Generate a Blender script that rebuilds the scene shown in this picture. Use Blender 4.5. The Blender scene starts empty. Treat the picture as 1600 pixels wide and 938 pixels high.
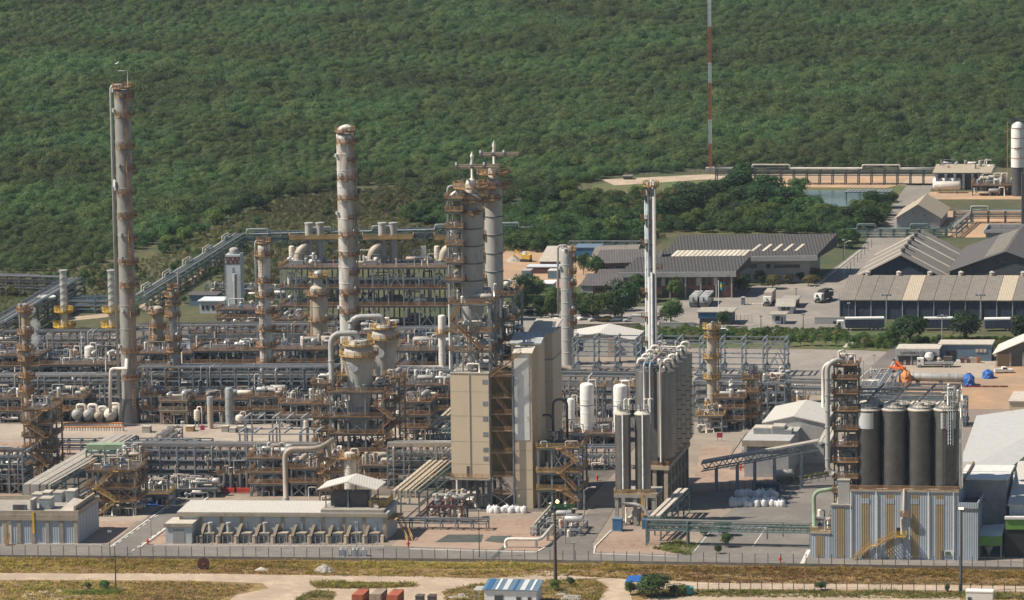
import bpy, math, random
import numpy as np
from mathutils import Vector, Matrix
R = math.radians
S = bpy.context.scene
COL = S.collection
FPX, CX, CY = 7500.0, 800.0, 469.0
PITCH, ROLL, CAMH = R(9.0), R(0.75), 223.0
_F = Vector((0, math.cos(PITCH), -math.sin(PITCH)))
_U0 = Vector((0, math.sin(PITCH), math.cos(PITCH)))
_R = Vector((1, 0, 0)) * math.cos(ROLL) - _U0 * math.sin(ROLL)
_U = _U0 * math.cos(ROLL) + Vector((1, 0, 0)) * math.sin(ROLL)
CAM = Vector((0, 0, CAMH))
cd = bpy.data.cameras.new('camera')
cam = bpy.data.objects.new('camera', cd)
COL.objects.link(cam)
cd.sensor_width = 36.0
cd.lens = FPX / 1600 * 36
cd.clip_start, cd.clip_end = 5, 20000
cam.matrix_world = Matrix(((_R.x, _U.x, -_F.x, 0), (_R.y, _U.y, -_F.y, 0), (_R.z, _U.z, -_F.z, CAMH), (0, 0, 0, 1)))
S.camera = cam
SUN_DIR = Vector((-0.63, -0.12, 0.765)).normalized()      # towards the sun: left, a touch in front of the plant
el = math.asin(SUN_DIR.z)
az = math.atan2(SUN_DIR.x, SUN_DIR.y)
w = bpy.data.worlds.new('World'); S.world = w; w.use_nodes = True
nt = w.node_tree
sky = nt.nodes.new('ShaderNodeTexSky'); sky.sky_type = 'NISHITA'; sky.sun_disc = False
sky.sun_elevation = el; sky.sun_rotation = az; sky.air_density = 1.2; sky.dust_density = 0.5; sky.ozone_density = 2.0
nt.links.new(sky.outputs[0], nt.nodes['Background'].inputs[0])
nt.nodes['Background'].inputs[1].default_value = 0.055
sd = bpy.data.lights.new('sun', 'SUN'); sd.energy = 5.0; sd.angle = R(0.6); sd.color = (1.0, 0.91, 0.77)
sun = bpy.data.objects.new('sun', sd); COL.objects.link(sun)
sun.rotation_euler = SUN_DIR.to_track_quat('Z', 'Y').to_euler()
S.view_settings.view_transform = 'Standard'; S.view_settings.look = 'None'
S.view_settings.gamma = 1.0; S.view_settings.use_curve_mapping = False
S.view_settings.exposure = 0.36
S.cycles.max_bounces = 5; S.cycles.diffuse_bounces = 3; S.cycles.glossy_bounces = 2
S.cycles.transmission_bounces = 3; S.cycles.volume_bounces = 0; S.cycles.transparent_max_bounces = 6
try:
 S.cycles.use_adaptive_sampling = True
except Exception:
 pass
def ray(px, py):
 return _F + _R * ((px - CX) / FPX) - _U * ((py - CY) / FPX)
def G(px, py, z=0.0):
 d = ray(px, py)
 t = (z - CAMH) / d.z
 p = CAM + d * t
 return Vector((p.x, p.y, z))
def proj(p):
 d = Vector(p) - CAM
 k = d.dot(_F)
 return CX + FPX * d.dot(_R) / k, CY - FPX * d.dot(_U) / k
def sc(p):
 return FPX / (Vector(p) - CAM).dot(_F)
def zt(p, py):
 """height above the ground point p that is seen at image row py"""
 d = Vector((p[0], p[1], 0)) - CAM
 v = py - CY
 return -(v * d.dot(_F) + FPX * d.dot(_U)) / (v * _F.z + FPX * _U.z)
def hdir(px):
 a = math.atan2((px - CX) / FPX, 1.0)
 return Vector((math.sin(a), math.cos(a), 0))
AY = hdir(2330)
AX = (G(900, 700.9) - G(800, 700)).normalized()
class Fr:
 def __init__(s, o, ax=None, ay=None):
  s.o = Vector(o); s.ax = ax or AX; s.ay = ay or AY
 def w(s, u, v, z=0.0):
  return s.o + s.ax * u + s.ay * v + Vector((0, 0, z))
def fr(px, py, z=0.0):
 return Fr(G(px, py, z))
def bfr(pl, pr):
 a, b = G(*pl), G(*pr)
 return Fr(a, (b - a).normalized()), (b - a).length
WORLD = Fr((0, 0, 0), Vector((1, 0, 0)), Vector((0, 1, 0)))
MATS = {}
def mat(name, col, rough=0.7, metal=0.0, var=0.25, scale=0.6, rust=0.0, rcol=(0.16, 0.075, 0.035), streak=False, ribs=None, bump=0.0, col2=None, scale2=None):
 m = bpy.data.materials.new(name); m.use_nodes = True
 n = m.node_tree.nodes; l = m.node_tree.links
 b = n['Principled BSDF']; b.inputs['Roughness'].default_value = rough; b.inputs['Metallic'].default_value = metal
 tc = n.new('ShaderNodeTexCoord')
 def noise(sx, sy, sz, sc_, det=4.0):
  mp = n.new('ShaderNodeMapping'); mp.inputs['Scale'].default_value = (sx, sy, sz)
  l.new(tc.outputs['Object'], mp.inputs[0])
  t = n.new('ShaderNodeTexNoise'); t.inputs['Scale'].default_value = sc_; t.inputs['Detail'].default_value = det
  t.inputs['Roughness'].default_value = 0.65
  l.new(mp.outputs[0], t.inputs['Vector'])
  return t.outputs['Fac']
 def ramp(fac, a, c):
  mr = n.new('ShaderNodeMapRange'); mr.inputs[1].default_value = a; mr.inputs[2].default_value = c
  l.new(fac, mr.inputs[0]); return mr.outputs[0]
 def mix(fac, A, B):
  x = n.new('ShaderNodeMix'); x.data_type = 'RGBA'
  if isinstance(fac, (int, float)): x.inputs[0].default_value = fac
  else: l.new(fac, x.inputs[0])
  for i, q in ((6, A), (7, B)):
   if isinstance(q, tuple): x.inputs[i].default_value = (q[0], q[1], q[2], 1)
   else: l.new(q, x.inputs[i])
  return x.outputs[2]
 lo = tuple(c * (1 - var) for c in col); hi = tuple(min(0.9, c * (1 + var)) for c in col)
 c = mix(ramp(noise(1, 1, 0.35 if streak else 1, scale), 0.3, 0.7), lo, hi)
 if col2:
  c = mix(ramp(noise(1, 1, 1, scale2 or scale * 0.3, 5), 0.42, 0.6), c, col2)
 if rust:
  c = mix(ramp(noise(1, 1, 0.16 if streak else 0.6, 0.55, 6), 0.62 - rust * 0.3, 0.78 - rust * 0.25), c, rcol)
 oi = n.new('ShaderNodeObjectInfo')
 hsv = n.new('ShaderNodeHueSaturation')
 mr = n.new('ShaderNodeMapRange'); mr.inputs[3].default_value = 0.86; mr.inputs[4].default_value = 1.12
 l.new(oi.outputs['Random'], mr.inputs[0]); l.new(mr.outputs[0], hsv.inputs['Value']); l.new(c, hsv.inputs['Color'])
 c = hsv.outputs[0]
 if ribs:
  ax, sp, amt = ribs
  wv = n.new('ShaderNodeTexWave'); wv.bands_direction = ax; wv.inputs['Scale'].default_value = 0.314 / sp * 1.0
  l.new(tc.outputs['Object'], wv.inputs['Vector'])
  bp = n.new('ShaderNodeBump'); bp.inputs['Strength'].default_value = amt; bp.inputs['Distance'].default_value = 0.12
  l.new(wv.outputs['Fac'], bp.inputs['Height']); l.new(bp.outputs[0], b.inputs['Normal'])
  c = mix(ramp(wv.outputs['Fac'], 0.0, 0.25), tuple(x * 0.8 for x in col), c)
 elif bump:
  bp = n.new('ShaderNodeBump'); bp.inputs['Strength'].default_value = bump; bp.inputs['Distance'].default_value = 0.3
  l.new(noise(1, 1, 1, 1.5, 5), bp.inputs['Height']); l.new(bp.outputs[0], b.inputs['Normal'])
 l.new(c, b.inputs['Base Color'])
 MATS[name] = m
 return m
mat('steel', (0.23, 0.26, 0.29), 0.6, 0.1, rust=0.12)
mat('darksteel', (0.085, 0.09, 0.10), 0.6, 0.1, rust=0.25)
mat('greensteel', (0.13, 0.19, 0.19), 0.6, 0.1, rust=0.1)
mat('palesteel', (0.38, 0.40, 0.41), 0.55, 0.2, rust=0.1)
mat('alu', (0.60, 0.59, 0.56), 0.42, 0.45, var=0.18, rust=0.1, rcol=(0.3, 0.24, 0.18))
mat('paleinsul', (0.60, 0.58, 0.54), 0.5, 0.2, var=0.15, rust=0.38, rcol=(0.26, 0.14, 0.08), streak=True)
mat('insul', (0.35, 0.335, 0.315), 0.6, 0.15, var=0.14, rust=0.12, rcol=(0.2, 0.15, 0.11), streak=True)
mat('greyinsul', (0.40, 0.395, 0.38), 0.6, 0.1, var=0.12, rust=0.08, streak=True)
mat('tan', (0.44, 0.375, 0.30), 0.6, 0.05, var=0.18, rust=0.15, streak=True)
mat('rustytan', (0.33, 0.265, 0.205), 0.7, 0.0, var=0.3, rust=0.35)
mat('pipe_white', (0.74, 0.68, 0.60), 0.45, 0.1, var=0.12, rust=0.12, rcol=(0.35, 0.25, 0.17))
mat('white', (0.74, 0.73, 0.70), 0.5, 0.0, var=0.08, rust=0.1, rcol=(0.4, 0.32, 0.25))
mat('brown', (0.33, 0.195, 0.10), 0.75, 0.0, var=0.4, rust=0.2)
mat('yellow', (0.46, 0.30, 0.115), 0.7, 0.0, var=0.3, rust=0.3)
mat('brightyellow', (0.62, 0.40, 0.06), 0.6, 0.0, var=0.2, rust=0.1)
mat('beigewall', (0.50, 0.44, 0.355), 0.7, 0.0, var=0.06, ribs=('X', 0.45, 0.35))
mat('beige', (0.66, 0.54, 0.39), 0.7, 0.0, var=0.04, scale=0.25, rust=0.10, rcol=(0.52, 0.41, 0.28), streak=True)
mat('fin', (0.21, 0.175, 0.13), 0.9, 0.0, var=0.15)
mat('plinthgrey', (0.17, 0.155, 0.135), 0.9, 0.0, var=0.25)
mat('whitewall', (0.54, 0.58, 0.61), 0.65, 0.0, var=0.08, rust=0.08, rcol=(0.4, 0.34, 0.27))
mat('whiteclad', (0.36, 0.41, 0.47), 0.55, 0.0, var=0.06, ribs=('X', 0.5, 0.4))
mat('tanclad', (0.32, 0.245, 0.14), 0.6, 0.0, var=0.1, ribs=('X', 0.5, 0.4))
mat('greywall', (0.34, 0.345, 0.35), 0.8, 0.0, var=0.12, rust=0.1)
mat('palewall', (0.40, 0.395, 0.38), 0.8, 0.0, var=0.1, rust=0.1)
mat('bluewall', (0.13, 0.20, 0.27), 0.7, 0.0, var=0.12)
mat('navy', (0.035, 0.05, 0.085), 0.7, 0.0, var=0.15, ribs=('X', 0.6, 0.3))
mat('brick', (0.20, 0.10, 0.085), 0.85, 0.0, var=0.2)
mat('maroon', (0.12, 0.05, 0.05), 0.8, 0.0, var=0.2)
mat('hallroof', (0.50, 0.50, 0.485), 0.6, 0.0, var=0.06, rust=0.08, rcol=(0.4, 0.38, 0.34), streak=True)
mat('whiteroof', (0.58, 0.55, 0.50), 0.6, 0.0, var=0.07, ribs=('X', 0.6, 0.12), rust=0.12, rcol=(0.45, 0.39, 0.31))
mat('greyroof', (0.21, 0.185, 0.16), 0.8, 0.0, var=0.15, ribs=('X', 0.7, 0.3), rust=0.3, rcol=(0.14, 0.12, 0.105), streak=True)
mat('tileroof', (0.075, 0.07, 0.068), 0.85, 0.0, var=0.2, ribs=('X', 1.0, 1.0), rust=0.2, rcol=(0.08, 0.075, 0.07))
mat('cementroof', (0.33, 0.305, 0.265), 0.85, 0.0, var=0.14, rust=0.15, rcol=(0.16, 0.14, 0.12), streak=True)
mat('beigeroof', (0.44, 0.37, 0.28), 0.8, 0.0, var=0.1, ribs=('X', 0.7, 0.4))
mat('darkroof', (0.11, 0.10, 0.10), 0.8, 0.0, var=0.2, ribs=('X', 0.8, 0.5))
mat('skylight', (0.60, 0.54, 0.44), 0.6, 0.0, var=0.1)
mat('silo', (0.165, 0.16, 0.16), 0.42, 0.7, var=0.22, rust=0.15, rcol=(0.09, 0.075, 0.07), scale=0.35)
mat('silotop', (0.50, 0.45, 0.38), 0.7, 0.0, var=0.15)
mat('silopatch', (0.66, 0.68, 0.69), 0.45, 0.1, var=0.06)
mat('bincream', (0.26, 0.23, 0.205), 0.45, 0.6, var=0.2, rust=0.25, rcol=(0.24, 0.17, 0.13), streak=True)
mat('silobright', (0.25, 0.24, 0.235), 0.4, 0.75, var=0.2, rust=0.2, rcol=(0.2, 0.13, 0.11), streak=True)
mat('glass', (0.03, 0.04, 0.05), 0.15, 0.0, var=0.1)
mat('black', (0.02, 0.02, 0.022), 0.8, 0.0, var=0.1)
mat('rubber', (0.025, 0.025, 0.027), 0.9, 0.0, var=0.1)
mat('red', (0.50, 0.05, 0.03), 0.6, 0.0, var=0.15)
mat('redpaint', (0.38, 0.10, 0.05), 0.65, 0.0, var=0.2, rust=0.25)
mat('orange', (0.75, 0.16, 0.03), 0.6, 0.0, var=0.15)
mat('orangetarp', (0.60, 0.24, 0.08), 0.7, 0.0, var=0.2, bump=0.6)
mat('bluetarp', (0.02, 0.12, 0.42), 0.5, 0.0, var=0.3, bump=0.8)
mat('blue', (0.035, 0.13, 0.28), 0.5, 0.0, var=0.15)
mat('bluepump', (0.03, 0.16, 0.30), 0.5, 0.0, var=0.2)
mat('darkblue', (0.02, 0.03, 0.075), 0.6, 0.0, var=0.2)
mat('teal', (0.05, 0.28, 0.30), 0.6, 0.0, var=0.2)
mat('green', (0.03, 0.10, 0.035), 0.7, 0.0, var=0.2, rust=0.1)
mat('limegreen', (0.12, 0.26, 0.05), 0.6, 0.0, var=0.12)
mat('magenta', (0.30, 0.03, 0.07), 0.6, 0.0)
mat('bag', (0.74, 0.73, 0.72), 0.8, 0.0, var=0.12, bump=0.5)
mat('pilegravel', (0.36, 0.33, 0.29), 0.95, 0.0, var=0.3, scale=2.0, bump=0.8)
mat('concrete', (0.36, 0.335, 0.30), 0.9, 0.0, var=0.15, rust=0.15, rcol=(0.2, 0.17, 0.14))
mat('concretebeige', (0.36, 0.305, 0.235), 0.9, 0.0, var=0.15, rust=0.15, rcol=(0.2, 0.15, 0.1))
mat('wood', (0.10, 0.075, 0.055), 0.9, 0.0, var=0.25)
mat('linepaint', (0.62, 0.58, 0.52), 0.8, 0.0, var=0.2)
mat('greenpaint', (0.25, 0.33, 0.22), 0.8, 0.0, var=0.2)
mat('g_meadow', (0.085, 0.08, 0.035), 0.95, var=0.4, scale=0.3, col2=(0.05, 0.068, 0.024), scale2=0.03, bump=0.3)
mat('g_process_shaded', (0.10, 0.09, 0.08), 0.95, var=0.3, scale=0.3, col2=(0.17, 0.135, 0.11), scale2=0.06, rust=0.2, rcol=(0.08, 0.075, 0.07))  # stained concrete, base colour darkened to stand in for shade among the racks
mat('g_yard', (0.31, 0.25, 0.195), 0.95, var=0.2, scale=0.25, col2=(0.235, 0.195, 0.165), scale2=0.03, rust=0.1, rcol=(0.22, 0.18, 0.15))
mat('g_redgravel', (0.29, 0.20, 0.15), 0.95, var=0.3, scale=0.7, col2=(0.35, 0.255, 0.195), scale2=0.08, bump=0.5)
mat('g_asphalt', (0.20, 0.18, 0.16), 0.95, var=0.16, scale=0.3, col2=(0.155, 0.142, 0.13), scale2=0.05, rust=0.22, rcol=(0.115, 0.105, 0.097))
mat('g_paving', (0.37, 0.31, 0.25), 0.95, var=0.13, scale=0.15, col2=(0.30, 0.25, 0.205), scale2=0.06, rust=0.2, rcol=(0.235, 0.20, 0.165))
mat('g_lot', (0.30, 0.265, 0.23), 0.95, var=0.15, scale=0.15, col2=(0.225, 0.205, 0.185), scale2=0.025, rust=0.2, rcol=(0.18, 0.165, 0.15))
mat('g_dirt', (0.43, 0.335, 0.245), 0.95, var=0.2, scale=0.5, col2=(0.35, 0.27, 0.20), scale2=0.12, bump=0.4)
mat('g_orange', (0.46, 0.29, 0.17), 0.95, var=0.2, scale=0.1, col2=(0.36, 0.25, 0.17), scale2=0.06, bump=0.3)
mat('g_field', (0.24, 0.165, 0.065), 0.95, var=0.35, scale=0.5, col2=(0.20, 0.12, 0.055), scale2=0.11, bump=0.5)
mat('g_lawn', (0.075, 0.105, 0.03), 0.95, var=0.35, scale=0.4, col2=(0.125, 0.11, 0.045), scale2=0.06)
mat('g_pond', (0.10, 0.155, 0.16), 0.12, var=0.1, scale=0.05)
mat('g_pad', (0.075, 0.085, 0.075), 0.9, var=0.2, scale=0.3)
def leafmat(name, a, b_, c_, sat=1.0):
 m = bpy.data.materials.new(name); m.use_nodes = True
 n = m.node_tree.nodes; l = m.node_tree.links
 b = n['Principled BSDF']; b.inputs['Roughness'].default_value = 0.6
 b.inputs['Specular IOR Level'].default_value = 0.25
 oi = n.new('ShaderNodeObjectInfo')
 cr = n.new('ShaderNodeValToRGB')
 e = cr.color_ramp.elements
 e[0].position = 0.0; e[0].color = (*a, 1); e[1].position = 1.0; e[1].color = (*c_, 1)
 k = cr.color_ramp.elements.new(0.55); k.color = (*b_, 1)
 l.new(oi.outputs['Random'], cr.inputs[0])
 geo = n.new('ShaderNodeNewGeometry')
 no = n.new('ShaderNodeTexNoise'); no.inputs['Scale'].default_value = 0.55; no.inputs['Detail'].default_value = 2
 l.new(geo.outputs['Position'], no.inputs['Vector'])
 no2 = n.new('ShaderNodeTexNoise'); no2.inputs['Scale'].default_value = 0.012; no2.inputs['Detail'].default_value = 3
 l.new(geo.outputs['Position'], no2.inputs['Vector'])
 mr = n.new('ShaderNodeMapRange'); mr.inputs[1].default_value = 0.3; mr.inputs[2].default_value = 0.7
 mr.inputs[3].default_value = 0.6; mr.inputs[4].default_value = 1.45
 l.new(no.outputs['Fac'], mr.inputs[0])
 mr2 = n.new('ShaderNodeMapRange'); mr2.inputs[1].default_value = 0.35; mr2.inputs[2].default_value = 0.65
 mr2.inputs[3].default_value = 0.485; mr2.inputs[4].default_value = 0.525
 l.new(no2.outputs['Fac'], mr2.inputs[0])
 mr3 = n.new('ShaderNodeMapRange'); mr3.inputs[1].default_value = 0.35; mr3.inputs[2].default_value = 0.65
 mr3.inputs[3].default_value = 0.72; mr3.inputs[4].default_value = 1.3
 l.new(no2.outputs['Fac'], mr3.inputs[0])
 mm = n.new('ShaderNodeMath'); mm.operation = 'MULTIPLY'; l.new(mr.outputs[0], mm.inputs[0]); l.new(mr3.outputs[0], mm.inputs[1])
 h = n.new('ShaderNodeHueSaturation'); l.new(cr.outputs[0], h.inputs['Color']); l.new(mm.outputs[0], h.inputs['Value'])
 l.new(mr2.outputs[0], h.inputs['Hue']); h.inputs['Saturation'].default_value = sat
 l.new(h.outputs[0], b.inputs['Base Color'])
 tr = n.new('ShaderNodeBsdfTranslucent'); l.new(h.outputs[0], tr.inputs[0]); ms = n.new('ShaderNodeMixShader'); ms.inputs[0].default_value = 0.45
 l.new(b.outputs[0], ms.inputs[1]); l.new(tr.outputs[0], ms.inputs[2]); l.new(ms.outputs[0], n['Material Output'].inputs['Surface'])
 MATS[name] = m
leafmat('leaf_forest', (0.074, 0.124, 0.046), (0.098, 0.152, 0.052), (0.138, 0.172, 0.060))
leafmat('leaf_mid', (0.050, 0.100, 0.030), (0.070, 0.125, 0.034), (0.095, 0.14, 0.042))
leafmat('leaf_olive', (0.085, 0.11, 0.04), (0.14, 0.135, 0.055), (0.19, 0.155, 0.07))
leafmat('leaf_dark', (0.030, 0.065, 0.022), (0.040, 0.080, 0.026), (0.055, 0.095, 0.030))
leafmat('leaf_light', (0.080, 0.135, 0.028), (0.100, 0.150, 0.030), (0.13, 0.16, 0.04))
leafmat('leaf_brown', (0.12, 0.11, 0.05), (0.14, 0.12, 0.055), (0.11, 0.12, 0.045))
leafmat('leaf_dry', (0.34, 0.23, 0.05), (0.40, 0.28, 0.06), (0.27, 0.22, 0.06))
LABELS = {}
def tag(o, label, cat, group=None):
 o['label'] = label; o['category'] = cat
 if group: o['group'] = group
 if label in LABELS and LABELS[label] != group: print('DUPLABEL', label)
 if label in LABELS and not group: print('DUPLABEL', label)
 LABELS[label] = group
 return o
def thing(name, label, cat, loc, group=None):
 o = bpy.data.objects.new(name, None); COL.objects.link(o)
 o.empty_display_size = 0.5
 o.location = Vector(loc)
 return tag(o, label, cat, group)
class MB:
 def __init__(s, f=None):
  s.f = f or WORLD; s.v = []; s.q = []; s.sm = []
 def add(s, vs, fs, smooth=False):
  b = len(s.v); w_ = s.f.w
  s.v.extend(w_(*p) for p in vs)
  for f in fs:
   s.q.append(tuple(b + i for i in f)); s.sm.append(smooth)
  return s
 def box(s, x0, y0, z0, x1, y1, z1):
  return s.add([(x0, y0, z0), (x1, y0, z0), (x1, y1, z0), (x0, y1, z0), (x0, y0, z1), (x1, y0, z1), (x1, y1, z1), (x0, y1, z1)],
     [(0, 3, 2, 1), (4, 5, 6, 7), (0, 1, 5, 4), (1, 2, 6, 5), (2, 3, 7, 6), (3, 0, 4, 7)])
 def beam(s, p, q, wd, h=None):
  p = Vector(p); q = Vector(q); h = h or wd
  d = (q - p)
  if d.length < 1e-6: return s
  d.normalize()
  up = Vector((0, 0, 1)) if abs(d.z) < 0.95 else Vector((0, 1, 0))
  a = d.cross(up).normalized() * (wd / 2); b = a.cross(d).normalized() * (h / 2)
  vs = [p - a - b, p + a - b, p + a + b, p - a + b, q - a - b, q + a - b, q + a + b, q - a + b]
  return s.add([tuple(x) for x in vs], [(0, 1, 2, 3), (7, 6, 5, 4), (0, 4, 5, 1), (1, 5, 6, 2), (2, 6, 7, 3), (3, 7, 4, 0)])
 def tube(s, pts, r, n=8, bend=0.0):
  pts = [Vector(p) for p in pts]
  if bend:
   out = [pts[0]]
   for i in range(1, len(pts) - 1):
    a = (pts[i - 1] - pts[i]); c = (pts[i + 1] - pts[i])
    k = min(bend, a.length * 0.48, c.length * 0.48)
    a = pts[i] + a.normalized() * k; c = pts[i] + c.normalized() * k
    for t in (0, 0.25, 0.5, 0.75, 1.0):
     out.append(a * (1 - t) ** 2 + pts[i] * 2 * t * (1 - t) + c * t * t)
   out.append(pts[-1]); pts = out
  vs = []; fs = []
  prev = None
  for i, p in enumerate(pts):
   t = (pts[min(i + 1, len(pts) - 1)] - pts[max(i - 1, 0)]).normalized()
   if prev is None:
    a = t.cross(Vector((0, 0, 1)) if abs(t.z) < 0.9 else Vector((1, 0, 0))).normalized()
   else:
    a = (prev - t * prev.dot(t)).normalized()
   prev = a; b = t.cross(a)
   for k in range(n):
    an = 2 * math.pi * k / n
    vs.append(tuple(p + a * (math.cos(an) * r) + b * (math.sin(an) * r)))
  m = len(pts)
  for i in range(m - 1):
   for k in range(n):
    k2 = (k + 1) % n
    fs.append((i * n + k, i * n + k2, (i + 1) * n + k2, (i + 1) * n + k))
  s.add(vs, fs, True)
  b0 = len(s.v) - len(vs)
  s.q.append(tuple(b0 + k for k in range(n))); s.sm.append(False)
  s.q.append(tuple(b0 + (m - 1) * n + k for k in range(n))); s.sm.append(False)
  return s
 def lathe(s, x, y, prof, n=20, smooth=True, axis=None):
  """prof: (radius, height) pairs; axis None = vertical, 'x' / 'y' = lying along that axis from (x, y, z=prof zero)"""
  return s.revolve(prof, n, smooth, lambda r, h, a: (x + r * math.cos(a), y + r * math.sin(a), h))
 def revolve(s, prof, n, smooth, fn):
  """rings of the profile; sharp corners of the profile get a ring of their own on each side so shading stays crisp"""
  rings = [prof[0]]; cut = []
  for i in range(1, len(prof)):
   rings.append(prof[i])
   if i < len(prof) - 1:
    d0 = math.atan2(prof[i][1] - prof[i - 1][1], prof[i][0] - prof[i - 1][0]); d1 = math.atan2(prof[i + 1][1] - prof[i][1], prof[i + 1][0] - prof[i][0])
    da = abs((d1 - d0 + math.pi) % (2 * math.pi) - math.pi)
    if da > 0.6: cut.append(len(rings) - 1); rings.append(prof[i])
  vs = []; fs = []
  for (r, h) in rings:
   for k in range(n): vs.append(fn(r, h, 2 * math.pi * k / n))
  m = len(rings)
  for i in range(m - 1):
   if i in cut: continue
   for k in range(n):
    k2 = (k + 1) % n
    fs.append((i * n + k, i * n + k2, (i + 1) * n + k2, (i + 1) * n + k))
  s.add(vs, fs, smooth)
  vs2 = [fn(prof[0][0], prof[0][1], 2 * math.pi * k / n) for k in range(n)] + [fn(prof[-1][0], prof[-1][1], 2 * math.pi * k / n) for k in range(n)]
  return s.add(vs2, [tuple(range(n)), tuple(range(n, 2 * n))], False)
 def spin(s, p, q, prof, n=14):
  """revolve prof (radius, t along p->q in metres) round the line p->q"""
  p = Vector(p); q = Vector(q); d = (q - p).normalized()
  a = d.cross(Vector((0, 0, 1)) if abs(d.z) < 0.9 else Vector((1, 0, 0))).normalized(); b = d.cross(a)
  def fn(r, t, an): return tuple(p + d * t + a * (r * math.cos(an)) + b * (r * math.sin(an)))
  return s.revolve(prof, n, True, fn)
 def drum(s, p, q, r, n=14):
  L = (Vector(q) - Vector(p)).length; e = r * 0.5
  return s.spin(p, q, [(0.02 * r, -e), (r * 0.55, -e * 0.85), (r * 0.88, -e * 0.4), (r, 0), (r, L), (r * 0.88, L + e * 0.4), (r * 0.55, L + e * 0.85), (0.02 * r, L + e)], n)
 def prism(s, poly, z0, z1):
  n = len(poly)
  vs = [(p[0], p[1], z0) for p in poly] + [(p[0], p[1], z1) for p in poly]
  return s.add(vs, [tuple(range(n - 1, -1, -1)), tuple(range(n, 2 * n))] + [(i, (i + 1) % n, n + (i + 1) % n, n + i) for i in range(n)])
 def vprism(s, prof, y0, y1):
  """profile in (x, z) swept along y"""
  n = len(prof)
  vs = [(p[0], y0, p[1]) for p in prof] + [(p[0], y1, p[1]) for p in prof]
  return s.add(vs, [tuple(range(n)), tuple(range(2 * n - 1, n - 1, -1))] + [(i, n + i, n + (i + 1) % n, (i + 1) % n) for i in range(n)])
 def xprism(s, prof, x0, x1):
  n = len(prof)
  vs = [(x0, p[0], p[1]) for p in prof] + [(x1, p[0], p[1]) for p in prof]
  return s.add(vs, [tuple(range(n)), tuple(range(2 * n - 1, n - 1, -1))] + [(i, n + i, n + (i + 1) % n, (i + 1) % n) for i in range(n)])
 def build(s, name, material, parent=None, off=None):
  me = bpy.data.meshes.new(name)
  o = off if off is not None else Vector((0, 0, 0))
  p = parent
  while p is not None:
   o = o + Vector(p.location); p = p.parent
  me.from_pydata([tuple(v - o) for v in s.v], [], s.q)
  if any(s.sm): me.polygons.foreach_set('use_smooth', s.sm)
  me.materials.append(MATS[material] if isinstance(material, str) else material)
  ob = bpy.data.objects.new(name, me); COL.objects.link(ob)
  if parent is not None: ob.parent = parent
  elif off is not None: ob.location = off
  return ob
def structure_sheet(name, polypx, z, material, kind='structure'):
 vs = [G(x, y) for x, y in polypx]
 me = bpy.data.meshes.new(name)
 from mathutils.geometry import tessellate_polygon
 pts = [Vector((v.x, v.y, z)) for v in vs]
 tri = tessellate_polygon([pts])
 me.from_pydata([tuple(p) for p in pts], [], [tuple(t) for t in tri])
 for p in me.polygons:
  pass
 me.materials.append(MATS[material])
 me.calc_loop_triangles()
 if len(me.polygons) and me.polygons[0].normal.z < 0: me.flip_normals()
 o = bpy.data.objects.new(name, me); COL.objects.link(o); o['kind'] = kind
 return o
def kids(o): return [c for c in bpy.data.objects if c.parent == o]
CHILD = {}
def copy_tree(o, loc, rz=None, label=None, cat=None, group=None, scale=None):
 c = o.copy(); COL.objects.link(c); c.location = loc
 if rz is not None: c.rotation_euler = (0, 0, rz)
 if scale is not None: c.scale = scale
 if label:
  for k in ('label', 'category', 'group'):
   if k in c: del c[k]
  tag(c, label, cat, group)
 if o.name not in CHILD: CHILD[o.name] = [(k, kids(k)) for k in kids(o)]
 for ch, gs in CHILD[o.name]:
  d = ch.copy(); COL.objects.link(d); d.parent = c
  for g in gs:
   e = g.copy(); COL.objects.link(e); e.parent = d
 return c
def text(name, body, p, ax, size, material, parent, nrm_up=False):
 """flat lettering standing upright, starting at p and running along ax"""
 cu = bpy.data.curves.new(name, 'FONT'); cu.body = body; cu.size = size; cu.extrude = 0.02
 t = bpy.data.objects.new(name, cu)
 me = bpy.data.meshes.new_from_object(t)
 bpy.data.objects.remove(t)
 me.materials.append(MATS[material])
 ob = bpy.data.objects.new(name, me); COL.objects.link(ob)
 x = Vector(ax).normalized(); z = Vector((0, 0, 1)); y = x.cross(z) * -1
 o = Vector((0, 0, 0)); q = parent
 while q is not None: o = o + Vector(q.location); q = q.parent
 n = x.cross(z)
 M = Matrix(((x.x, 0, n.x, 0), (x.y, 0, n.y, 0), (0, 1, 0, 0), (0, 0, 0, 1)))
 ob.matrix_local = Matrix.Translation(Vector(p) - o) @ M
 ob.parent = parent
 return ob
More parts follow.
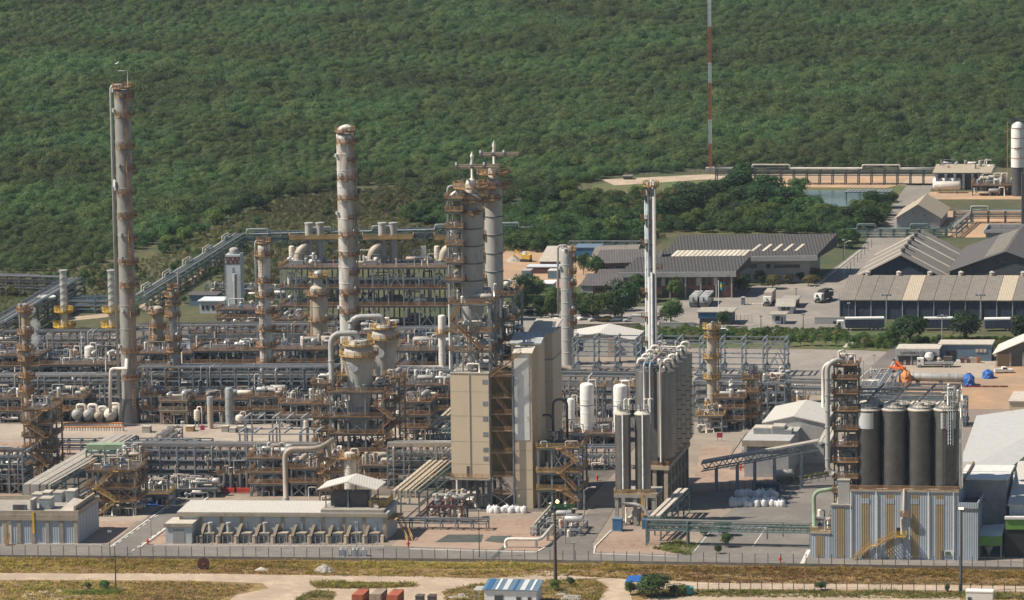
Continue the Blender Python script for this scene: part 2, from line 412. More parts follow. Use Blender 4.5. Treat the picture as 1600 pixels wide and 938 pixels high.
# ================================================================ builders
def rails(mb, pts, z, h=1.1, t=0.09):
 """toe board, two rails and posts along a polyline"""
 for a, b in zip(pts[:-1], pts[1:]):
  a3 = Vector((a[0], a[1], z)); b3 = Vector((b[0], b[1], z)); L = (b3 - a3).length
  mb.beam(a3 + Vector((0, 0, 0.14)), b3 + Vector((0, 0, 0.14)), 0.05, 0.34)
  for k in (0.5, 0.75, 1.0):
   mb.beam(a3 + Vector((0, 0, h * k)), b3 + Vector((0, 0, h * k)), t, t)
  n = max(1, int(L / 1.4))
  for i in range(n + 1):
   p = a3.lerp(b3, i / n); mb.beam(p, p + Vector((0, 0, h)), t)
 return mb
def stair_flight(mb, p, q, wd=0.9):
 """a flight of steps with stringers and hand rails from p up to q (local coords)"""
 p = Vector(p); q = Vector(q); d = q - p; hz = Vector((d.x, d.y, 0))
 if hz.length < 0.1: return mb
 sd = Vector((-hz.y, hz.x, 0)).normalized() * (wd / 2)
 for s in (-1, 1):
  mb.beam(p + sd * s, q + sd * s, 0.10, 0.34)
  mb.beam(p + sd * s + Vector((0, 0, 1.0)), q + sd * s + Vector((0, 0, 1.0)), 0.09)
  mb.beam(p + sd * s + Vector((0, 0, 0.6)), q + sd * s + Vector((0, 0, 0.6)), 0.06)
  for k in range(5):
   m_ = p.lerp(q, k / 4) + sd * s; mb.beam(m_, m_ + Vector((0, 0, 1.0)), 0.07)
 n = max(3, int(abs(d.z) / 0.3))
 for k in range(n):
  m_ = p.lerp(q, (k + 0.5) / n)
  mb.beam(m_ - sd, m_ + sd, 0.28, 0.05)
 return mb
def ring_platform(parent, x, y, r, z, mat_='brown', a0=-200, a1=20, wd=1.1, fl=None):
 """annular grating with handrail round a column; angles in degrees, -90 faces the camera"""
 n = max(5, int(abs(a1 - a0) / 22))
 A = [R(a0 + (a1 - a0) * i / n) for i in range(n + 1)]
 ri, ro = r + 0.05, r + wd
 mb = MB(fl)
 vs = []
 for z_ in (z - 0.16, z):
  for a in A:
   vs.append((x + ri * math.cos(a), y + ri * math.sin(a), z_)); vs.append((x + ro * math.cos(a), y + ro * math.sin(a), z_))
 m = 2 * (n + 1); fs = []
 for i in range(n):
  b = 2 * i
  fs += [(b, b + 2, b + 3, b + 1), (m + b, m + b + 1, m + b + 3, m + b + 2), (b + 1, b + 3, m + b + 3, m + b + 1)]
 mb.add(vs, fs)
 for a in A[::2]:
  mb.beam((x + ri * math.cos(a), y + ri * math.sin(a), z - 0.9), (x + ro * math.cos(a), y + ro * math.sin(a), z - 0.16), 0.12)
 p = mb.build('platform', mat_, parent)
 mr = MB(fl)
 pts = [(x + (ro - 0.05) * math.cos(a), y + (ro - 0.05) * math.sin(a)) for a in A]
 rails(mr, [(x + ri * math.cos(A[0]), y + ri * math.sin(A[0]))] + pts + [(x + ri * math.cos(A[-1]), y + ri * math.sin(A[-1]))], z, 1.15, 0.1)
 h = mr.build('handrail', mat_, p, None)
 return p
def ladder(parent, x, y, r, z0, z1, ang=-60, mat_='brown', fl=None):
 mb = MB(fl); a = R(ang); c, s = math.cos(a), math.sin(a)
 for k in (-0.28, 0.28):
  px, py = x + (r + 0.25) * c - s * k, y + (r + 0.25) * s + c * k
  mb.beam((px, py, z0), (px, py, z1), 0.09)
 z = z0
 while z < z1:
  p0 = (x + (r + 0.25) * c - s * 0.28, y + (r + 0.25) * s + c * 0.28, z); p1 = (x + (r + 0.25) * c + s * 0.28, y + (r + 0.25) * s - c * 0.28, z)
  mb.beam(p0, p1, 0.06)
  if z > z0 + 2:
   q0 = (x + (r + 0.95) * c - s * 0.36, y + (r + 0.95) * s + c * 0.36, z); q1 = (x + (r + 0.95) * c + s * 0.36, y + (r + 0.95) * s - c * 0.36, z)
   mb.beam(p0, q0, 0.06); mb.beam(q0, q1, 0.07); mb.beam(q1, p1, 0.06)
  z += 0.75
 for k in (-0.3, 0.3):
  px, py = x + (r + 0.93) * c - s * k, y + (r + 0.93) * s + c * k
  mb.beam((px, py, z0 + 2), (px, py, z1), 0.06)
 return mb.build('ladder', mat_, parent)
def column(label, px, py, top, wpx, m='insul', plats=(), pm='brown', skirt=None, pipes=(), bands=8, cat='distillation column',
  name='distillation_column', group=None, z0=0.0, lad=-55, n=24, arc=(-205, 25), seed=0, wd=1.1, top_plat=True, dz=None, bandm=None):
 rnd = random.Random(seed + int(px * 7 + py))
 o = G(px, py); s = sc(o); r = wpx / 2 / s
 h = zt(o, top)
 t = thing(name, label, cat, (o.x, o.y, z0), group)
 mb = MB(); pr = []
 if skirt:
  zs = zt(o, skirt[0]); rs = skirt[1] / 2 / s
  sk = MB().lathe(o.x, o.y, [(rs * 1.06, z0), (rs, z0 + 0.5), (rs, zs * 0.45), (r * 1.02, zs)], n)
  sk.build('skirt', 'darksteel' if len(skirt) < 3 else skirt[2], t)
  pr.append((r, zs - 0.05))
 else:
  pr.append((r, z0))
 zz = pr[0][1]; top_s = h - r * 0.55
 for k in range(1, bands):
  z = zz + (top_s - zz) * k / bands
  pr += [(r, z - 0.14), (r * 1.0 + 0.07, z - 0.1), (r + 0.07, z + 0.1), (r, z + 0.14)]
 pr += [(r, top_s), (r * 0.93, top_s + r * 0.24), (r * 0.7, top_s + r * 0.42), (r * 0.35, top_s + r * 0.52), (0.02, h)]
 mb.lathe(o.x, o.y, pr, n); mb.build('shell', m, t)
 for i, p_ in enumerate(plats):
  z = zt(o, p_)
  a0, a1 = arc
  if i % 3 == 1: a0 += 50
  if i % 3 == 2: a1 -= 40
  ring_platform(t, o.x, o.y, r, z, pm, a0, a1, wd)
  nz = MB(); a = R(rnd.choice([-120, -80, -40, -150])); c_, s_ = math.cos(a), math.sin(a)
  nz.spin((o.x + c_ * r * 0.8, o.y + s_ * r * 0.8, z + 1.4), (o.x + c_ * (r + 0.7), o.y + s_ * (r + 0.7), z + 1.4), [(0.42, 0), (0.42, 0.55 + r * 0.2), (0.55, 0.56 + r * 0.2), (0.55, 0.7 + r * 0.2)], 12)
  nz.build('manway', 'palesteel', t)
 if lad is not None:
  ladder(t, o.x, o.y, r, z0 + 0.5, h - r * 0.6, lad, pm)
 for (ang, pr_, zt0, zt1, pmat) in pipes:      # riser strapped to the column: from the dome down the side
  a = R(ang); c_, s_ = math.cos(a), math.sin(a); q = r + pr_ + 0.35
  pts = [(o.x, o.y, h - 0.1), (o.x, o.y, h + pr_ * 2.2), (o.x + c_ * q, o.y + s_ * q, h + pr_ * 2.2), (o.x + c_ * q, o.y + s_ * q, zt1)] if zt0 is None else \
   [(o.x + c_ * r * 0.9, o.y + s_ * r * 0.9, zt0), (o.x + c_ * q, o.y + s_ * q, zt0), (o.x + c_ * q, o.y + s_ * q, zt1)]
  MB().tube(pts, pr_, 8, pr_ * 3).build('riser_pipe', pmat, t)
 return t, o, r, h
def guard(t, o, r, z, m='brown'):
 return ring_platform(t, o.x, o.y, r * 0.5, z, m, -190, 170, r * 0.7)
def tank(label, px, py, top, wpx, m='pipe_white', cat='vertical tank', group=None, legs=False, band=None, plat=None, name='vertical_vessel', z0=0.0, nozzle=True):
 o = G(px, py); s = sc(o); r = wpx / 2 / s; h = zt(o, top)
 t = thing(name, label, cat, (o.x, o.y, z0), group)
 zb = z0 + (1.6 if legs else 0.0)
 d = r * 0.5
 pr = [(0.02, zb), (r * 0.7, zb + d * 0.25), (r, zb + d)] if legs else [(r, zb)]
 hh = h - d
 for k in range(1, 4):
  z = zb + d + (hh - zb - d) * k / 4
  pr += [(r, z - 0.1), (r + 0.05, z - 0.08), (r + 0.05, z + 0.08), (r, z + 0.1)]
 pr += [(r, hh), (r * 0.92, hh + d * 0.5), (r * 0.66, hh + d * 0.82), (r * 0.3, hh + d * 0.97), (0.02, h)]
 MB().lathe(o.x, o.y, pr, 22).build('shell', m, t)
 if legs:
  for k in range(4):
   a = R(45 + 90 * k); MB().beam((o.x + r * 0.85 * math.cos(a), o.y + r * 0.85 * math.sin(a), z0), (o.x + r * 0.85 * math.cos(a), o.y + r * 0.85 * math.sin(a), zb + d + 0.5), 0.25).build('leg', 'steel', t)
 if band: MB().lathe(o.x, o.y, [(r + 0.06, h * band[0]), (r + 0.06, h * band[1])], 22).build('band', band[2], t)
 if plat: ring_platform(t, o.x, o.y, r, zt(o, plat), 'yellow', -210, 10, 1.0)
 if nozzle:
  MB().tube([(o.x + 0.2 * r, o.y, h - 0.15), (o.x + 0.2 * r, o.y, h + 0.7), (o.x + r + 0.5, o.y - 0.1, h + 0.7), (o.x + r + 0.5, o.y - 0.1, z0 + 0.6)], 0.16, 7, 0.4).build('outlet_pipe', 'pipe_white', t)
 return t, o, r, h
def rack(label, a, b, levels, width=6.0, bays=8, seed=0, name='pipe_rack', cat='pipe rack', m='steel', pipes=(4, 5, 5), big=None, z0=0.0, mats=None,
  across=None, group=None, brace=True, deck=None, rail=None, ext=0.0, loops=None, post=0.36, rmax=0.30, truss=False, skip_posts=(), pz=0.18):
 """pipe rack from ground pixel a to ground pixel b; levels are heights in metres"""
 rnd = random.Random(seed)
 A = G(*a); B = G(*b); ax = (B - A).normalized(); L = (B - A).length
 f = Fr(A, ax, across or (AY if abs(ax.x) > 0.75 else AX))
 t = thing(name, label, cat, A + f.ay * width / 2, group)
 zt_ = levels[-1]
 for i in range(bays + 1):
  if i in skip_posts: continue
  u = L * i / bays
  mb = MB(f)
  for v in (0.2, width - 0.2):
   mb.beam((u, v, z0), (u, v, zt_ + 0.1), post)
  for z in levels:
   mb.beam((u, 0.0, z - 0.25), (u, width, z - 0.25), 0.26, 0.4)
  if brace and i % 2 == 0 and len(levels) > 1:
   mb.beam((u, 0.2, levels[0] - 0.3), (u, width - 0.2, levels[1] - 0.3), 0.14)
  mb.build('portal_frame', m, t)
 for v in (0.2, width - 0.2):
  for z in levels:
   MB(f).beam((0, v, z - 0.66), (L, v, z - 0.66), 0.22, 0.30).build('beam', m, t)
 if brace:
  for i in range(0, bays, 4):
   u0, u1 = L * i / bays, L * (i + 1) / bays
   MB(f).beam((u0, 0.2, z0), (u1, 0.2, levels[0] - 0.5), 0.16).beam((u1, 0.2, z0), (u0, 0.2, levels[0] - 0.5), 0.16).build('brace', m, t)
 if truss:
  n = bays * 4
  mb = MB(f)
  for v in (0.2, width - 0.2):
   for i in range(n):
    u0, u1 = L * i / n, L * (i + 1) / n
    za, zb = levels[-2] - 0.6, levels[-1] - 0.6
    mb.beam((u0, v, za if i % 2 else zb), (u1, v, zb if i % 2 else za), 0.13)
  mb.build('truss_web', m, t)
 mats = mats or ['alu', 'pipe_white', 'greyinsul', 'tan', 'pipe_white', 'palesteel', 'alu', 'insul', 'darksteel']
 if m == 'steel' and bays > 3 and not skip_posts:
  for z in levels[:-1]:
   v0 = width * rnd.uniform(0.35, 0.5)
   MB(f).box(0, v0, z - 0.02, L, v0 + width * 0.45, z + 0.1).build('cable_tray', 'darksteel', t)  # wide dark trays added to shade the levels below and hide bright ground
  MB(f).box(0, width - 0.9, levels[-1] - 0.5, L, width - 0.3, levels[-1] - 0.4).build('cable_tray', 'palesteel', t)
 if m == 'steel' and bays > 3 and levels[0] > 2.4 and not skip_posts:
  for k in range(int(bays * 3.2)):
   u = rnd.uniform(0.5, L - 0.5); v = rnd.uniform(-1.1, 0.1) if k % 2 else rnd.uniform(0.4, width * 0.6); li = rnd.randrange(len(levels)); z = levels[li] + rnd.uniform(0, 0.8); zl = rnd.choice([0.3, 0.8] + [q - rnd.uniform(0.3, 1.5) for q in levels[:li]])
   du = rnd.uniform(-2.5, 2.5)
   MB(f).tube([(u, width * 0.5, z), (u, v, z), (u, v, (z + zl) / 2), (u + du, v, (z + zl) / 2), (u + du, v, zl)] if k % 3 == 0 else [(u, width * 0.5, z), (u, v, z), (u, v, zl)], rnd.uniform(0.07, 0.2), 6, 0.3).build('drop_pipe', rnd.choice(['alu', 'pipe_white', 'steel', 'darksteel', 'tan', 'palesteel', 'insul', 'rustytan']), t)
  if levels[0] > 3: clutter(f, t, 0.5, L - 0.5, -0.5, width, 0, int(bays * 2.5), rnd, levels[0] - 0.6)
 for li, z in enumerate(levels):
  n = pipes[min(li, len(pipes) - 1)]
  if n > 3: n = int(n * 1.4)
  for k in range(n):
   v = 0.6 + (width - 1.2) * (k + 0.5) / max(1, n) + rnd.uniform(-0.1, 0.1)
   r = rnd.uniform(0.10, rmax)
   if rnd.random() < 0.25: r *= 0.55
   u0 = -ext if rnd.random() < 0.75 else L * rnd.uniform(0.02, 0.3)
   u1 = L + ext if rnd.random() < 0.75 else L * rnd.uniform(0.7, 0.98)
   pts = [(u0, v, z + r + pz - 0.18)]
   if loops and li == len(levels) - 1 and k < 2:
    for i in range(loops):
     c = L * (i + 0.5) / loops; w_ = L / loops * 0.17; hh = 1.6 - 0.5 * k
     pts += [(c - w_, v, z + r), (c - w_, v, z + r + hh), (c + w_, v, z + r + hh), (c + w_, v, z + r)]
   pts.append((u1, v, z + r + pz - 0.18))
   if u1 < L and rnd.random() < 0.6: pts.append((u1, v, max(0.6, z - rnd.uniform(2, 5))))
   MB(f).tube(pts, r, 7, 0.5).build('pipe', rnd.choice(mats), t)
 if big:
  for (v, r, z, bm) in big:
   MB(f).tube([(-ext, v, z + r), (L + ext, v, z + r)], r, 12).build('main_pipe', bm, t)
 if deck:
  for (v0, v1, z, dm) in deck:
   MB(f).box(0, v0, z, L, v1, z + 0.12).build('walkway', dm, t)
 if rail:
  for (v, z) in rail:
   rails(MB(f), [(0, v), (L, v)], z).build('handrail', 'brown', t)
 return t, f, L
def tray_rack(label, a, b, z, trays, width, bays=7, m='greensteel', tm='beigeroof', drop=0.0, name='cable_tray_rack', cat='cable rack', z1=None, group=None, box=0.35):
 """rack carrying covered cable trays; trays = list of (v, width)"""
 A = G(*a); B = G(*b); ax = (B - A).normalized(); L = (B - A).length
 f = Fr(A, ax, AX if abs(ax.y) > 0.3 else AY)
 z1 = z1 or z
 t = thing(name, label, cat, A + f.ay * width / 2, group)
 for i in range(bays + 1):
  u = L * i / bays; zz = z + (z1 - z) * i / bays
  mb = MB(f)
  for v in (0.15, width - 0.15): mb.beam((u, v, 0), (u, v, zz), 0.3)
  mb.beam((u, 0, zz - 0.2), (u, width, zz - 0.2), 0.24, 0.36); mb.beam((u, 0, zz * 0.55), (u, width, zz * 0.55), 0.2, 0.3)
  mb.build('portal_frame', m, t)
 for v in (0.15, width - 0.15):
  MB(f).beam((0, v, z - 0.45), (L, v, z1 - 0.45), 0.22, 0.5).build('beam', m, t)
  MB(f).beam((0, v, z * 0.55), (L, v, z1 * 0.55), 0.2, 0.35).build('beam', m, t)
 for (v, wd) in trays:
  mb = MB(f)
  pts = [(0, z + box), (L, z1 + box)]
  mb.add([(0, v, z + 0.02), (L, v, z1 + 0.02), (L, v, z1 + box), (0, v, z + box), (0, v + wd, z + 0.02), (L, v + wd, z1 + 0.02), (L, v + wd, z1 + box), (0, v + wd, z + box)],
   [(0, 1, 2, 3), (4, 7, 6, 5), (3, 2, 6, 7), (0, 4, 5, 1), (0, 3, 7, 4), (1, 5, 6, 2)])
  if drop: mb.box(-0.45, v, z - drop, 0.0, v + wd, z + box - 0.01)
  mb.build('cable_tray', tm, t)
 return t, f, L
def clutter(f, t, u0, u1, v0, v1, z, n, rnd, zmax=3.2, vessels=True):
 """piping, drums, pumps and valves standing on a deck"""
 pm = ['alu', 'pipe_white', 'greyinsul', 'tan', 'steel', 'palesteel', 'insul', 'darksteel', 'rustytan', 'tan', 'pipe_white', 'rustytan']
 for i in range(n):
  k = rnd.random(); u = rnd.uniform(u0, u1); v = rnd.uniform(v0, v1)
  if k < 0.50:
   r = rnd.uniform(0.07, 0.24); h = rnd.uniform(0.8, zmax); du = rnd.uniform(-5, 5); dv = rnd.uniform(-2, 2)
   u2 = min(max(u + du, u0), u1); v2 = min(max(v + dv, v0), v1)
   pts = [(u, v, z), (u, v, z + h), (u2, v, z + h)]
   if rnd.random() < 0.6: pts.append((u2, v2, z + h))
   if rnd.random() < 0.7: pts.append((pts[-1][0], pts[-1][1], z + rnd.uniform(0, h * 0.6)))
   MB(f).tube(pts, r, 6, 0.35).build('pipe', rnd.choice(pm), t)
  elif k < 0.66 and vessels:
   r = rnd.uniform(0.35, 0.75); L = rnd.uniform(1.8, 4.2); h = r + rnd.uniform(0.5, 1.2)
   mb = MB(f)
   if rnd.random() < 0.6: mb.drum((u, v, z + h), (min(u + L, u1 + 1), v, z + h), r, 12)
   else: mb.drum((u, v, z + h), (u, min(v + L, v1 + 1), z + h), r, 12)
   d = mb.build('exchanger', rnd.choice(['alu', 'greyinsul', 'pipe_white', 'tan', 'insul']), t)
   MB(f).box(u + 0.3, v - r * 0.7, z, u + 0.55, v + r * 0.7, z + h - r * 0.6).build('saddle', 'steel', d)
  elif k < 0.80:
   r = rnd.uniform(0.3, 0.6); h = rnd.uniform(1.4, zmax)
   MB(f).lathe(u, v, [(r, z), (r, z + h), (r * 0.7, z + h + r * 0.35), (0.02, z + h + r * 0.5)], 12).build('drum', rnd.choice(['alu', 'pipe_white', 'greyinsul', 'tan']), t)
  elif k < 0.9:
   mb = MB(f); mb.box(u - 0.5, v - 0.35, z, u + 0.9, v + 0.35, z + 0.35); mb.drum((u - 0.3, v, z + 0.75), (u + 0.5, v, z + 0.75), 0.35, 10)
   mb.build('pump', rnd.choice(['steel', 'bluepump', 'palesteel', 'darksteel']), t)
  else:
   mb = MB(f); mb.tube([(u, v, z), (u, v, z + 1.5)], 0.1, 6); mb.drum((u - 0.25, v, z + 1.3), (u + 0.25, v, z + 1.3), 0.22, 8)
   mb.lathe(u, v, [(0.28, z + 1.75), (0.28, z + 1.85)], 8); mb.build('valve', rnd.choice(['steel', 'brown', 'redpaint']), t)
def frame(label, f, us, vs, levels, name='process_structure', cat='steel structure', m='steel', rm='brown', deckm='darksteel', seed=0, n=6,
  brace=True, stair=None, z0=0.0, group=None, rails_on=True, post=0.36, zmax=3.2, decks=True, zc=True, vessels=True):
 rnd = random.Random(seed)
 t = thing(name, label, cat, f.w(us[0], vs[0], z0), group)
 top = levels[-1]
 for u in us:
  for v in vs:
   MB(f).beam((u, v, z0), (u, v, top), post).build('column', m, t)
 for li, z in enumerate(levels):
  mb = MB(f)
  for v in vs: mb.beam((us[0] - 0.2, v, z - 0.3), (us[-1] + 0.2, v, z - 0.3), 0.28, 0.5)
  for u in us: mb.beam((u, vs[0], z - 0.3), (u, vs[-1], z - 0.3), 0.28, 0.5)
  fl = mb.build('floor_beams', m, t)
  if decks:
   MB(f).box(us[0] - 0.5, vs[0] - 0.5, z - 0.04, us[-1] + 0.5, vs[-1] + 0.5, z + 0.03).build('grating', deckm, fl)
  if rails_on:
   rails(MB(f), [(us[0] - 0.5, vs[-1]), (us[0] - 0.5, vs[0] - 0.5), (us[-1] + 0.5, vs[0] - 0.5), (us[-1] + 0.5, vs[-1])], z + 0.03).build('handrail', rm, t)
  clutter(f, t, us[0] + 0.6, us[-1] - 0.6, vs[0] + 0.4, vs[-1] - 0.4, z, int(n * 1.5), rnd, zmax, vessels)
 if zc: clutter(f, t, us[0], us[-1], vs[0] - 1.0, vs[-1], z0, int(n * 1.8), rnd, min(zmax, levels[0] - z0 - 0.3), vessels)
 if brace:
  zz = [z0] + list(levels)
  for k in range(len(zz) - 1):
   for i in range(len(us) - 1):
    if (i + k) % 3 == 0:
     MB(f).beam((us[i], vs[0], zz[k]), (us[i + 1], vs[0], zz[k + 1] - 0.3), 0.18).beam((us[i + 1], vs[0], zz[k]), (us[i], vs[0], zz[k + 1] - 0.3), 0.18).build('brace', m, t)
 if stair:
  u0, u1, v, sm = stair; zz = [z0] + list(levels)
  for k in range(len(zz) - 1):
   mb = MB(f)
   dz = zz[k + 1] - zz[k]; nf = 2 if dz > 4.2 else 1
   for j in range(nf):
    a = (u0, v, zz[k] + dz * j / nf); b = (u1, v, zz[k] + dz * (j + 1) / nf)
    if (k + j) % 2: a, b = (u1, v, a[2]), (u0, v, b[2])
    stair_flight(mb, a, b)
    mb.box(b[0] - 0.7, v - 0.6, b[2] - 0.12, b[0] + 0.7, v + 0.6, b[2])
   mb.build('stair', sm, t)
 return t
def building(name, label, cat, pl, pr, top, depth, wall='whitewall', roofm='whiteroof', roof='flat', rise=1.5, over=0.4, fascia=None, pil=None, wins=(), doors=(),
   group=None, H=None, z0=0.0, fr_=None, L=None, winm='glass', doorm='darksteel', para=0.0):
 if fr_ is None: f, L = bfr(pl, pr)
 else: f = fr_
 if H is None: H = zt(f.w(L / 2, 0), top)
 t = thing(name, label, cat, f.w(L / 2, depth / 2, z0), group)
 if roof == 'gable':      # ridge along depth: the gable faces the camera
  MB(f).vprism([(0, z0), (L, z0), (L, H), (L / 2, H + rise), (0, H)], 0, depth).build('wall', wall, t)
  mb = MB(f); o_ = over; k = rise / (L / 2)
  mb.vprism([(-o_, H - o_ * k + 0.06), (L / 2, H + rise + 0.06), (L + o_, H - o_ * k + 0.06), (L + o_, H - o_ * k + 0.22), (L / 2, H + rise + 0.24), (-o_, H - o_ * k + 0.22)], -o_, depth + o_)
  rf = mb.build('roof', roofm, t)
 elif roof == 'gablex':   # ridge along the front
  MB(f).xprism([(0, z0), (depth, z0), (depth, H), (depth / 2, H + rise), (0, H)], 0, L).build('wall', wall, t)
  mb = MB(f); o_ = over; k = rise / (depth / 2)
  mb.xprism([(-o_, H - o_ * k + 0.06), (depth / 2, H + rise + 0.06), (depth + o_, H - o_ * k + 0.06), (depth + o_, H - o_ * k + 0.22), (depth / 2, H + rise + 0.24), (-o_, H - o_ * k + 0.22)], -o_, L + o_)
  rf = mb.build('roof', roofm, t)
 elif roof == 'mono':     # rises towards the back
  MB(f).xprism([(0, z0), (depth, z0), (depth, H + rise), (0, H)], 0, L).build('wall', wall, t)
  k = rise / depth; o_ = over
  rf = MB(f).xprism([(-o_, H - o_ * k + 0.05), (depth + o_, H + rise + o_ * k + 0.05), (depth + o_, H + rise + o_ * k + 0.25), (-o_, H - o_ * k + 0.25)], -o_, L + o_).build('roof', roofm, t)
 else:
  MB(f).box(0, 0, z0, L, depth, H).build('wall', wall, t)
  rf = MB(f).box(-over, -over, H + 0.003, L + over, depth + over, H + 0.25).build('roof', roofm, t)
  if para:
   mb = MB(f)
   mb.box(-over, -over, H + 0.253, L + over, -over + 0.3, H + para); mb.box(-over, depth + over - 0.3, H + 0.253, L + over, depth + over, H + para)
   mb.box(-over, -over + 0.302, H + 0.253, -over + 0.3, depth + over - 0.302, H + para); mb.box(L + over - 0.3, -over + 0.302, H + 0.253, L + over, depth + over - 0.302, H + para)
   mb.build('parapet', fascia[1] if fascia else wall, t)
 if fascia and roof == 'flat':
  MB(f).box(-over - 0.05, -over - 0.12, H - fascia[0], L + over + 0.05, -over + 0.0, H + 0.3).build('fascia', fascia[1], t)
 if pil:
  n_, wd, pm = pil
  for i in range(n_ + 1):
   u = (L - wd) * i / n_
   MB(f).box(u, -0.22, z0, u + wd, -0.003, H - 0.05).build('pilaster', pm, t)
 for (u0, u1, za, zb) in wins:
  w_ = MB(f).box(u0 * L - 0.12, -0.08, za - 0.12, u1 * L + 0.12, -0.003, zb + 0.12).build('window', 'palewall', t)
  MB(f).box(u0 * L, -0.12, za, u1 * L, -0.083, zb).build('pane', winm, w_)
 for (u0, u1, zb) in doors:
  MB(f).box(u0 * L, -0.1, z0 + 0.02, u1 * L, -0.003, zb).build('door', doorm, t)
 return t, f, L, H
def crown_mesh(name, w_, h_, z0, n, leaf, m, seed, lobes=7, flat=1.0):
 rs = np.random.RandomState(seed)
 cs = []
 for i in range(lobes):
  a = rs.rand() * 6.283; rr = (rs.rand() ** 0.6) * w_ * 0.30
  cs.append((rr * math.cos(a), rr * math.sin(a), z0 + h_ * (0.30 + 0.45 * rs.rand()) * 1.0, w_ * (0.20 + 0.14 * rs.rand())))
 cs.append((0, 0, z0 + h_ * 0.6, w_ * 0.3))
 cs = np.array(cs)
 idx = rs.randint(0, len(cs), n)
 d = rs.normal(size=(n, 3)); d /= np.linalg.norm(d, axis=1)[:, None]
 d[:, 2] = np.where((d[:, 2] < -0.2) & (rs.rand(n) < 0.6), -d[:, 2], d[:, 2])
 rad = cs[idx, 3] * (0.80 + 0.26 * rs.rand(n))
 c = cs[idx, :3] + d * rad[:, None] * np.array([1, 1, 0.8 * flat])
 nrm = d + rs.normal(size=(n, 3)) * 0.33; nrm[:, 2] += 0.25
 nrm /= np.linalg.norm(nrm, axis=1)[:, None]
 t = np.cross(nrm, rs.normal(size=(n, 3))); t /= np.linalg.norm(t, axis=1)[:, None]
 b = np.cross(nrm, t)
 sz = leaf * (0.6 + 0.8 * rs.rand(n))[:, None]
 a_, b_ = t * sz, b * sz * 0.62
 v = np.stack([c - a_, c + b_ * 0.9, c + a_, c - b_ * 0.9], 1).reshape(-1, 3)
 me = bpy.data.meshes.new(name)
 me.vertices.add(4 * n); me.vertices.foreach_set('co', v.ravel())
 me.loops.add(4 * n); me.loops.foreach_set('vertex_index', np.arange(4 * n, dtype=np.int32))
 me.polygons.add(n); me.polygons.foreach_set('loop_start', np.arange(0, 4 * n, 4, dtype=np.int32))
 me.update(calc_edges=True)
 me.materials.append(MATS[m])
 return me
def trunk_mesh(name, h, r, seed):
 rnd = random.Random(seed)
 mb = MB()
 mb.spin((0, 0, -0.2), (0.1, 0.05, h), [(r * 1.3, 0), (r, 0.6), (r * 0.7, h * 0.7), (r * 0.3, h)], 7)
 for k in range(4):
  a = rnd.random() * 6.28; L = h * 0.55
  p = Vector((0.03, 0.02, h * rnd.uniform(0.35, 0.6))); q = p + Vector((math.cos(a) * L * 0.7, math.sin(a) * L * 0.7, L * 0.7))
  mb.spin(p, q, [(r * 0.45, 0), (r * 0.15, L)], 5)
 me = bpy.data.meshes.new(name)
 me.from_pydata([tuple(v) for v in mb.v], [], mb.q)
 me.materials.append(MATS['wood'])
 return me
TREES = {}
def tree_proto(kind, k):
 key = (kind, k)
 if key not in TREES:
  spec = {'dark': ('leaf_dark', 1900, 0.36), 'light': ('leaf_light', 1700, 0.36), 'brown': ('leaf_olive', 1500, 0.36),
    'mid': ('leaf_mid', 1900, 0.36), 'small': ('leaf_light', 700, 0.36), 'shrub': ('leaf_mid', 600, 0.42), 'dry': ('leaf_olive', 500, 0.42)}[kind]
  z0 = 0.02 if kind in ('shrub', 'dry') else 0.07
  c = crown_mesh('crown', 8.0, 7.4 * (1 - z0) * 1.1, 7.4 * z0, spec[1], spec[2], spec[0], 31 * k + len(kind), 12 if kind not in ('small', 'shrub', 'dry') else 6)
  TREES[key] = (c, trunk_mesh('trunk', 4.2, 0.2, k))
 return TREES[key]
def tree(px, py, hp, wp, kind, label, group, k=0, name='tree', cat='tree', base=None):
 """tree with its foot at pixel (px, py), hp pixels high and wp wide"""
 o = base if base is not None else G(px, py); s = sc(o)
 c, tr = tree_proto(kind, k % 4)
 t = thing(name, label, cat, o, group)
 sx, sz = wp / s / 8.0, hp / s / 7.6
 rz = (px * 1.7 + py * 3.1 + k) % 6.28
 for nm, me in (('crown', c), ('trunk', tr)):
  ob = bpy.data.objects.new(nm, me); COL.objects.link(ob); ob.parent = t
  ob.scale = (sx, sx, sz); ob.rotation_euler = (0, 0, rz)
 return t
def place(mb_list, t):
 pass
def vehicle_frame(px, py, ang):
 a = R(ang); return Fr(G(px, py), Vector((math.cos(a), math.sin(a), 0)), Vector((-math.sin(a), math.cos(a), 0)))
def wheels(f, t, xs, w_, r=0.5, tw=0.3):
 for x in xs:
  for s in (-1, 1):
   y = s * (w_ / 2 - tw / 2)
   wh = MB(f).spin((x, y - tw / 2, r), (x, y + tw / 2, r), [(r * 0.9, 0), (r, 0.05), (r, tw - 0.05), (r * 0.9, tw)], 14).build('wheel', 'rubber', t)
   MB(f).spin((x, y + s * tw / 2 - 0.02, r), (x, y + s * tw / 2 + 0.03, r), [(r * 0.5, 0), (r * 0.5, 0.05)], 10).build('hub', 'palesteel', wh)
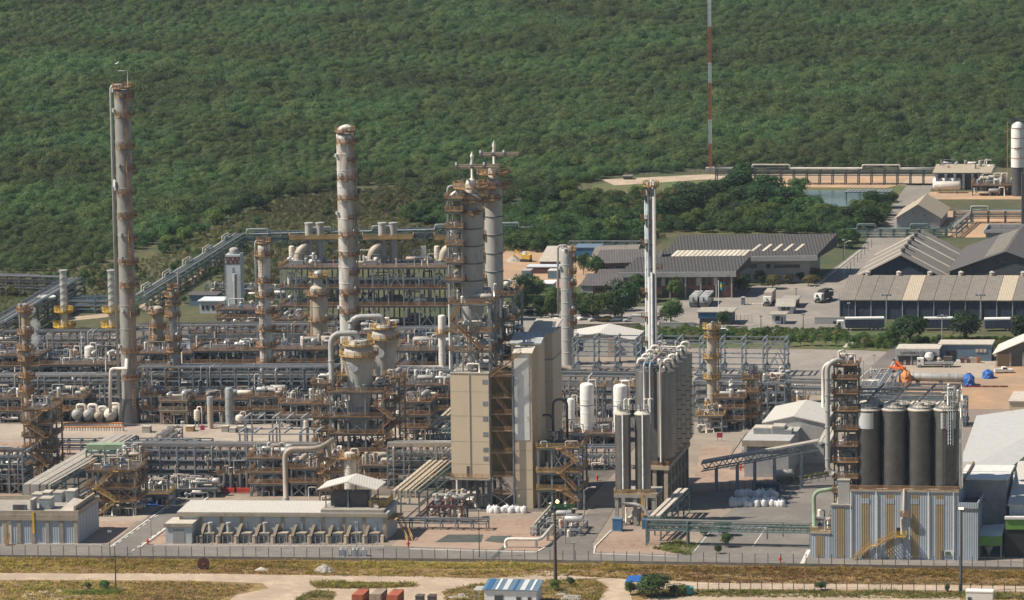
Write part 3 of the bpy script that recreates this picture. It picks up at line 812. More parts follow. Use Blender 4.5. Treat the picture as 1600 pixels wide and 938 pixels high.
def car(label, px, py, ang, m, pickup=False, group=None):
 f = vehicle_frame(px, py, ang)
 t = thing('pickup_truck' if pickup else 'parked_car', label, 'pickup' if pickup else 'car', f.o, group)
 L = 5.0 if pickup else 4.3
 mb = MB(f)
 if pickup:
  mb.xprism([(-0.9, 0.45), (0.9, 0.45), (0.9, 1.05), (-0.9, 1.05)], -L / 2, L / 2)
  mb.vprism([(-0.5, 1.05), (1.1, 1.05), (0.7, 1.7), (-0.35, 1.7)], -0.8, 0.8)
  mb.box(-L / 2, -0.9, 1.05, -0.55, -0.82, 1.3); mb.box(-L / 2, 0.82, 1.05, -0.55, 0.9, 1.3)
 else:
  mb.vprism([(-2.15, 0.35), (2.15, 0.35), (2.15, 0.78), (1.15, 0.95), (-1.9, 0.98), (-2.15, 0.85)], -0.86, 0.86)
  mb.vprism([(-1.8, 0.96), (1.15, 0.94), (0.45, 1.44), (-1.2, 1.46)], -0.74, 0.74)
 mb.build('body', m, t)
 g = MB(f)
 if pickup: g.vprism([(-0.35, 1.12), (0.93, 1.12), (0.66, 1.6), (-0.3, 1.6)], -0.83, 0.83)
 else: g.vprism([(-1.55, 1.0), (0.95, 0.99), (0.42, 1.37), (-1.13, 1.39)], -0.78, 0.78)
 g.build('side_window', 'glass', t)
 w_ = MB(f)
 if pickup: w_.beam((1.06, 0, 1.15), (0.76, 0, 1.62), 1.4, 0.04)
 else: w_.beam((1.14, 0, 0.98), (0.52, 0, 1.41), 1.3, 0.05)
 w_.build('windscreen', 'glass', t)
 wheels(f, t, (-1.35, 1.35), 1.75, 0.34, 0.22)
 return t
def cab(f, t, x0, m, h=2.9, L=2.0, w_=2.4):
 c = MB(f).vprism([(x0, 0.7), (x0 + L, 0.7), (x0 + L, 1.7), (x0 + L - 0.22, h), (x0, h)], -w_ / 2, w_ / 2).build('cab', m, t)
 MB(f).beam((x0 + L + 0.01, 0, 1.75), (x0 + L - 0.17, 0, h - 0.35), w_ * 0.88, 0.06).build('windscreen', 'glass', c)
 for s in (-1, 1): MB(f).box(x0 + 0.9, s * w_ / 2 - 0.02, 1.7, x0 + L - 0.35, s * w_ / 2 + 0.02, h - 0.45).build('side_window', 'glass', c)
 MB(f).box(x0 + L + 0.002, -w_ / 2 + 0.1, 0.55, x0 + L + 0.2, w_ / 2 - 0.1, 1.0).build('bumper', 'darksteel', t)
 MB(f).box(x0 + L + 0.002, -w_ / 2 + 0.5, 1.05, x0 + L + 0.06, w_ / 2 - 0.5, 1.5).build('grille', 'black', t)
# ================================================================ setting
me = bpy.data.meshes.new('ground')
me.from_pydata([(-2500, 500, 0), (2500, 500, 0), (2500, 6500, 0), (-2500, 6500, 0)], [], [(0, 1, 2, 3)])
me.materials.append(MATS['g_meadow'])
o = bpy.data.objects.new('ground', me); COL.objects.link(o); o['kind'] = 'structure'
SH = structure_sheet
SH('plant_yard', [(-80, 874), (800, 878), (1700, 894), (1700, 560), (1395, 545), (1100, 538), (760, 522), (700, 505), (430, 505), (210, 512), (-80, 530)], 0.03, 'g_yard')
SH('field', [(-120, 862), (500, 868), (800, 874), (1720, 888), (1720, 1010), (-120, 1010)], 0.04, 'g_field')
SH('process_floor', [(-80, 664), (718, 666), (718, 505), (430, 505), (300, 512), (210, 514), (-80, 534)], 0.045, 'g_process_shaded')  # floor sheets with the shade between racks put into their colour
SH('process_floor', [(-80, 714), (718, 714), (718, 776), (345, 772), (130, 775), (40, 800), (-80, 780)], 0.05, 'g_process_shaded')
SH('process_floor', [(718, 800), (718, 566), (1002, 585), (1240, 600), (1240, 660), (1090, 676), (1000, 690), (960, 740), (900, 800)], 0.05, 'g_process_shaded')
SH('pavement', [(-80, 664), (520, 664), (720, 668), (720, 690), (-80, 688)], 0.06, 'g_paving')
SH('gravel_bed', [(-80, 690), (720, 693), (720, 712), (-80, 710)], 0.06, 'g_redgravel')
SH('gravel_bed', [(143, 815), (214, 815), (170, 856), (112, 850)], 0.06, 'g_redgravel')
SH('pavement', [(170, 780), (262, 780), (222, 815), (150, 815)], 0.065, 'g_paving')
SH('gravel_bed', [(222, 858), (262, 822), (300, 815), (300, 850)], 0.06, 'g_redgravel')
SH('gravel_bed', [(610, 854), (648, 826), (690, 812), (860, 812), (872, 838), (842, 864), (700, 864)], 0.06, 'g_redgravel')
SH('gravel_bed', [(925, 863), (952, 830), (1006, 826), (1075, 835), (1070, 866), (1040, 868)], 0.06, 'g_redgravel')
SH('gravel_bed', [(1096, 698), (1240, 706), (1262, 735), (1180, 762), (1080, 770)], 0.06, 'g_redgravel')
SH('gravel_bed', [(960, 700), (720, 700), (720, 730), (940, 730)], 0.06, 'g_redgravel')
SH('gravel_bed', [(-80, 768), (40, 768), (20, 800), (-80, 800)], 0.06, 'g_redgravel')
SH('dirt_yard', [(1340, 612), (1362, 585), (1400, 560), (1560, 556), (1700, 556), (1700, 640), (1500, 640), (1340, 625)], 0.06, 'g_orange')
SH('pavement', [(1405, 562), (1560, 562), (1545, 592), (1395, 590)], 0.09, 'g_paving')
SH('pavement', [(1085, 660), (1180, 668), (1175, 690), (1085, 690)], 0.065, 'g_paving')
SH('lot', [(1140, 548), (1395, 548), (1322, 612), (1060, 600), (1040, 560)], 0.06, 'g_lot')
SH('road', [(1262, 660), (1395, 543), (1432, 546), (1345, 640), (1300, 668)], 0.09, 'g_asphalt')
SH('road', [(-80, 848), (250, 851), (620, 854), (850, 862), (1100, 868), (1700, 880), (1700, 892), (1100, 880), (850, 876), (-80, 870)], 0.09, 'g_asphalt')
SH('road', [(160, 858), (285, 770), (338, 768), (222, 858)], 0.11, 'g_asphalt')
SH('road', [(830, 866), (868, 845), (910, 810), (930, 790), (962, 790), (948, 815), (925, 850), (928, 868)], 0.11, 'g_asphalt')
SH('car_park', [(1066, 876), (1108, 828), (1150, 790), (1225, 742), (1320, 745), (1262, 886)], 0.11, 'g_asphalt')
SH('road', [(760, 520), (900, 505), (1330, 522), (1330, 530), (1000, 533), (900, 530)], 0.05, 'g_lot')
SH('lawn', [(880, 512), (960, 524), (1325, 518), (1700, 528), (1700, 556), (1430, 552), (1325, 547), (960, 540)], 0.07, 'g_lawn')
SH('car_park', [(770, 492), (1040, 478), (1050, 508), (770, 515)], 0.09, 'g_lot')
SH('car_park', [(1130, 524), (1330, 524), (1335, 440), (1400, 385), (1352, 383), (1272, 443), (1150, 448), (1050, 455), (1050, 500)], 0.06, 'g_lot')
SH('road', [(1340, 395), (1418, 288), (1460, 288), (1400, 395)], 0.05, 'g_lot')
SH('road', [(940, 281), (1100, 273), (1460, 273), (1475, 290), (1400, 290), (1100, 281), (960, 290)], 0.05, 'g_dirt')
SH('lawn', [(925, 290), (960, 284), (1105, 282), (1110, 312), (930, 322)], 0.045, 'g_lawn')
SH('dirt_yard', [(1395, 300), (1640, 300), (1640, 370), (1480, 372), (1440, 335)], 0.04, 'g_orange')
SH('lawn', [(1430, 312), (1640, 312), (1640, 330), (1420, 330)], 0.07, 'g_meadow')
SH('dirt_yard', [(770, 395), (900, 380), (960, 400), (900, 450), (780, 452)], 0.05, 'g_orange')
SH('dirt_yard', [(1210, 276), (1420, 276), (1410, 288), (1385, 294), (1215, 293)], 0.07, 'g_orange')
SH('pond', [(1205, 301), (1260, 298), (1385, 299), (1398, 302), (1375, 321), (1300, 323), (1240, 321), (1200, 312)], 0.08, 'g_pond')
SH('lawn', [(1180, 292), (1420, 290), (1402, 330), (1180, 330)], 0.045, 'g_lawn')
SH('lawn', [(1095, 352), (1195, 352), (1185, 366), (1085, 366)], 0.045, 'g_lawn')
SH('lawn', [(880, 372), (1010, 372), (1010, 395), (880, 395)], 0.045, 'g_lawn')
SH('path', [(215, 480), (300, 430), (345, 400), (350, 405), (300, 445), (230, 487)], 0.05, 'g_dirt')
SH('path', [(100, 497), (185, 488), (185, 494), (100, 503)], 0.05, 'g_dirt')
SH('dirt_track', [(-120, 895), (120, 897), (300, 896), (420, 899), (640, 901), (760, 905), (830, 898), (862, 890), (900, 901), (985, 906), (1130, 912), (1400, 914), (1720, 918), (1720, 927), (1400, 922),
    (1130, 921), (1010, 920), (985, 926), (1000, 1000), (380, 1000), (350, 945), (370, 930), (420, 920), (410, 912), (300, 908), (120, 907), (-120, 907)], 0.07, 'g_dirt')
SH('dirt_track', [(40, 926), (90, 920), (130, 930), (60, 945), (30, 940)], 0.07, 'g_dirt')
SH('dirt_track', [(1010, 932), (1250, 928), (1500, 934), (1500, 945), (1010, 945)], 0.07, 'g_dirt')
SH('grass_island', [(486, 912), (520, 909), (640, 912), (655, 917), (600, 920), (495, 920)], 0.10, 'g_field')
SH('grass_island', [(465, 935), (490, 923), (525, 925), (515, 945), (455, 950)], 0.10, 'g_field')
SH('grass_island', [(690, 925), (740, 914), (930, 905), (950, 918), (930, 945), (700, 940)], 0.10, 'g_field')
def line(pts, wd, z=0.14, name='road_marking', m='linepaint'):
 for a, b in zip(pts[:-1], pts[1:]):
  A, B = G(*a), G(*b); d = (B - A).normalized(); s_ = Vector((d.y, -d.x, 0)) * wd / 2
  mb = MB(); mb.add([tuple(A - s_ + Vector((0, 0, z))), tuple(B - s_ + Vector((0, 0, z))), tuple(B + s_ + Vector((0, 0, z))), tuple(A + s_ + Vector((0, 0, z)))], [(0, 1, 2, 3)])
  ob = mb.build(name, m); ob['kind'] = 'structure'
def kerb(pts, name='kerb'):
 mb = MB()
 for a, b in zip(pts[:-1], pts[1:]):
  A, B = G(*a), G(*b); mb.beam(A + Vector((0, 0, 0.12)), B + Vector((0, 0, 0.12)), 0.35, 0.24)
 ob = mb.build(name, 'linepaint'); ob['kind'] = 'structure'
line([(1082, 866), (1117, 822)], 0.22); line([(1176, 855), (1198, 824)], 0.22); line([(1230, 780), (1241, 765)], 0.22); line([(1264, 860), (1253, 882)], 0.9, m='linepaint')
line([(1335, 655), (1400, 560)], 0.2); line([(1320, 612), (1362, 575)], 0.25)
for i in range(12):
 a = 176 + (288 - 176) * i / 12; line([(a, 855 - (a - 176) * 0.70), (a + 5, 855 - (a + 5 - 176) * 0.70)], 0.3)
 a = 206 + (300 - 206) * i / 12; line([(a, 862 - (a - 206) * 0.70), (a + 4.5, 862 - (a + 4.5 - 206) * 0.70)], 0.3)
kerb([(172, 856), (285, 775)]); kerb([(218, 857), (330, 775)]); kerb([(-60, 849), (160, 852)]); kerb([(240, 853), (600, 855)]); kerb([(640, 859), (838, 864), (868, 847)])
kerb([(928, 866), (930, 855), (955, 830)]); kerb([(928, 866), (1060, 871)]); kerb([(-60, 690), (720, 694)]); kerb([(-60, 664), (500, 666)])
kerb([(1355, 615), (1420, 550)]); kerb([(1272, 450), (1345, 392)])
for i in range(5): line([(1171 + 4.5 * i, 474.5), (1173 + 4.5 * i, 475.5)], 0.5)
for i in range(5): line([(1252 + 5 * i, 474), (1254.5 + 5 * i, 474)], 0.5)
SH('concrete_pad', [(680, 848), (700, 836), (755, 836), (752, 848)], 0.10, 'g_pad'); SH('concrete_pad', [(757, 846), (768, 838), (800, 838), (790, 850)], 0.10, 'g_pad')
SH('drain', [(766, 874), (788, 852), (794, 852), (774, 874)], 0.12, 'g_pad')
def inpoly(x, y, P):
 c = False; j = len(P) - 1
 for i in range(len(P)):
  if (P[i][1] > y) != (P[j][1] > y) and x < (P[j][0] - P[i][0]) * (y - P[i][1]) / (P[j][1] - P[i][1]) + P[i][0]: c = not c
  j = i
 return c
FOREST = [(-90, -45), (1690, -45), (1690, 262), (1440, 262), (1290, 266), (1120, 264), (1040, 270), (950, 276), (900, 290), (850, 300), (790, 318), (720, 322), (660, 316), (620, 290), (560, 292), (530, 300),
  (400, 316), (330, 340), (300, 352), (215, 392), (120, 424), (-90, 432)]
rs = random.Random(5)
def scatter_stuff(name, polys, y0, y1, step, smin, smax, leafm, shapes, grow=0.0, big=0.2):
 """one mass of vegetation: crowns spread over the ground by geometry nodes"""
 pts = []; y = y0
 while y < y1:
  st = step + grow * (y - y0) / 1400; x = -0.13 * y
  while x < 0.13 * y:
   p = (x + rs.uniform(-0.5, 0.5) * st, y + rs.uniform(-0.5, 0.5) * st, 0); q = proj(p)
   if any(inpoly(q[0], q[1], P) for P in polys): pts.append(p)
   x += st
  y += st * 1.08
 sz = []
 for p in pts:
  z = 0.5 + 0.25 * (math.sin(p[0] * 0.021 + 2 * math.sin(p[1] * 0.009)) + math.sin(p[1] * 0.017 + 1.7 * math.sin(p[0] * 0.013 + 1)))
  k = rs.uniform(smin, smin + (smax - smin) * 0.55) if rs.random() > big * 2 * z else rs.uniform(smin + (smax - smin) * 0.5, smax)
  sz.append(k * (0.8 + 0.35 * z))
 fm = bpy.data.meshes.new(name); n = len(pts); fm.vertices.add(n); fm.vertices.foreach_set('co', np.array(pts, dtype=np.float32).ravel())
 for nm, d in (('fs', sz), ('fr', [rs.uniform(0, 6.28) for _ in pts]), ('fz', [rs.uniform(0.75, 1.2) for _ in pts])):
  at = fm.attributes.new(nm, 'FLOAT', 'POINT'); at.data.foreach_set('value', np.array(d, dtype=np.float32))
 at = fm.attributes.new('fi', 'INT', 'POINT'); at.data.foreach_set('value', np.array([rs.randrange(len(shapes)) for _ in pts], dtype=np.int32))
 fo = bpy.data.objects.new(name, fm); COL.objects.link(fo); fo['kind'] = 'stuff'
 ng = bpy.data.node_groups.new(name + '_scatter', 'GeometryNodeTree')
 ng.interface.new_socket('Geometry', in_out='INPUT', socket_type='NodeSocketGeometry'); ng.interface.new_socket('Geometry', in_out='OUTPUT', socket_type='NodeSocketGeometry')
 N = ng.nodes; Lk = ng.links
 gi = N.new('NodeGroupInput'); go = N.new('NodeGroupOutput'); g2i = N.new('GeometryNodeGeometryToInstance')
 for sh in shapes:
  po = bpy.data.objects.new('crown', crown_mesh('crown', *sh[:5], leafm, *sh[5:]))
  oi = N.new('GeometryNodeObjectInfo'); oi.inputs[0].default_value = po; oi.inputs['As Instance'].default_value = False
  Lk.new(oi.outputs['Geometry'], g2i.inputs[0])
 iop = N.new('GeometryNodeInstanceOnPoints'); iop.inputs['Pick Instance'].default_value = True
 def named(nm, ty):
  a = N.new('GeometryNodeInputNamedAttribute'); a.data_type = ty; a.inputs[0].default_value = nm; return a.outputs[0]
 cx = N.new('ShaderNodeCombineXYZ'); fsn = named('fs', 'FLOAT'); Lk.new(fsn, cx.inputs[0]); Lk.new(fsn, cx.inputs[1])
 mu = N.new('ShaderNodeMath'); mu.operation = 'MULTIPLY'; Lk.new(fsn, mu.inputs[0]); Lk.new(named('fz', 'FLOAT'), mu.inputs[1]); Lk.new(mu.outputs[0], cx.inputs[2])
 cr_ = N.new('ShaderNodeCombineXYZ'); Lk.new(named('fr', 'FLOAT'), cr_.inputs[2])
 e2r = N.new('FunctionNodeEulerToRotation'); Lk.new(cr_.outputs[0], e2r.inputs[0])
 Lk.new(gi.outputs[0], iop.inputs['Points']); Lk.new(g2i.outputs[0], iop.inputs['Instance']); Lk.new(named('fi', 'INT'), iop.inputs['Instance Index'])
 Lk.new(e2r.outputs[0], iop.inputs['Rotation']); Lk.new(cx.outputs[0], iop.inputs['Scale']); Lk.new(iop.outputs[0], go.inputs[0])
 fo.modifiers.new('scatter', 'NODES').node_group = ng
 print(name, n)
scatter_stuff('forest', [FOREST], 1400, 2560, 3.7, 0.40, 1.1, 'leaf_forest', [(8.6, 4.9, 0.2, 1400, 0.27, 11 + k, 13) for k in range(6)], 1.2)
TH = [[(786, 390), (796, 342), (850, 306), (890, 304), (940, 316), (1010, 322), (1010, 380), (900, 388), (840, 394)], [(895, 324), (950, 312), (1010, 314), (1060, 312), (1105, 304), (1190, 298), (1214, 320), (1180, 345), (1020, 352), (920, 340)],
 [(1020, 364), (1060, 344), (1190, 340), (1230, 322), (1310, 336), (1385, 330), (1385, 352), (1320, 368), (1080, 364)], [(630, 345), (690, 316), (790, 320), (790, 352), (700, 358)]]
scatter_stuff('undergrowth', TH, 1380, 1740, 3.2, 0.45, 0.8, 'leaf_mid', [(8.0, 6.0, 0.2, 900, 0.36, 41 + k, 9) for k in range(4)])
MEADOW = [[(235, 404), (345, 352), (440, 312), (540, 300), (630, 292), (660, 318), (640, 350), (704, 360), (704, 408), (440, 412), (436, 480), (350, 480), (345, 420), (300, 445), (250, 480), (-80, 500), (-80, 430), (120, 422)], [(715, 358), (845, 350), (845, 395), (715, 395)], [(880, 388), (1030, 366), (1040, 372), (1000, 398), (890, 398)]]
scatter_stuff('meadow_scrub', MEADOW, 1360, 1740, 2.0, 0.25, 0.75, 'leaf_olive', [(4.2, 2.2, 0.0, 240, 0.22, 61 + k, 6) for k in range(4)], 0, 0.12)
scatter_stuff('hedge_growth', [[(885, 514), (1322, 518), (1325, 533), (962, 536), (885, 524)], [(1325, 530), (1700, 534), (1700, 549), (1325, 545)]], 1290, 1400, 1.5, 0.3, 0.7, 'leaf_light', [(4.2, 3.0, 0.0, 320, 0.24, 71 + k, 6) for k in range(3)])
HZ = MB().box(-420, 620, -1.0, 420, 2640, 236.0)
hz = bpy.data.meshes.new('haze')
hz.from_pydata([(-600, -60, -1), (600, -60, -1), (600, 2700, -1), (-600, 2700, -1), (-600, -60, 240), (600, -60, 240), (600, 2700, 240), (-600, 2700, 240)], [],
   [(0, 3, 2, 1), (4, 5, 6, 7), (0, 1, 5, 4), (1, 2, 6, 5), (2, 3, 7, 6), (3, 0, 4, 7)])
hm = bpy.data.materials.new('haze'); hm.use_nodes = True
for n_ in list(hm.node_tree.nodes):
 if n_.type != 'OUTPUT_MATERIAL': hm.node_tree.nodes.remove(n_)
pv = hm.node_tree.nodes.new('ShaderNodeVolumePrincipled'); pv.inputs['Color'].default_value = (0.66, 0.82, 1.0, 1); pv.inputs['Density'].default_value = 0.00003
hm.node_tree.links.new(pv.outputs[0], [n_ for n_ in hm.node_tree.nodes if n_.type == 'OUTPUT_MATERIAL'][0].inputs['Volume'])
hz.materials.append(hm)
ho = bpy.data.objects.new('haze', hz); COL.objects.link(ho); ho['kind'] = 'stuff'
# ================================================================ process plant, left and centre
def Z(px, py, *rows):
 o = G(px, py); r = [zt(o, q) for q in rows]
 return r[0] if len(r) == 1 else r
def lin(a, b, n): return [a + (b - a) * i / (n - 1) for i in range(n)]
def frm(label, x0, x1, py, depth, nx, ny, rows, dy=0.0, **k):
 f, L = bfr((x0, py), (x1, py + dy))
 lv = sorted(Z((x0 + x1) / 2, py + dy / 2, *rows) if len(rows) > 1 else [Z((x0 + x1) / 2, py, rows[0])])
 return frame(label, f, lin(0, L, nx), lin(0, depth, ny), lv, **k), f, L
t, o, r, h = column('tallest grey distillation column at the left, with a flared dark base', 204, 660, 139, 25, 'insul', [149, 153, 180, 229, 265, 302, 338, 373, 410, 446, 492, 548, 590], skirt=(622, 33, 'silo'), pipes=[(178, 0.42, None, 7, 'greyinsul')], bands=13, lad=-62, arc=(-120, 60))
guard(t, o, r, h + 0.3)
MB().tube([(o.x + 1.5, o.y, h), (o.x + 1.5, o.y, h + 4.6), (o.x - 0.8, o.y, h + 4.6)], 0.12, 6).build('davit', 'palesteel', t)
MB().spin((o.x - r - 0.6, o.y - 0.8, Z(204, 660, 286)), (o.x - r + 0.6, o.y - 0.3, Z(204, 660, 286)), [(1.0, 0), (1.0, 0.3), (0.7, 0.4)], 12).build('manway', 'white', t)
MB().tube([(o.x - r * 0.4, o.y - r - 0.5, 14.5), (o.x - r - 2.5, o.y - r - 0.6, 14.5), (o.x - r - 2.9, o.y - r - 0.6, 3)], 0.4, 8, 0.9).tube([(o.x - 0.5, o.y - r - 0.4, 14.4), (o.x - 0.3, o.y - r - 0.4, 17)], 0.5, 8).build('reboiler_pipe', 'pipe_white', t)
t, o, r, h = column('pale rust-streaked column with a curved vapour pipe on top, behind the two hoppers', 546, 592, 207, 27, 'paleinsul', [222, 250, 279, 310, 340, 367, 398, 427, 457, 487, 515, 545], bands=15, lad=-35, arc=(-130, 50), pipes=[(-12, 0.2, 60, 8, 'palesteel')])
MB().tube([(o.x - r * 0.6, o.y, h - 1.2), (o.x - r * 0.6, o.y, h + 0.6), (o.x + r * 0.6, o.y, h + 1.6), (o.x + r * 0.6, o.y, h - 2)], 0.95, 12, 1.6).build('overhead_pipe', 'pipe_white', t)
guard(t, o, r, h + 0.4)
t, o, r, h = column('slim white column with yellow-brown platforms between the tall column and the pale one', 417, 614, 380, 19, 'paleinsul', [398, 440, 462, 487, 515, 540, 565, 590], bands=10, lad=-110, arc=(-190, 30), pipes=[(180, 0.28, None, 20, 'palesteel')])
guard(t, o, r, h + 0.2)
t, o, r, h = column('slender column left of the grey column cluster with a brown rusty head', 274, 640, 452, 11, 'palesteel', [462, 475, 493, 530, 548, 575, 590, 618], bands=9, lad=-150, pipes=[(-5, 0.22, 36, 6, 'greyinsul')], wd=1.3)
guard(t, o, r * 1.3, h + 0.2)
t, o, r, h = column('short beige column beside the tallest column, with a dome and platform', 248, 576, 478, 18, 'tan', [488, 510, 530, 552], bands=5, lad=-120)
t, o, r, h = column('stout beige tower with a narrower neck in front of the furnace deck', 500, 578, 445, 27, 'tan', [460, 500, 528, 548], bands=5, lad=-150, arc=(-200, 20))
MB().lathe(o.x, o.y, [(r * 0.55, h - 0.6), (r * 0.55, h + 3.2), (r * 0.4, h + 3.7), (0.05, h + 4.0)], 16).build('neck', 'palesteel', t)
ring_platform(t, o.x, o.y, r * 0.55, h + 2.4, 'yellow', -200, 160, 1.4)
t, o, r, h = column('thin rusty column rising from the brown stair tower at the far left', 44, 672, 474, 11, 'rustytan', [485, 520, 545, 562, 588, 610], bands=6, lad=-50, pipes=[(180, 0.15, 30, 3, 'tan')], wd=1.3)
t, o, r, h = column('tall grey column with a hooked overhead pipe, in front of the parking lot', 887, 570, 388, 19, 'greyinsul', [392, 408, 425, 445, 465, 488, 505], bands=9, lad=-20, arc=(-75, 60), pipes=[(180, 0.33, None, 14, 'greyinsul')])
t, o, r, h = column('slim beige column with yellow platforms between the gabled pump house and the block of grouped bins', 1113, 668, 505, 15, 'tan', [512, 525, 558, 590, 632, 645], pm='yellow', bands=6, lad=-30, pipes=[(10, 0.12, None, 12, 'maroon')])
for i, (x, lab) in enumerate(((101, 'silver chimney with a spiral strake, left of the pair by the meadow'), (176, 'silver chimney with a spiral strake, partly hidden by the tallest column'))):
 o = G(x, 516); s = sc(o); h = zt(o, 422); r = 5.6 / s
 t = thing('chimney', lab, 'chimney', o)
 MB().lathe(o.x, o.y, [(r, 0), (r, h - 0.4), (r * 1.25, h - 0.3), (r * 1.25, h), (r * 0.9, h + 0.01)], 18).build('shell', 'alu', t)
 mb = MB()
 for k in range(3):
  p = []
  for j in range(60):
   a = 2.1 * k + j * 0.21; z = h * 0.3 + (h * 0.66) * j / 59
   p.append((o.x + (r + 0.08) * math.cos(a), o.y + (r + 0.08) * math.sin(a), z))
  mb.tube(p, 0.09, 4)
 mb.build('strake', 'greyinsul', t)
 ring_platform(t, o.x, o.y, r, zt(o, 486), 'brightyellow', -200, 160, 1.9); ring_platform(t, o.x, o.y, r, 1.2, 'brightyellow', -200, 160, 2.3)
 ladder(t, o.x, o.y, r, 1, zt(o, 486), -20, 'yellow')
f, L = bfr((354, 490), (377, 490)); H = Z(365, 490, 398)
t = thing('cold_box', 'tall pale blue-grey cold box tower with a dark red emblem near its top', 'cold box', f.w(L / 2, 2))
MB(f).box(0, 0, 0, L, L * 0.9, H).build('casing', 'whitewall', t)
MB(f).drum((L / 2, L * 0.45, H), (L / 2, L * 0.45, H + 1.2), L * 0.33, 14).build('cap', 'palewall', t)
z0, z1 = Z(365, 490, 411, 403); d = (z1 - z0)
em = MB(f)
for (a, b, c, e) in ((0.06, z1, 0.2, z0), (0.2, z0, 0.34, z1), (0.34, z1, 0.52, z0), (0.52, z0, 0.68, z1), (0.68, z1, 0.8, z0), (0.8, z0, 0.94, z1)):
 em.beam((L * a, -0.05, b), (L * c, -0.05, e), 0.08, 0.55)
em.box(0.02 * L, -0.08, z1, L * 0.98, -0.004, z1 + 0.35); em.box(0.02 * L, -0.08, z0 - 0.35, L * 0.98, -0.004, z0)
em.build('emblem', 'maroon', t)
ladder(t, f.w(0, 0).x, f.w(0, 0).y - 0.2, 0.2, 1, H - 1, -90, 'steel')
tank('slim pale tank with a wider head standing in front of the cold box', 368, 491, 428, 6, 'palesteel', nozzle=False, band=(0.80, 1.0, 'palewall'), name='vertical_vessel')
building('substation', 'small pale blue-white substation building left of the cold box', 'building', (312, 490), (347, 490), 471, 7, 'whitewall', 'whitewall', over=0.5, wins=((0.1, 0.2, 1.2, 2.3), (0.3, 0.4, 1.2, 2.3), (0.55, 0.65, 1.2, 2.3), (0.75, 0.85, 1.2, 2.3)))
building('substation', 'small white cabin just right of the cold box', 'building', (389, 489), (406, 489), 478, 4, 'whitewall', 'whitewall', over=0.3, doors=((0.4, 0.6, 2.1),))
building('equipment_shelter', 'dark low shelter behind the substation beside the cold box', 'building', (296, 478), (338, 478), 462, 6, 'bluewall', 'darkroof', over=0.4)
rack('thin white pipe line on posts passing behind the cold box', (322, 463), (460, 466), [3.6], 2.0, 9, 3, pipes=(2,), mats=['pipe_white'], brace=False, post=0.22)
LV = lambda x, y, *rows: sorted(Z(x, y, *rows))
rack('left pipe rack with twin tan headers passing the foot of the chimneys', (-70, 577), (186, 575), LV(60, 576, 553, 538, 522), 8, 10, 1, pipes=(7, 7, 4), big=[(1.2, 0.3, Z(60, 576, 522), 'tan'), (3.6, 0.28, Z(60, 576, 522), 'pipe_white')], ext=0)
rack('long pipe rack behind the slim columns, from the tallest column to the hoppers', (212, 572), (522, 569), LV(370, 570, 548, 530, 511), 9, 13, 2, pipes=(7, 7, 5), big=[(1.2, 0.35, Z(370, 570, 511), 'pipe_white'), (4.2, 0.3, Z(370, 570, 511), 'tan')])
rack('pipe rack section behind the second hopper, left of the reactor tower', (610, 569), (702, 567), LV(650, 568, 548, 530, 517), 9, 4, 3, pipes=(6, 6, 4), big=[(1.2, 0.4, Z(650, 568, 517), 'pipe_white')])
rack('front-left pipe rack with four loaded decks left of the tallest column', (-70, 652), (188, 651), LV(60, 651, 632, 618, 604, 590), 9, 11, 4, pipes=(8, 8, 8, 6), big=[(1.0, 0.4, Z(60, 651, 590), 'pipe_white'), (3.0, 0.25, Z(60, 651, 590), 'tan')])
rack('front pipe rack with four loaded decks between the tallest column and the hoppers', (216, 644), (520, 644), LV(370, 644, 625, 609, 592, 577), 9, 14, 5, pipes=(8, 8, 8, 6), big=[(1.0, 0.35, Z(370, 644, 577), 'pipe_white'), (3.4, 0.3, Z(370, 644, 577), 'alu')])
rack('pipe rack section between the hoppers and the beige building', (612, 652), (707, 652), LV(660, 652, 632, 615, 600, 582), 9, 5, 6, pipes=(7, 7, 7, 6), big=[(1.0, 0.35, Z(660, 652, 582), 'pipe_white')])
rack('pipe rack behind the white vertical vessels, right of the beige towers', (868, 652), (1002, 654), LV(930, 652, 632, 618, 605, 590), 9, 6, 7, pipes=(7, 7, 7, 6), big=[(0.8, 0.5, Z(930, 652, 604), 'pipe_white'), (4.0, 0.35, Z(930, 652, 588), 'pipe_white')])
rack('pipe rack with twin headers behind the slim beige column', (1084, 652), (1228, 654), LV(1150, 652, 632, 618, 605, 596), 9, 7, 8, pipes=(7, 7, 6, 5), big=[(0.8, 0.5, Z(1150, 652, 601), 'pipe_white'), (4.0, 0.35, Z(1150, 652, 592), 'pipe_white')])
rack('trussed pipe bridge crossing the road to the lattice tower', (1226, 654), (1296, 656), LV(1260, 655, 612, 601), 9, 4, 9, pipes=(4, 4), truss=True, skip_posts=(1, 2, 3), big=[(1.0, 0.5, Z(1260, 655, 601), 'pipe_white')], brace=False)
rack('front main pipe rack with one large pale header pipe', (196, 764), (496, 766), LV(350, 765, 745, 730, 716, 700), 8, 11, 10, pipes=(4, 5, 6, 5), big=[(0.7, 0.6, Z(350, 765, 700), 'pipe_white'), (2.4, 0.4, Z(350, 765, 700), 'tan')], truss=True)
rack('short main pipe rack stretch with a large pale header, left of the beige building', (606, 764), (708, 764), LV(650, 764, 745, 730, 716, 700), 8, 4, 11, pipes=(4, 5, 6, 5), big=[(0.7, 0.7, Z(650, 764, 700), 'pipe_white')], truss=True)
rack('far-left front pipe rack in front of the red gravel', (-70, 772), (36, 772), LV(10, 772, 752, 738, 722, 708), 8, 5, 12, pipes=(3, 4, 4, 4), big=[(0.8, 0.45, Z(10, 772, 708), 'tan')])
rack('low pipe run on short posts along the red gravel strip', (85, 712), (330, 713), [2.2, 4.0], 2.5, 12, 13, pipes=(1, 2), brace=False, post=0.2, mats=['palesteel'])
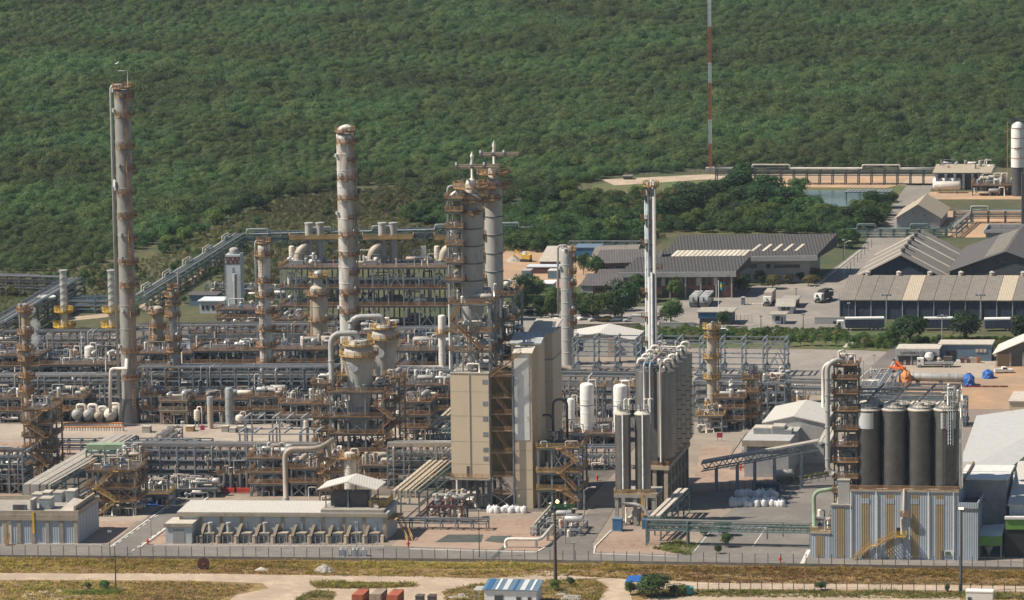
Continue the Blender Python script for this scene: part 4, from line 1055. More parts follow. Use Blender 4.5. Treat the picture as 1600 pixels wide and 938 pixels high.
rack('green-grey pipe rack climbing diagonally beside the meadow, with white expansion loops', (205, 487), (362, 388), [3.0, 4.6], 5.0, 16, 14, m='greensteel', pipes=(4, 4), loops=5, rmax=0.35, mats=['pipe_white', 'palesteel', 'greensteel'], across=AX)
rack('green-grey pipe rack running level along the forest edge, with white loops', (352, 390), (842, 378), [2.6, 4.4], 5.0, 22, 15, m='greensteel', pipes=(4, 3), loops=5, rmax=0.35, mats=['pipe_white', 'greensteel', 'palesteel'])
rack('blue-grey pipe bridge linking the two silver chimneys behind', (104, 490), (192, 490), [1.9, 3.2, 4.6], 5.0, 4, 16, m='bluewall', pipes=(4, 4, 3), mats=['bluewall', 'pipe_white'], skip_posts=(1, 3))
rack('dark pipe rack at the far left edge beyond the chimneys, running along the meadow', (-70, 462), (92, 466), [2.4, 4.2, 6.0], 5.0, 8, 17, m='darksteel', pipes=(4, 4, 4))
rack('dark pipe rack descending diagonally at the left edge below the round white tank', (-40, 552), (98, 470), [3.2, 5.2, 6.8], 7.0, 9, 18, m='darksteel', pipes=(3, 4, 6), across=AX, mats=['pipe_white', 'palesteel', 'steel'], deck=[(2, 5, 6.75, 'greyroof')])
rack('small far pipe rack with a white line in front of the trees behind the office', (888, 392), (1012, 392), [2.6], 3, 7, 19, m='greensteel', pipes=(2,), mats=['pipe_white'], brace=False)
o = G(73, 500); s = sc(o); h = Z(73, 500, 463); r = 15 / s
t = thing('round_tank', 'round flat white tank on legs at the left, beside the dark diagonal rack', 'tank', o)
MB().lathe(o.x, o.y, [(r * 0.9, h - 0.7), (r, h - 0.5), (r, h), (r * 0.9, h + 0.02)], 28).build('basin', 'white', t)
for k in range(6):
 a = R(60 * k + 20); MB().beam((o.x + r * 0.8 * math.cos(a), o.y + r * 0.8 * math.sin(a), 0), (o.x + r * 0.8 * math.cos(a), o.y + r * 0.8 * math.sin(a), h - 0.6), 0.3).build('leg', 'steel', t)
(t, f, L) = frm('long furnace deck with brown handrails carrying the paired grey stacks', 440, 704, 512, 14, 12, 3, [478, 450, 418], seed=3, n=34, zmax=4.0, m='steel', rm='brown')
FD = Z(570, 512, 418)
for i in range(9):
 u = L * (0.06 + 0.11 * i)
 MB(f).drum((u, 2.0, Z(570, 512, 437)), (u + 4.5, 2.0, Z(570, 512, 437)), 0.42, 12).build('header_pipe', 'pipe_white', t)
 MB(f).tube([(u + 2, 2, Z(570, 512, 440)), (u + 2, 2, Z(570, 512, 472))], 0.55 if i % 2 else 0.3, 10).build('downcomer', 'palesteel', t)
for i in range(26):
 u = L * (0.02 + 0.96 * i / 26)
 MB(f).lathe(u, 0.9, [(0.22, Z(570, 512, 449)), (0.22, Z(570, 512, 441)), (0.02, Z(570, 512, 439))], 8).build('burner', 'palesteel', t)
def stackpair(x, dx, lab, single=False):
 z0 = FD
 c = f.w((x - 440) / (704 - 440) * L, 9)
 t = thing('furnace_stack', lab, 'furnace stack', (c.x, c.y, z0))
 s = sc(c); top = zt(c, 348); r = 6.2 / s
 for k in ((0,) if single else (0, 1)):
  X = c.x + k * dx / s
  MB().lathe(X, c.y, [(r, z0), (r, top - 0.5), (r * 1.12, top - 0.4), (r * 1.12, top), (r * 0.8, top + 0.02)], 18).build('stack', 'greyinsul', t)
 w2 = 0 if single else dx / s
 zp = zt(c, 372); x0, x1 = c.x - 5.2 * 1.1, c.x + w2 + 5.2 * 1.1
 p = MB().box(x0, c.y - 2.6, zp - 0.2, x1, c.y + 2.6, zp).build('platform', 'yellow', t)
 rails(MB(), [(x0, c.y + 2.6), (x0, c.y - 2.6), (x1, c.y - 2.6), (x1, c.y + 2.6)], zp, 1.3, 0.14).box(x0, c.y - 2.66, zp, x1, c.y - 2.61, zp + 0.9).build('handrail', 'yellow', p)
 d = MB().tube([(c.x - 3.2, c.y - 2.5, z0), (c.x - 3.2, c.y - 2.5, zt(c, 392)), (c.x - 0.5, c.y - 1.2, zt(c, 381))], 1.25, 14, 2.5).build('duct', 'tan', t)
 MB().box(c.x - 4.8, c.y - 4.2, z0 + 0.05, c.x - 1.7, c.y - 0.9, zt(c, 404)).build('fan_box', 'palesteel', t)
stackpair(474, 17, 'pair of grey furnace stacks with a yellow platform, left of the pale column')
stackpair(589, 17, 'pair of grey furnace stacks with a yellow platform, right of the pale column')
stackpair(701, 12, 'single grey furnace stack with a yellow platform half hidden by the reactor tower', True)
for i, (x, w_, lab) in enumerate(((445, 9, 'small cream drum on the furnace deck, leftmost'), (458, 11, 'grey-blue drum on the furnace deck beside the left stack pair'), (652, 8, 'cream drum on the furnace deck, left of two near the reactor tower'), (673, 9, 'cream drum on the furnace deck, right of two near the reactor tower'))):
 c = f.w((x - 440) / 264 * L, 10); q = proj((c.x, c.y, 0))
 tank(lab, q[0], q[1], 384, w_, 'pipe_white' if i != 1 else 'palesteel', z0=FD, nozzle=False)
frm('low dark furnace-side frame below the slim white column', 340, 436, 512, 9, 5, 2, [497, 484], seed=5, n=9)
frm('brown railed frame left of the furnace deck, behind the slim white column', 432, 470, 540, 8, 3, 2, [518, 500], seed=6, n=8, rm='brown')
frm('crowded steel frame behind the front-left rack with exchangers on top', -50, 62, 606, 10, 5, 3, [588, 572, 556], seed=7, n=12, rm='brown')
frm('crowded steel frame right of the white drum and left of the tallest column', 66, 182, 606, 10, 6, 3, [588, 570], seed=8, n=15, rm='brown', zmax=4)
frm('frame of stacked exchangers behind the slender column', 214, 300, 604, 10, 5, 3, [588, 570, 552], seed=9, n=11, rm='brown')
frm('frame with drums and piping behind the front rack, below the cold box', 304, 406, 604, 10, 5, 3, [588, 568, 548], seed=10, n=13, rm='brown')
frm('frame with drums and brown rails left of the hoppers, behind the front rack', 426, 516, 606, 10, 5, 3, [586, 566, 546], seed=11, n=12, rm='brown')
frm('dense steel frame right of the hoppers carrying blue-painted fans', 618, 704, 612, 12, 5, 3, [592, 572, 548], seed=12, n=15, rm='brown')
frm('row of low equipment frames in front of the left chimney bases', -40, 96, 556, 8, 6, 2, [543], seed=13, n=12)
frm('row of low equipment frames right of the chimneys, below the spiral stack', 106, 186, 556, 8, 4, 2, [543], seed=14, n=10)
frm('two-storey frame behind the tan header rack left of the stout tower', 300, 416, 548, 8, 5, 2, [532, 520], seed=15, n=12)
frm('low frame of small pumps and valves behind the long rack', 520, 612, 552, 8, 5, 2, [536, 522], seed=16, n=10)
c = G(664, 560)
for i in range(8):
 p = G(652 + i * 5.2, 560); z = Z(652 + i * 5.2, 560, 520)
 t = thing('fan_unit', 'small blue fan in the row above the frame right of the hoppers', 'fan', (p.x, p.y, z), 'blue fans in a row right of the hoppers')
 MB().lathe(p.x, p.y, [(0.40, z), (0.42, z + 1.4), (0.2, z + 1.9), (0.02, z + 2.0)], 12).build('housing', 'blue', t)
 MB().beam((p.x, p.y, 0), (p.x, p.y, z), 0.25).build('post', 'steel', t)
frm('front equipment frame under a brown stair, left of the flared column base', 70, 130, 658, 7, 4, 2, [640, 622], seed=17, n=9, rm='brown', stair=(1, 6, -1.5, 'brown'))
frm('front equipment frame with rust brown deck below the slender column', 252, 292, 664, 7, 3, 2, [642, 626], seed=18, n=9, rm='rustytan', m='rustytan')
frm('front equipment frame with vertical drums below the slim white column', 392, 436, 662, 7, 3, 2, [640, 620], seed=19, n=9)
frm('front equipment frame with exchangers left of the hopper structure', 440, 512, 668, 8, 4, 2, [650, 630], seed=20, n=13)
frm('dark front equipment frame right of the flared column base', 224, 250, 660, 7, 3, 2, [640, 618], seed=21, n=9)
frm('front equipment frame with pale drums between the slender and slim white columns', 300, 388, 660, 7, 5, 2, [642, 624], seed=22, n=14)
frm('far-left front equipment frame beside the brown stair tower', -50, 34, 660, 8, 5, 2, [642, 622], seed=23, n=14)
tank('white drum with rusty side beside the tallest column, left', 141, 592, 540, 16, 'pipe_white', band=(0.3, 0.34, 'rustytan'))
tank('grey domed drum in front of the beige column cluster, left of a pair', 311, 592, 545, 17, 'greyinsul')
tank('cream drum with a yellow platform, right of a pair beside the grey domed drum', 328, 594, 550, 16, 'pipe_white', plat=553)
tank('squat pale drum between the slim white column and the stout tower', 458, 592, 561, 19, 'pipe_white')
tank('pale beige drum with a conical head on a frame left of the white drum', 116, 590, 545, 15, 'tan')
tank('tall grey drum with flat head in the front row below the slim white column', 359, 664, 605, 13, 'palesteel', nozzle=False)
tank('narrow beige drum with a white head in the front row below the cold box', 329, 670, 620, 9, 'tan', band=(0.78, 1.0, 'palesteel'), nozzle=False)
tank('small white pear-shaped drum on the pavement below the slender column', 308, 668, 640, 9, 'pipe_white', legs=True)
tank('pair-like silver drum with a bent outlet at the right end of the front row', 375, 670, 648, 13, 'pipe_white', legs=True)
for i, (x, y, r, L_, lab, m_) in enumerate(((120, 661, 1.3, 6, 'grey exchanger shell with a bent nozzle, leftmost of the row before the tallest column', 'greyinsul'), (138, 661, 1.3, 6, 'grey exchanger shell second in the row before the tallest column', 'greyinsul'), (154, 662, 1.1, 6, 'cream exchanger shell third in the row before the tallest column', 'tan'),
           (172, 662, 1.5, 6, 'large cream exchanger shell nearest the flared column base', 'pipe_white'), (132, 634, 1.6, 7, 'beige horizontal drum on a raised frame left of the tallest column', 'tan'))):
 p = G(x, y); ff = Fr(p); z = r + 0.9 if i < 4 else 3.5
 t = thing('exchanger', lab, 'heat exchanger', p)
 MB(ff).drum((0, 0, z), (0, L_, z), r, 16).spin((0, 0.2, z), (0, 0.5, z), [(r * 1.12, 0), (r * 1.12, 0.3)], 16).build('shell', m_, t)
 for v in (1.2, L_ - 1.5): MB(ff).box(-r * 0.6, v, 0, r * 0.6, v + 0.5, z - r * 0.7).build('saddle', 'concrete', t)
 MB(ff).tube([(0, 0.8, z + r * 0.9), (0, 0.8, z + r + 1.1), (r + 0.9, 0.8, z + r + 1.1), (r + 0.9, 0.8, 0.4)], 0.4, 8, 0.8).build('nozzle_pipe', 'pipe_white', t)
for k in range(46):
 p = G(97 + k * 2.1, 668 + (k % 2) * 6); ff = Fr(p)
 t = thing('oil_drum', 'drum with an orange lid packed in the long row on the pavement', 'drum', p, 'orange-lidded drums in a row before the tallest column')
 MB(ff).lathe(0, 0, [(0.42, 0), (0.45, 0.4), (0.42, 1.0)], 8).build('body', 'pipe_white', t)
 MB(ff).lathe(0, 0, [(0.46, 1.0), (0.46, 1.25), (0.05, 1.3)], 8).build('lid', 'orangetarp', t)
(t, f, L) = frm('brown stair tower with many landings below the thin rusty column', 40, 82, 748, 9, 3, 3, [725, 703, 682, 662, 640], seed=24, n=7, m='rustytan', rm='brown', stair=(1, 5.5, -1.2, 'brown'))
frm('brown railed pump frame beside the covered cable trays', 138, 212, 806, 9, 4, 3, [782, 762, 735], seed=25, n=12, m='rustytan', rm='brown', stair=(2, 7, -1.2, 'yellow'))
tray_rack('wide covered cable-tray rack running diagonally at the lower left', (36, 806), (172, 726), Z(36, 806, 787) * 2.5, [(0.3, 1.6), (2.1, 2.0), (4.5, 1.3), (6.2, 0.7)], 7.4, 7, tm='cementroof', drop=4.4)
tray_rack('narrow cable rack beside the covered trays, ending at the flat-roofed building', (90, 812), (150, 775), 3.0, [(0.3, 0.5), (1.4, 0.4)], 2.4, 4, m='darksteel', tm='palesteel')
tray_rack('cable-tray bridge running diagonally from the electrical building to the main rack', (612, 812), (716, 724), Z(612, 812, 776) + 1.2, [(0.3, 0.8), (1.6, 0.7), (2.9, 0.9), (4.3, 0.4), (5.6, 0.3)], 6.6, 8, tm='beigeroof', drop=1.5)
tray_rack('upper cable-tray rack behind the main header, left of the beige building', (668, 726), (704, 692), 9.0, [(0.3, 0.7), (1.6, 0.6), (3.6, 0.6)], 5.4, 4, tm='beigeroof')
tray_rack('grey-green box of cable trays on top of the front main rack at its left end', (136, 764), (200, 764), Z(168, 764, 704), [(0.4, 3.2)], 4.5, 3, tm='greenpaint', box=1.3)
for (x0, x1, y, top, lab) in ((382, 494, 706, 654, 'empty open steel canopy frame, the back one left of the hopper structure'), (375, 494, 756, 676, 'empty open steel canopy frame, the front one over the main rack')):
 f, L = bfr((x0, y), (x1, y)); H = Z((x0 + x1) / 2, y, top)
 t = thing('open_canopy', lab, 'steel frame', f.w(L / 2, 3))
 for i in range(6):
  u = L * i / 5; mb = MB(f)
  mb.beam((u, 0, H), (u + 0.0, 7, H), 0.34)
  mb.build('rafter', 'palesteel', t)
 for v in (0, 7): MB(f).beam((-0.3, v, H - 0.4), (L + 0.3, v, H - 0.4), 0.3).build('beam', 'palesteel', t)
 for u in (0.2, L * 0.4, L * 0.8):
  for v in (0, 7): MB(f).beam((u, v, 0), (u, v, H - 0.5), 0.34).build('post', 'steel', t)
rb_ = random.Random(14)
for i, (x, y, w_, h, m_, lab) in enumerate(((222, 677, 12, 1.6, 'concrete', 'grey concrete box standing on the pavement right of the flared column'), (290, 675, 12, 1.3, 'yellow', 'yellowish covered bin on the pavement before the slender column'), (346, 676, 10, 1.5, 'concrete', 'grey equipment box on the pavement, first of a row before the front frames'), (358, 677, 10, 1.2, 'palewall', 'pale equipment box on the pavement, second of the row'), (370, 676, 10, 1.5, 'concrete', 'grey equipment box on the pavement, third of the row'), (384, 677, 9, 1.3, 'steel', 'blue-grey equipment box on the pavement, last of the row'), (362, 697, 5, 0.8, 'white', 'small white box on the red gravel strip'))):
 ff = fr(x, y); wd = w_ / 6.1; t = thing('equipment_box', lab, 'box', ff.w(wd / 2, 1))
 MB(ff).box(0, 0, 0.12, wd, 2.0, h).build('body', m_, t); MB(ff).box(-0.1, -0.1, 0, wd + 0.1, 2.1, 0.117).build('plinth', 'concrete', t); MB(ff).box(-0.06, -0.06, h + 0.003, wd + 0.06, 2.06, h + 0.12).build('lid', 'silotop', t)
rack('short rack of pale pipes stepping up behind the main header, right of the orange-lidded drums', (236, 706), (262, 688), [2.0, 3.6], 4, 3, 130, pipes=(4, 4), m='palesteel', across=AX, brace=False)
frm('jumble of valves and drums on top of the frame beside the covered trays', 178, 214, 776, 9, 3, 2, [748, 722], seed=131, n=14, rm='brown')
frm('dense yellow-railed pump platform under the front rack, right of the red gravel', 212, 262, 790, 6, 4, 2, [772], seed=132, n=12, rm='yellow')
frm('low pipe and valve frame between the front rack and the electrical building', 262, 336, 778, 6, 5, 2, [764], seed=133, n=16, rails_on=False)
rv = random.Random(21)
for i in range(30):
 x = [8, 22, 60, 78, 112, 128, 150, 166, 226, 236, 262, 286, 302, 318, 338, 352, 372, 388, 402, 432, 446, 462, 478, 492, 512, 628, 640, 655, 672, 690][i] + rv.uniform(-3, 3); y = rv.choice([578, 592, 612, 640, 655]); p = G(x, y); hp = rv.uniform(34, 74)
 t = thing('vent_pipe', 'thin upright pipe rising among the process racks at the left', 'vent pipe', p, 'thin upright pipes among the process racks'); z = zt(p, y - hp); m_ = rv.choice(['palesteel', 'greyinsul', 'steel', 'steel', 'tan'])
 pts = [p, (p.x, p.y, z)] + ([(p.x + 1.4, p.y, z)] if i % 3 == 0 else []) + ([(p.x + 1.4, p.y, z - 3)] if i % 6 == 0 else [])
 MB().tube(pts, rv.uniform(0.12, 0.26), 7, 0.5).build('pipe', m_, t); MB().box(p.x - 0.5, p.y - 0.5, 0, p.x + 0.5, p.y + 0.5, 0.8).build('base', 'concrete', t)
# ================================================================ hoppers, reactor tower, bins and silos
def hopper(lab, px, py, rows, w_top, w_bot, w_body, pipe):
 o = G(px, py); s = sc(o); z = {k: zt(o, v) for k, v in rows.items()}
 R1, R2, R3 = w_top / 2 / s, w_bot / 2 / s, w_body / 2 / s
 t = thing('hopper_vessel', lab, 'hopper vessel', (o.x, o.y, z['base']))
 MB().lathe(o.x, o.y, [(R3, z['base']), (R3, z['body']), (R2, z['bot']), (R1 * 0.97, z['cone']), (R1, z['cone'] + 0.1), (R1, z['cyl']), (R1 * 0.9, z['cyl'] + 1.2), (R1 * 0.55, z['top'] - 0.2), (0.02, z['top'])], 30).build('shell', 'greyinsul', t)
 MB().lathe(o.x, o.y, [(R1 + 0.06, z['cone'] + 0.5), (R1 + 0.12, z['cone'] + 0.6), (R1 + 0.12, z['cone'] + 1.8), (R1 + 0.06, z['cone'] + 1.9)], 30).build('band', 'tan', t)
 MB().spin((o.x - R1 * 0.3, o.y - R1 * 0.6, z['cone'] - 0.9), (o.x - R1 * 0.3, o.y - R1 * 1.05, z['cone'] - 0.6), [(0.9, 0), (0.9, 1.4), (1.1, 1.41), (1.1, 1.6)], 14).build('manway', 'palesteel', t)
 for zz, wd in ((z['cyl'] - 0.2, 1.0), (z['cyl'] + 2.3, 0.9)):
  p = ring_platform(t, o.x, o.y, R1 if zz < z['cyl'] else R1 * 0.6, zz, 'yellow', -215, 35, wd if zz < z['cyl'] else R1 * 0.45)
 rnd = random.Random(px)
 for k in range(12):
  a = rnd.uniform(0, 6.28); q = R1 * rnd.uniform(0.2, 0.8); h = rnd.uniform(1.2, 4.5)
  X, Y = o.x + q * math.cos(a), o.y + q * math.sin(a)
  MB().tube([(X, Y, z['cyl'] + 0.5), (X, Y, z['cyl'] + h), (X + rnd.uniform(-1.2, 1.2), Y, z['cyl'] + h)], rnd.uniform(0.1, 0.3), 7, 0.3).build('nozzle', rnd.choice(['yellow', 'pipe_white', 'brown', 'alu']), t)
 px0, pt, pb = pipe
 r = 9 / 2 / s; dx = (px0 - px) / s
 MB().tube([(o.x + dx, o.y - 0.6, zt(o, pb)), (o.x + dx, o.y - 0.6, zt(o, pt) - r), (o.x - 0.3, o.y - 0.2, zt(o, pt) - r), (o.x - 0.1, o.y, z['top'] - 0.3)], r, 14, 2.6).build('overhead_pipe', 'greyinsul', t)
 for k in range(3):
  zz = zt(o, pb) + (zt(o, pt) - zt(o, pb)) * (0.35 + 0.2 * k)
  MB().lathe(o.x + dx, o.y - 0.6, [(r + 0.02, zz), (r + 0.14, zz + 0.02), (r + 0.14, zz + 0.3), (r + 0.02, zz + 0.32)], 14).build('flange', 'palesteel', t)
 ladder(t, o.x, o.y, R1, z['bot'], z['cyl'], -150, 'yellow')
 p = MB().box(o.x - R1 - 1.6, o.y - R1 * 0.8, z['cone'] - 3.0, o.x - R1 * 0.8, o.y, z['cone'] - 2.8).build('platform', 'yellow', t)
 rails(MB(), [(o.x - R1 - 1.6, o.y), (o.x - R1 - 1.6, o.y - R1 * 0.8), (o.x - R1 * 0.8, o.y - R1 * 0.8)], z['cone'] - 2.8).build('handrail', 'yellow', p)
 return t
hopper('front hopper vessel with a cone, yellow top platforms and a thick hooked pipe', 564, 736, {'base': 676, 'body': 618, 'bot': 612, 'cone': 566, 'cyl': 552, 'top': 530}, 50, 33, 32, (521, 516, 706))
hopper('rear hopper vessel half hidden by the front one, with its own hooked pipe', 603, 716, {'base': 650, 'body': 606, 'bot': 600, 'cone': 545, 'cyl': 526, 'top': 506}, 40, 24, 22, (552, 490, 540))
(t, f, L) = frm('four-level steel structure with brown handrails holding the front hopper', 518, 600, 742, 13, 4, 3, [706, 678, 652, 613], seed=31, n=13, rm='brown', stair=(11, 15.5, -1.6, 'brown'), zmax=3.5)
frm('narrow rusty ladder frame left of the hopper structure', 492, 516, 738, 5, 3, 2, [712, 692, 672, 652, 632, 600], seed=32, n=3, m='rustytan', rm='brown', zmax=2)
frm('rusty side frame with yellow decks right of the hoppers', 604, 626, 726, 6, 2, 2, [700, 660, 625, 590], seed=33, n=4, m='rustytan', rm='brown', zmax=2.5)
frm('brown pump frame beside the striped white drum, behind the gabled roof shed', 500, 536, 790, 6, 3, 2, [765, 738, 716], seed=34, n=6, m='rustytan', rm='brown', stair=(0.5, 5, -1.1, 'brown'))
tank('white drum with grey bands standing behind the gabled roof shed', 548, 790, 706, 20, 'pipe_white', band=(0.55, 0.57, 'steel'), plat=714)
frm('steel frame with pale pipes and exchangers left of the reactor tower, over the pavement', 624, 672, 690, 8, 3, 3, [668, 648, 628], seed=35, n=10, rm='brown')
tank('slim cream vessel with a brown head left of the reactor tower', 692, 612, 492, 12, 'pipe_white', plat=520, nozzle=False)
p = G(447, 792); s = sc(p)
t = thing('riser_pipe', 'thick beige pipe rising from the ground and bending under the front canopy', 'pipe', p)
MB().tube([(p.x, p.y, 0), (p.x, p.y, zt(p, 702)), (p.x + 8, p.y, zt(p, 702)), (p.x + 11, p.y + 4, zt(p, 694))], 0.62, 12, 2.2).build('pipe', 'tan', t)
MB().lathe(p.x, p.y, [(1.3, 0), (0.9, 1.0), (0.75, 2.2)], 12).build('base', 'palewall', t)
frm('steel frame with red-based pumps under a brown roof, left of two pump groups', 343, 388, 768, 7, 4, 2, [742], seed=36, n=7, rm='brown', m='steel')
for k, (x, lab) in enumerate(((357, 'red vertical pump under the brown canopy, left one'), (382, 'red vertical pump under the brown canopy, right one'), (428, 'dark red pump right of the canopy pumps'))):
 p = G(x, 769); ff = Fr(p); t = thing('pump', lab, 'pump', p)
 MB(ff).box(-1.6, -1, 0.0, 1.6, 1, 1.1).build('base', 'red', t)
 for u in (-0.8, 0.8): MB(ff).lathe(u, 0, [(0.5, 1.1), (0.5, 4.2), (0.3, 4.6)], 10).build('motor', 'darksteel', t)
frm('blue-grey module frame with vertical pipes right of the red pumps', 392, 446, 776, 7, 4, 2, [756, 738, 716], seed=37, n=10, rm='brown')
frm('pipe frame under the front canopy, full of grey valves', 456, 500, 776, 7, 3, 2, [754, 732], seed=38, n=9, rm='brown')
f, L = bfr((706.5, 796), (766, 797)); HB = Z(735, 796, 584); z0 = Z(735, 796, 746); D = 15
t = thing('process_building', 'large beige clad process building on dark legs carrying the twin reactors', 'process building', f.w(L / 2, D / 2))
MB(f).box(0, 0, z0, L, D, HB).build('wall', 'beige', t)
for z in Z(735, 796, 612, 650, 690, 725): MB(f).box(-0.0, -0.02, z, L, -0.003, z + 0.06).build('panel_joint', 'cementroof', t)
MB(f).box(L * 0.49, -0.14, z0, L * 0.505, -0.004, HB).build('corner_trim', 'palewall', t)
for r_ in (596, 630, 654, 678, 702, 716):
 z = Z(735, 796, r_); MB(f).box(L * 0.84, -0.06, z - 0.5, L * 0.97, -0.004, z + 0.5).build('louvre', 'steel', t)
MB(f).box(L * 0.40, -0.06, z0 + 0.3, L * 0.47, -0.004, z0 + 2.7).build('door', 'darksteel', t)
MB(f).box(-0.2, -1.3, z0 - 0.35, L + 0.2, D, z0 - 0.003).build('floor_slab', 'cementroof', t)
rails(MB(f), [(0, 0), (0, -1.2), (L, -1.2)], z0).build('handrail', 'brown', t)
for u in (0.4, L * 0.33, L * 0.66, L - 0.4):
 for v in (0.5, D / 2, D - 0.5): MB(f).beam((u, v, 0), (u, v, z0 - 0.36), 0.6).build('leg', 'darksteel', t)
clutter(f, t, 1, L - 1, 1, D - 1, 0, 26, random.Random(40), 3.0)
MB(f).box(-0.1, -0.1, HB + 0.003, L + 0.1, D, HB + 0.2).build('roof', 'cementroof', t)
clutter(f, t, 0.6, L - 0.6, 0.6, D - 1, HB + 0.2, 22, random.Random(41), 2.2)
f2, L2 = bfr((767, 796), (804, 796)); zt2 = Z(785, 796, 588)
t = thing('stair_bay', 'recessed brown bay with zigzag stairs between the beige building and the white tower', 'stair tower', f2.w(L2 / 2, 4))
MB(f2).box(0.0, 3.4, z0, L2, 14, zt2).build('back_wall', 'tanclad', t)
rows = Z(785, 796, 745, 708, 674, 648, 622, 588)
zz = [0.0, rows[0] * 0.5] + list(rows)
for k in range(len(zz) - 1):
 a, b = (1.2, 1.2, zz[k]), (L2 - 1.2, 1.2, zz[k + 1])
 if k % 2: a, b = (L2 - 1.2, 1.2, a[2]), (1.2, 1.2, b[2])
 if k % 2 == 0: a, b = (L2 - 1.2, 1.2, zz[k]), (1.2, 1.2, zz[k + 1])
 stair_flight(MB(f2), a, b, 1.1).build('stair', 'brown', t)
 mb = MB(f2).box(0.1, 0.2, zz[k + 1] - 0.14, L2 - 0.1, 3.38, zz[k + 1]); d = mb.build('landing', 'tan', t)
 rails(MB(f2), [(0.1, 0.2), (L2 - 0.1, 0.2)], zz[k + 1]).build('handrail', 'brown', d)
 if k > 1: MB(f2).box(L2 * 0.84, 3.3, zz[k + 1] - 3.2, L2 * 0.98, 3.39, zz[k + 1] - 0.7).build('opening', 'black', t)
for u in (0.1, L2 - 0.1): MB(f2).beam((u, 0.2, 0), (u, 0.2, zt2 + 3), 0.34).build('column', 'steel', t)
for k in range(0, 2):
 MB(f2).beam((0.1, 0.18, zz[k]), (L2 - 0.1, 0.18, zz[k + 1]), 0.2).beam((L2 - 0.1, 0.18, zz[k]), (0.1, 0.18, zz[k + 1]), 0.2).build('brace', 'palesteel', t)
stair_flight(MB(f2), (0.5, -0.4, zt2), (L2 + 2, -0.4, zt2 + 5.5), 1.1).build('stair', 'brown', t)
f3, L3 = bfr((806, 795), (833, 795)); H3 = Z(820, 795, 553)
t = thing('elevator_tower', 'narrow white-faced tower standing on the ground in front of the beige towers', 'tower', f3.w(L3 / 2, 3))
MB(f3).box(0, 0, 0, L3, 4, H3).build('wall', 'beige', t)
z1 = Z(820, 795, 688)
for k in range(1, 8): MB(f3).box(-0.02, -0.03, H3 * k / 8, L3 + 0.02, 4.02, H3 * k / 8 + 0.07).build('panel_joint', 'cementroof', t)
MB(f3).box(0.0, -0.08, z1, L3 * 0.86, -0.004, H3 - 0.1).build('white_panel', 'white', t)
MB(f3).add([(-0.3, -0.3, H3), (L3 + 0.3, -0.3, H3), (L3 + 0.3, 4.2, H3 + 1.2), (-0.3, 4.2, H3 + 1.2), (-0.3, -0.3, H3 + 0.25), (L3 + 0.3, -0.3, H3 + 0.25), (L3 + 0.3, 4.2, H3 + 1.45), (-0.3, 4.2, H3 + 1.45)],
  [(0, 3, 2, 1), (4, 5, 6, 7), (0, 1, 5, 4), (1, 2, 6, 5), (2, 3, 7, 6), (3, 0, 4, 7)]).build('roof', 'silotop', t)
f4 = Fr(f3.w(-1.4, 4.02)); L4 = L3 + 2.6; H4 = H3 + 1.6
t = thing('process_tower', 'beige tower with a grey pitched roof just behind the white-faced tower', 'tower', f4.w(L4 / 2, 4))
MB(f4).box(0, 0, 0, L4, 6, H4).build('wall', 'beige', t)
MB(f4).add([(-0.4, -0.3, H4), (L4 + 0.4, -0.3, H4), (L4 + 0.4, 6.3, H4 + 1.6), (-0.4, 6.3, H4 + 1.6), (-0.4, -0.3, H4 + 0.3), (L4 + 0.4, -0.3, H4 + 0.3), (L4 + 0.4, 6.3, H4 + 1.9), (-0.4, 6.3, H4 + 1.9)],
  [(0, 3, 2, 1), (4, 5, 6, 7), (0, 1, 5, 4), (1, 2, 6, 5), (2, 3, 7, 6), (3, 0, 4, 7)]).build('roof', 'palesteel', t)
f5, L5 = bfr((829, 772), (866, 772)); H5 = Z(845, 772, 522); 
t = thing('process_tower', 'tallest beige block behind, with a dark joint line half way up and small windows', 'tower', f5.w(L5 / 2, 5))
zj = Z(845, 772, 562)
for k in range(1, 6): MB(f5).box(-0.02, -0.03, zj * k / 6, L5 + 0.02, 11.02, zj * k / 6 + 0.07).build('panel_joint', 'cementroof', t)
MB(f5).box(0, 0.0, 0, L5, 11, zj).build('wall', 'beige', t)
MB(f5).box(0, 0, zj + 0.003, L5, 11, H5).build('wall', 'beige', t)
MB(f5).box(-0.05, -0.05, zj - 0.2, L5 + 0.05, 11.05, zj + 0.2).build('ledge', 'cementroof', t)
MB(f5).add([(-0.3, -0.3, H5), (L5 + 0.3, -0.3, H5), (L5 + 0.3, 11.3, H5 + 1.6), (-0.3, 11.3, H5 + 1.6), (-0.3, -0.3, H5 + 0.3), (L5 + 0.3, -0.3, H5 + 0.3), (L5 + 0.3, 11.3, H5 + 1.9), (-0.3, 11.3, H5 + 1.9)],
  [(0, 3, 2, 1), (4, 5, 6, 7), (0, 1, 5, 4), (1, 2, 6, 5), (2, 3, 7, 6), (3, 0, 4, 7)]).build('roof', 'silotop', t)
for r_ in (575, 607, 632):
 z = Z(845, 772, r_); MB(f5).box(L5 * 0.48, -0.1, z - 0.6, L5 * 0.6, -0.004, z + 0.6).build('louvre', 'brown', t)
(t, f, L) = frm('open steel structure with brown zigzag stairs on the beige building roof, around the reactor cone', 709, 769, 794, 13, 3, 3, [548, 519, 475], seed=45, n=15, z0=HB + 0.25, rm='brown', m='steel', zmax=3.0, zc=False, post=0.55, decks=False)
for k, (a, b) in enumerate((((16, 480), (1, 500)), ((1, 500), (24, 522)), ((24, 522), (48, 545)))):
 pa = Z(739, 794, a[1]); pb = Z(739, 794, b[1]); s = sc(G(739, 794))
 stair_flight(MB(f), (a[0] / s, -1.0, pa), (b[0] / s, -1.0, pb), 1.2).build('stair', 'brown', t)
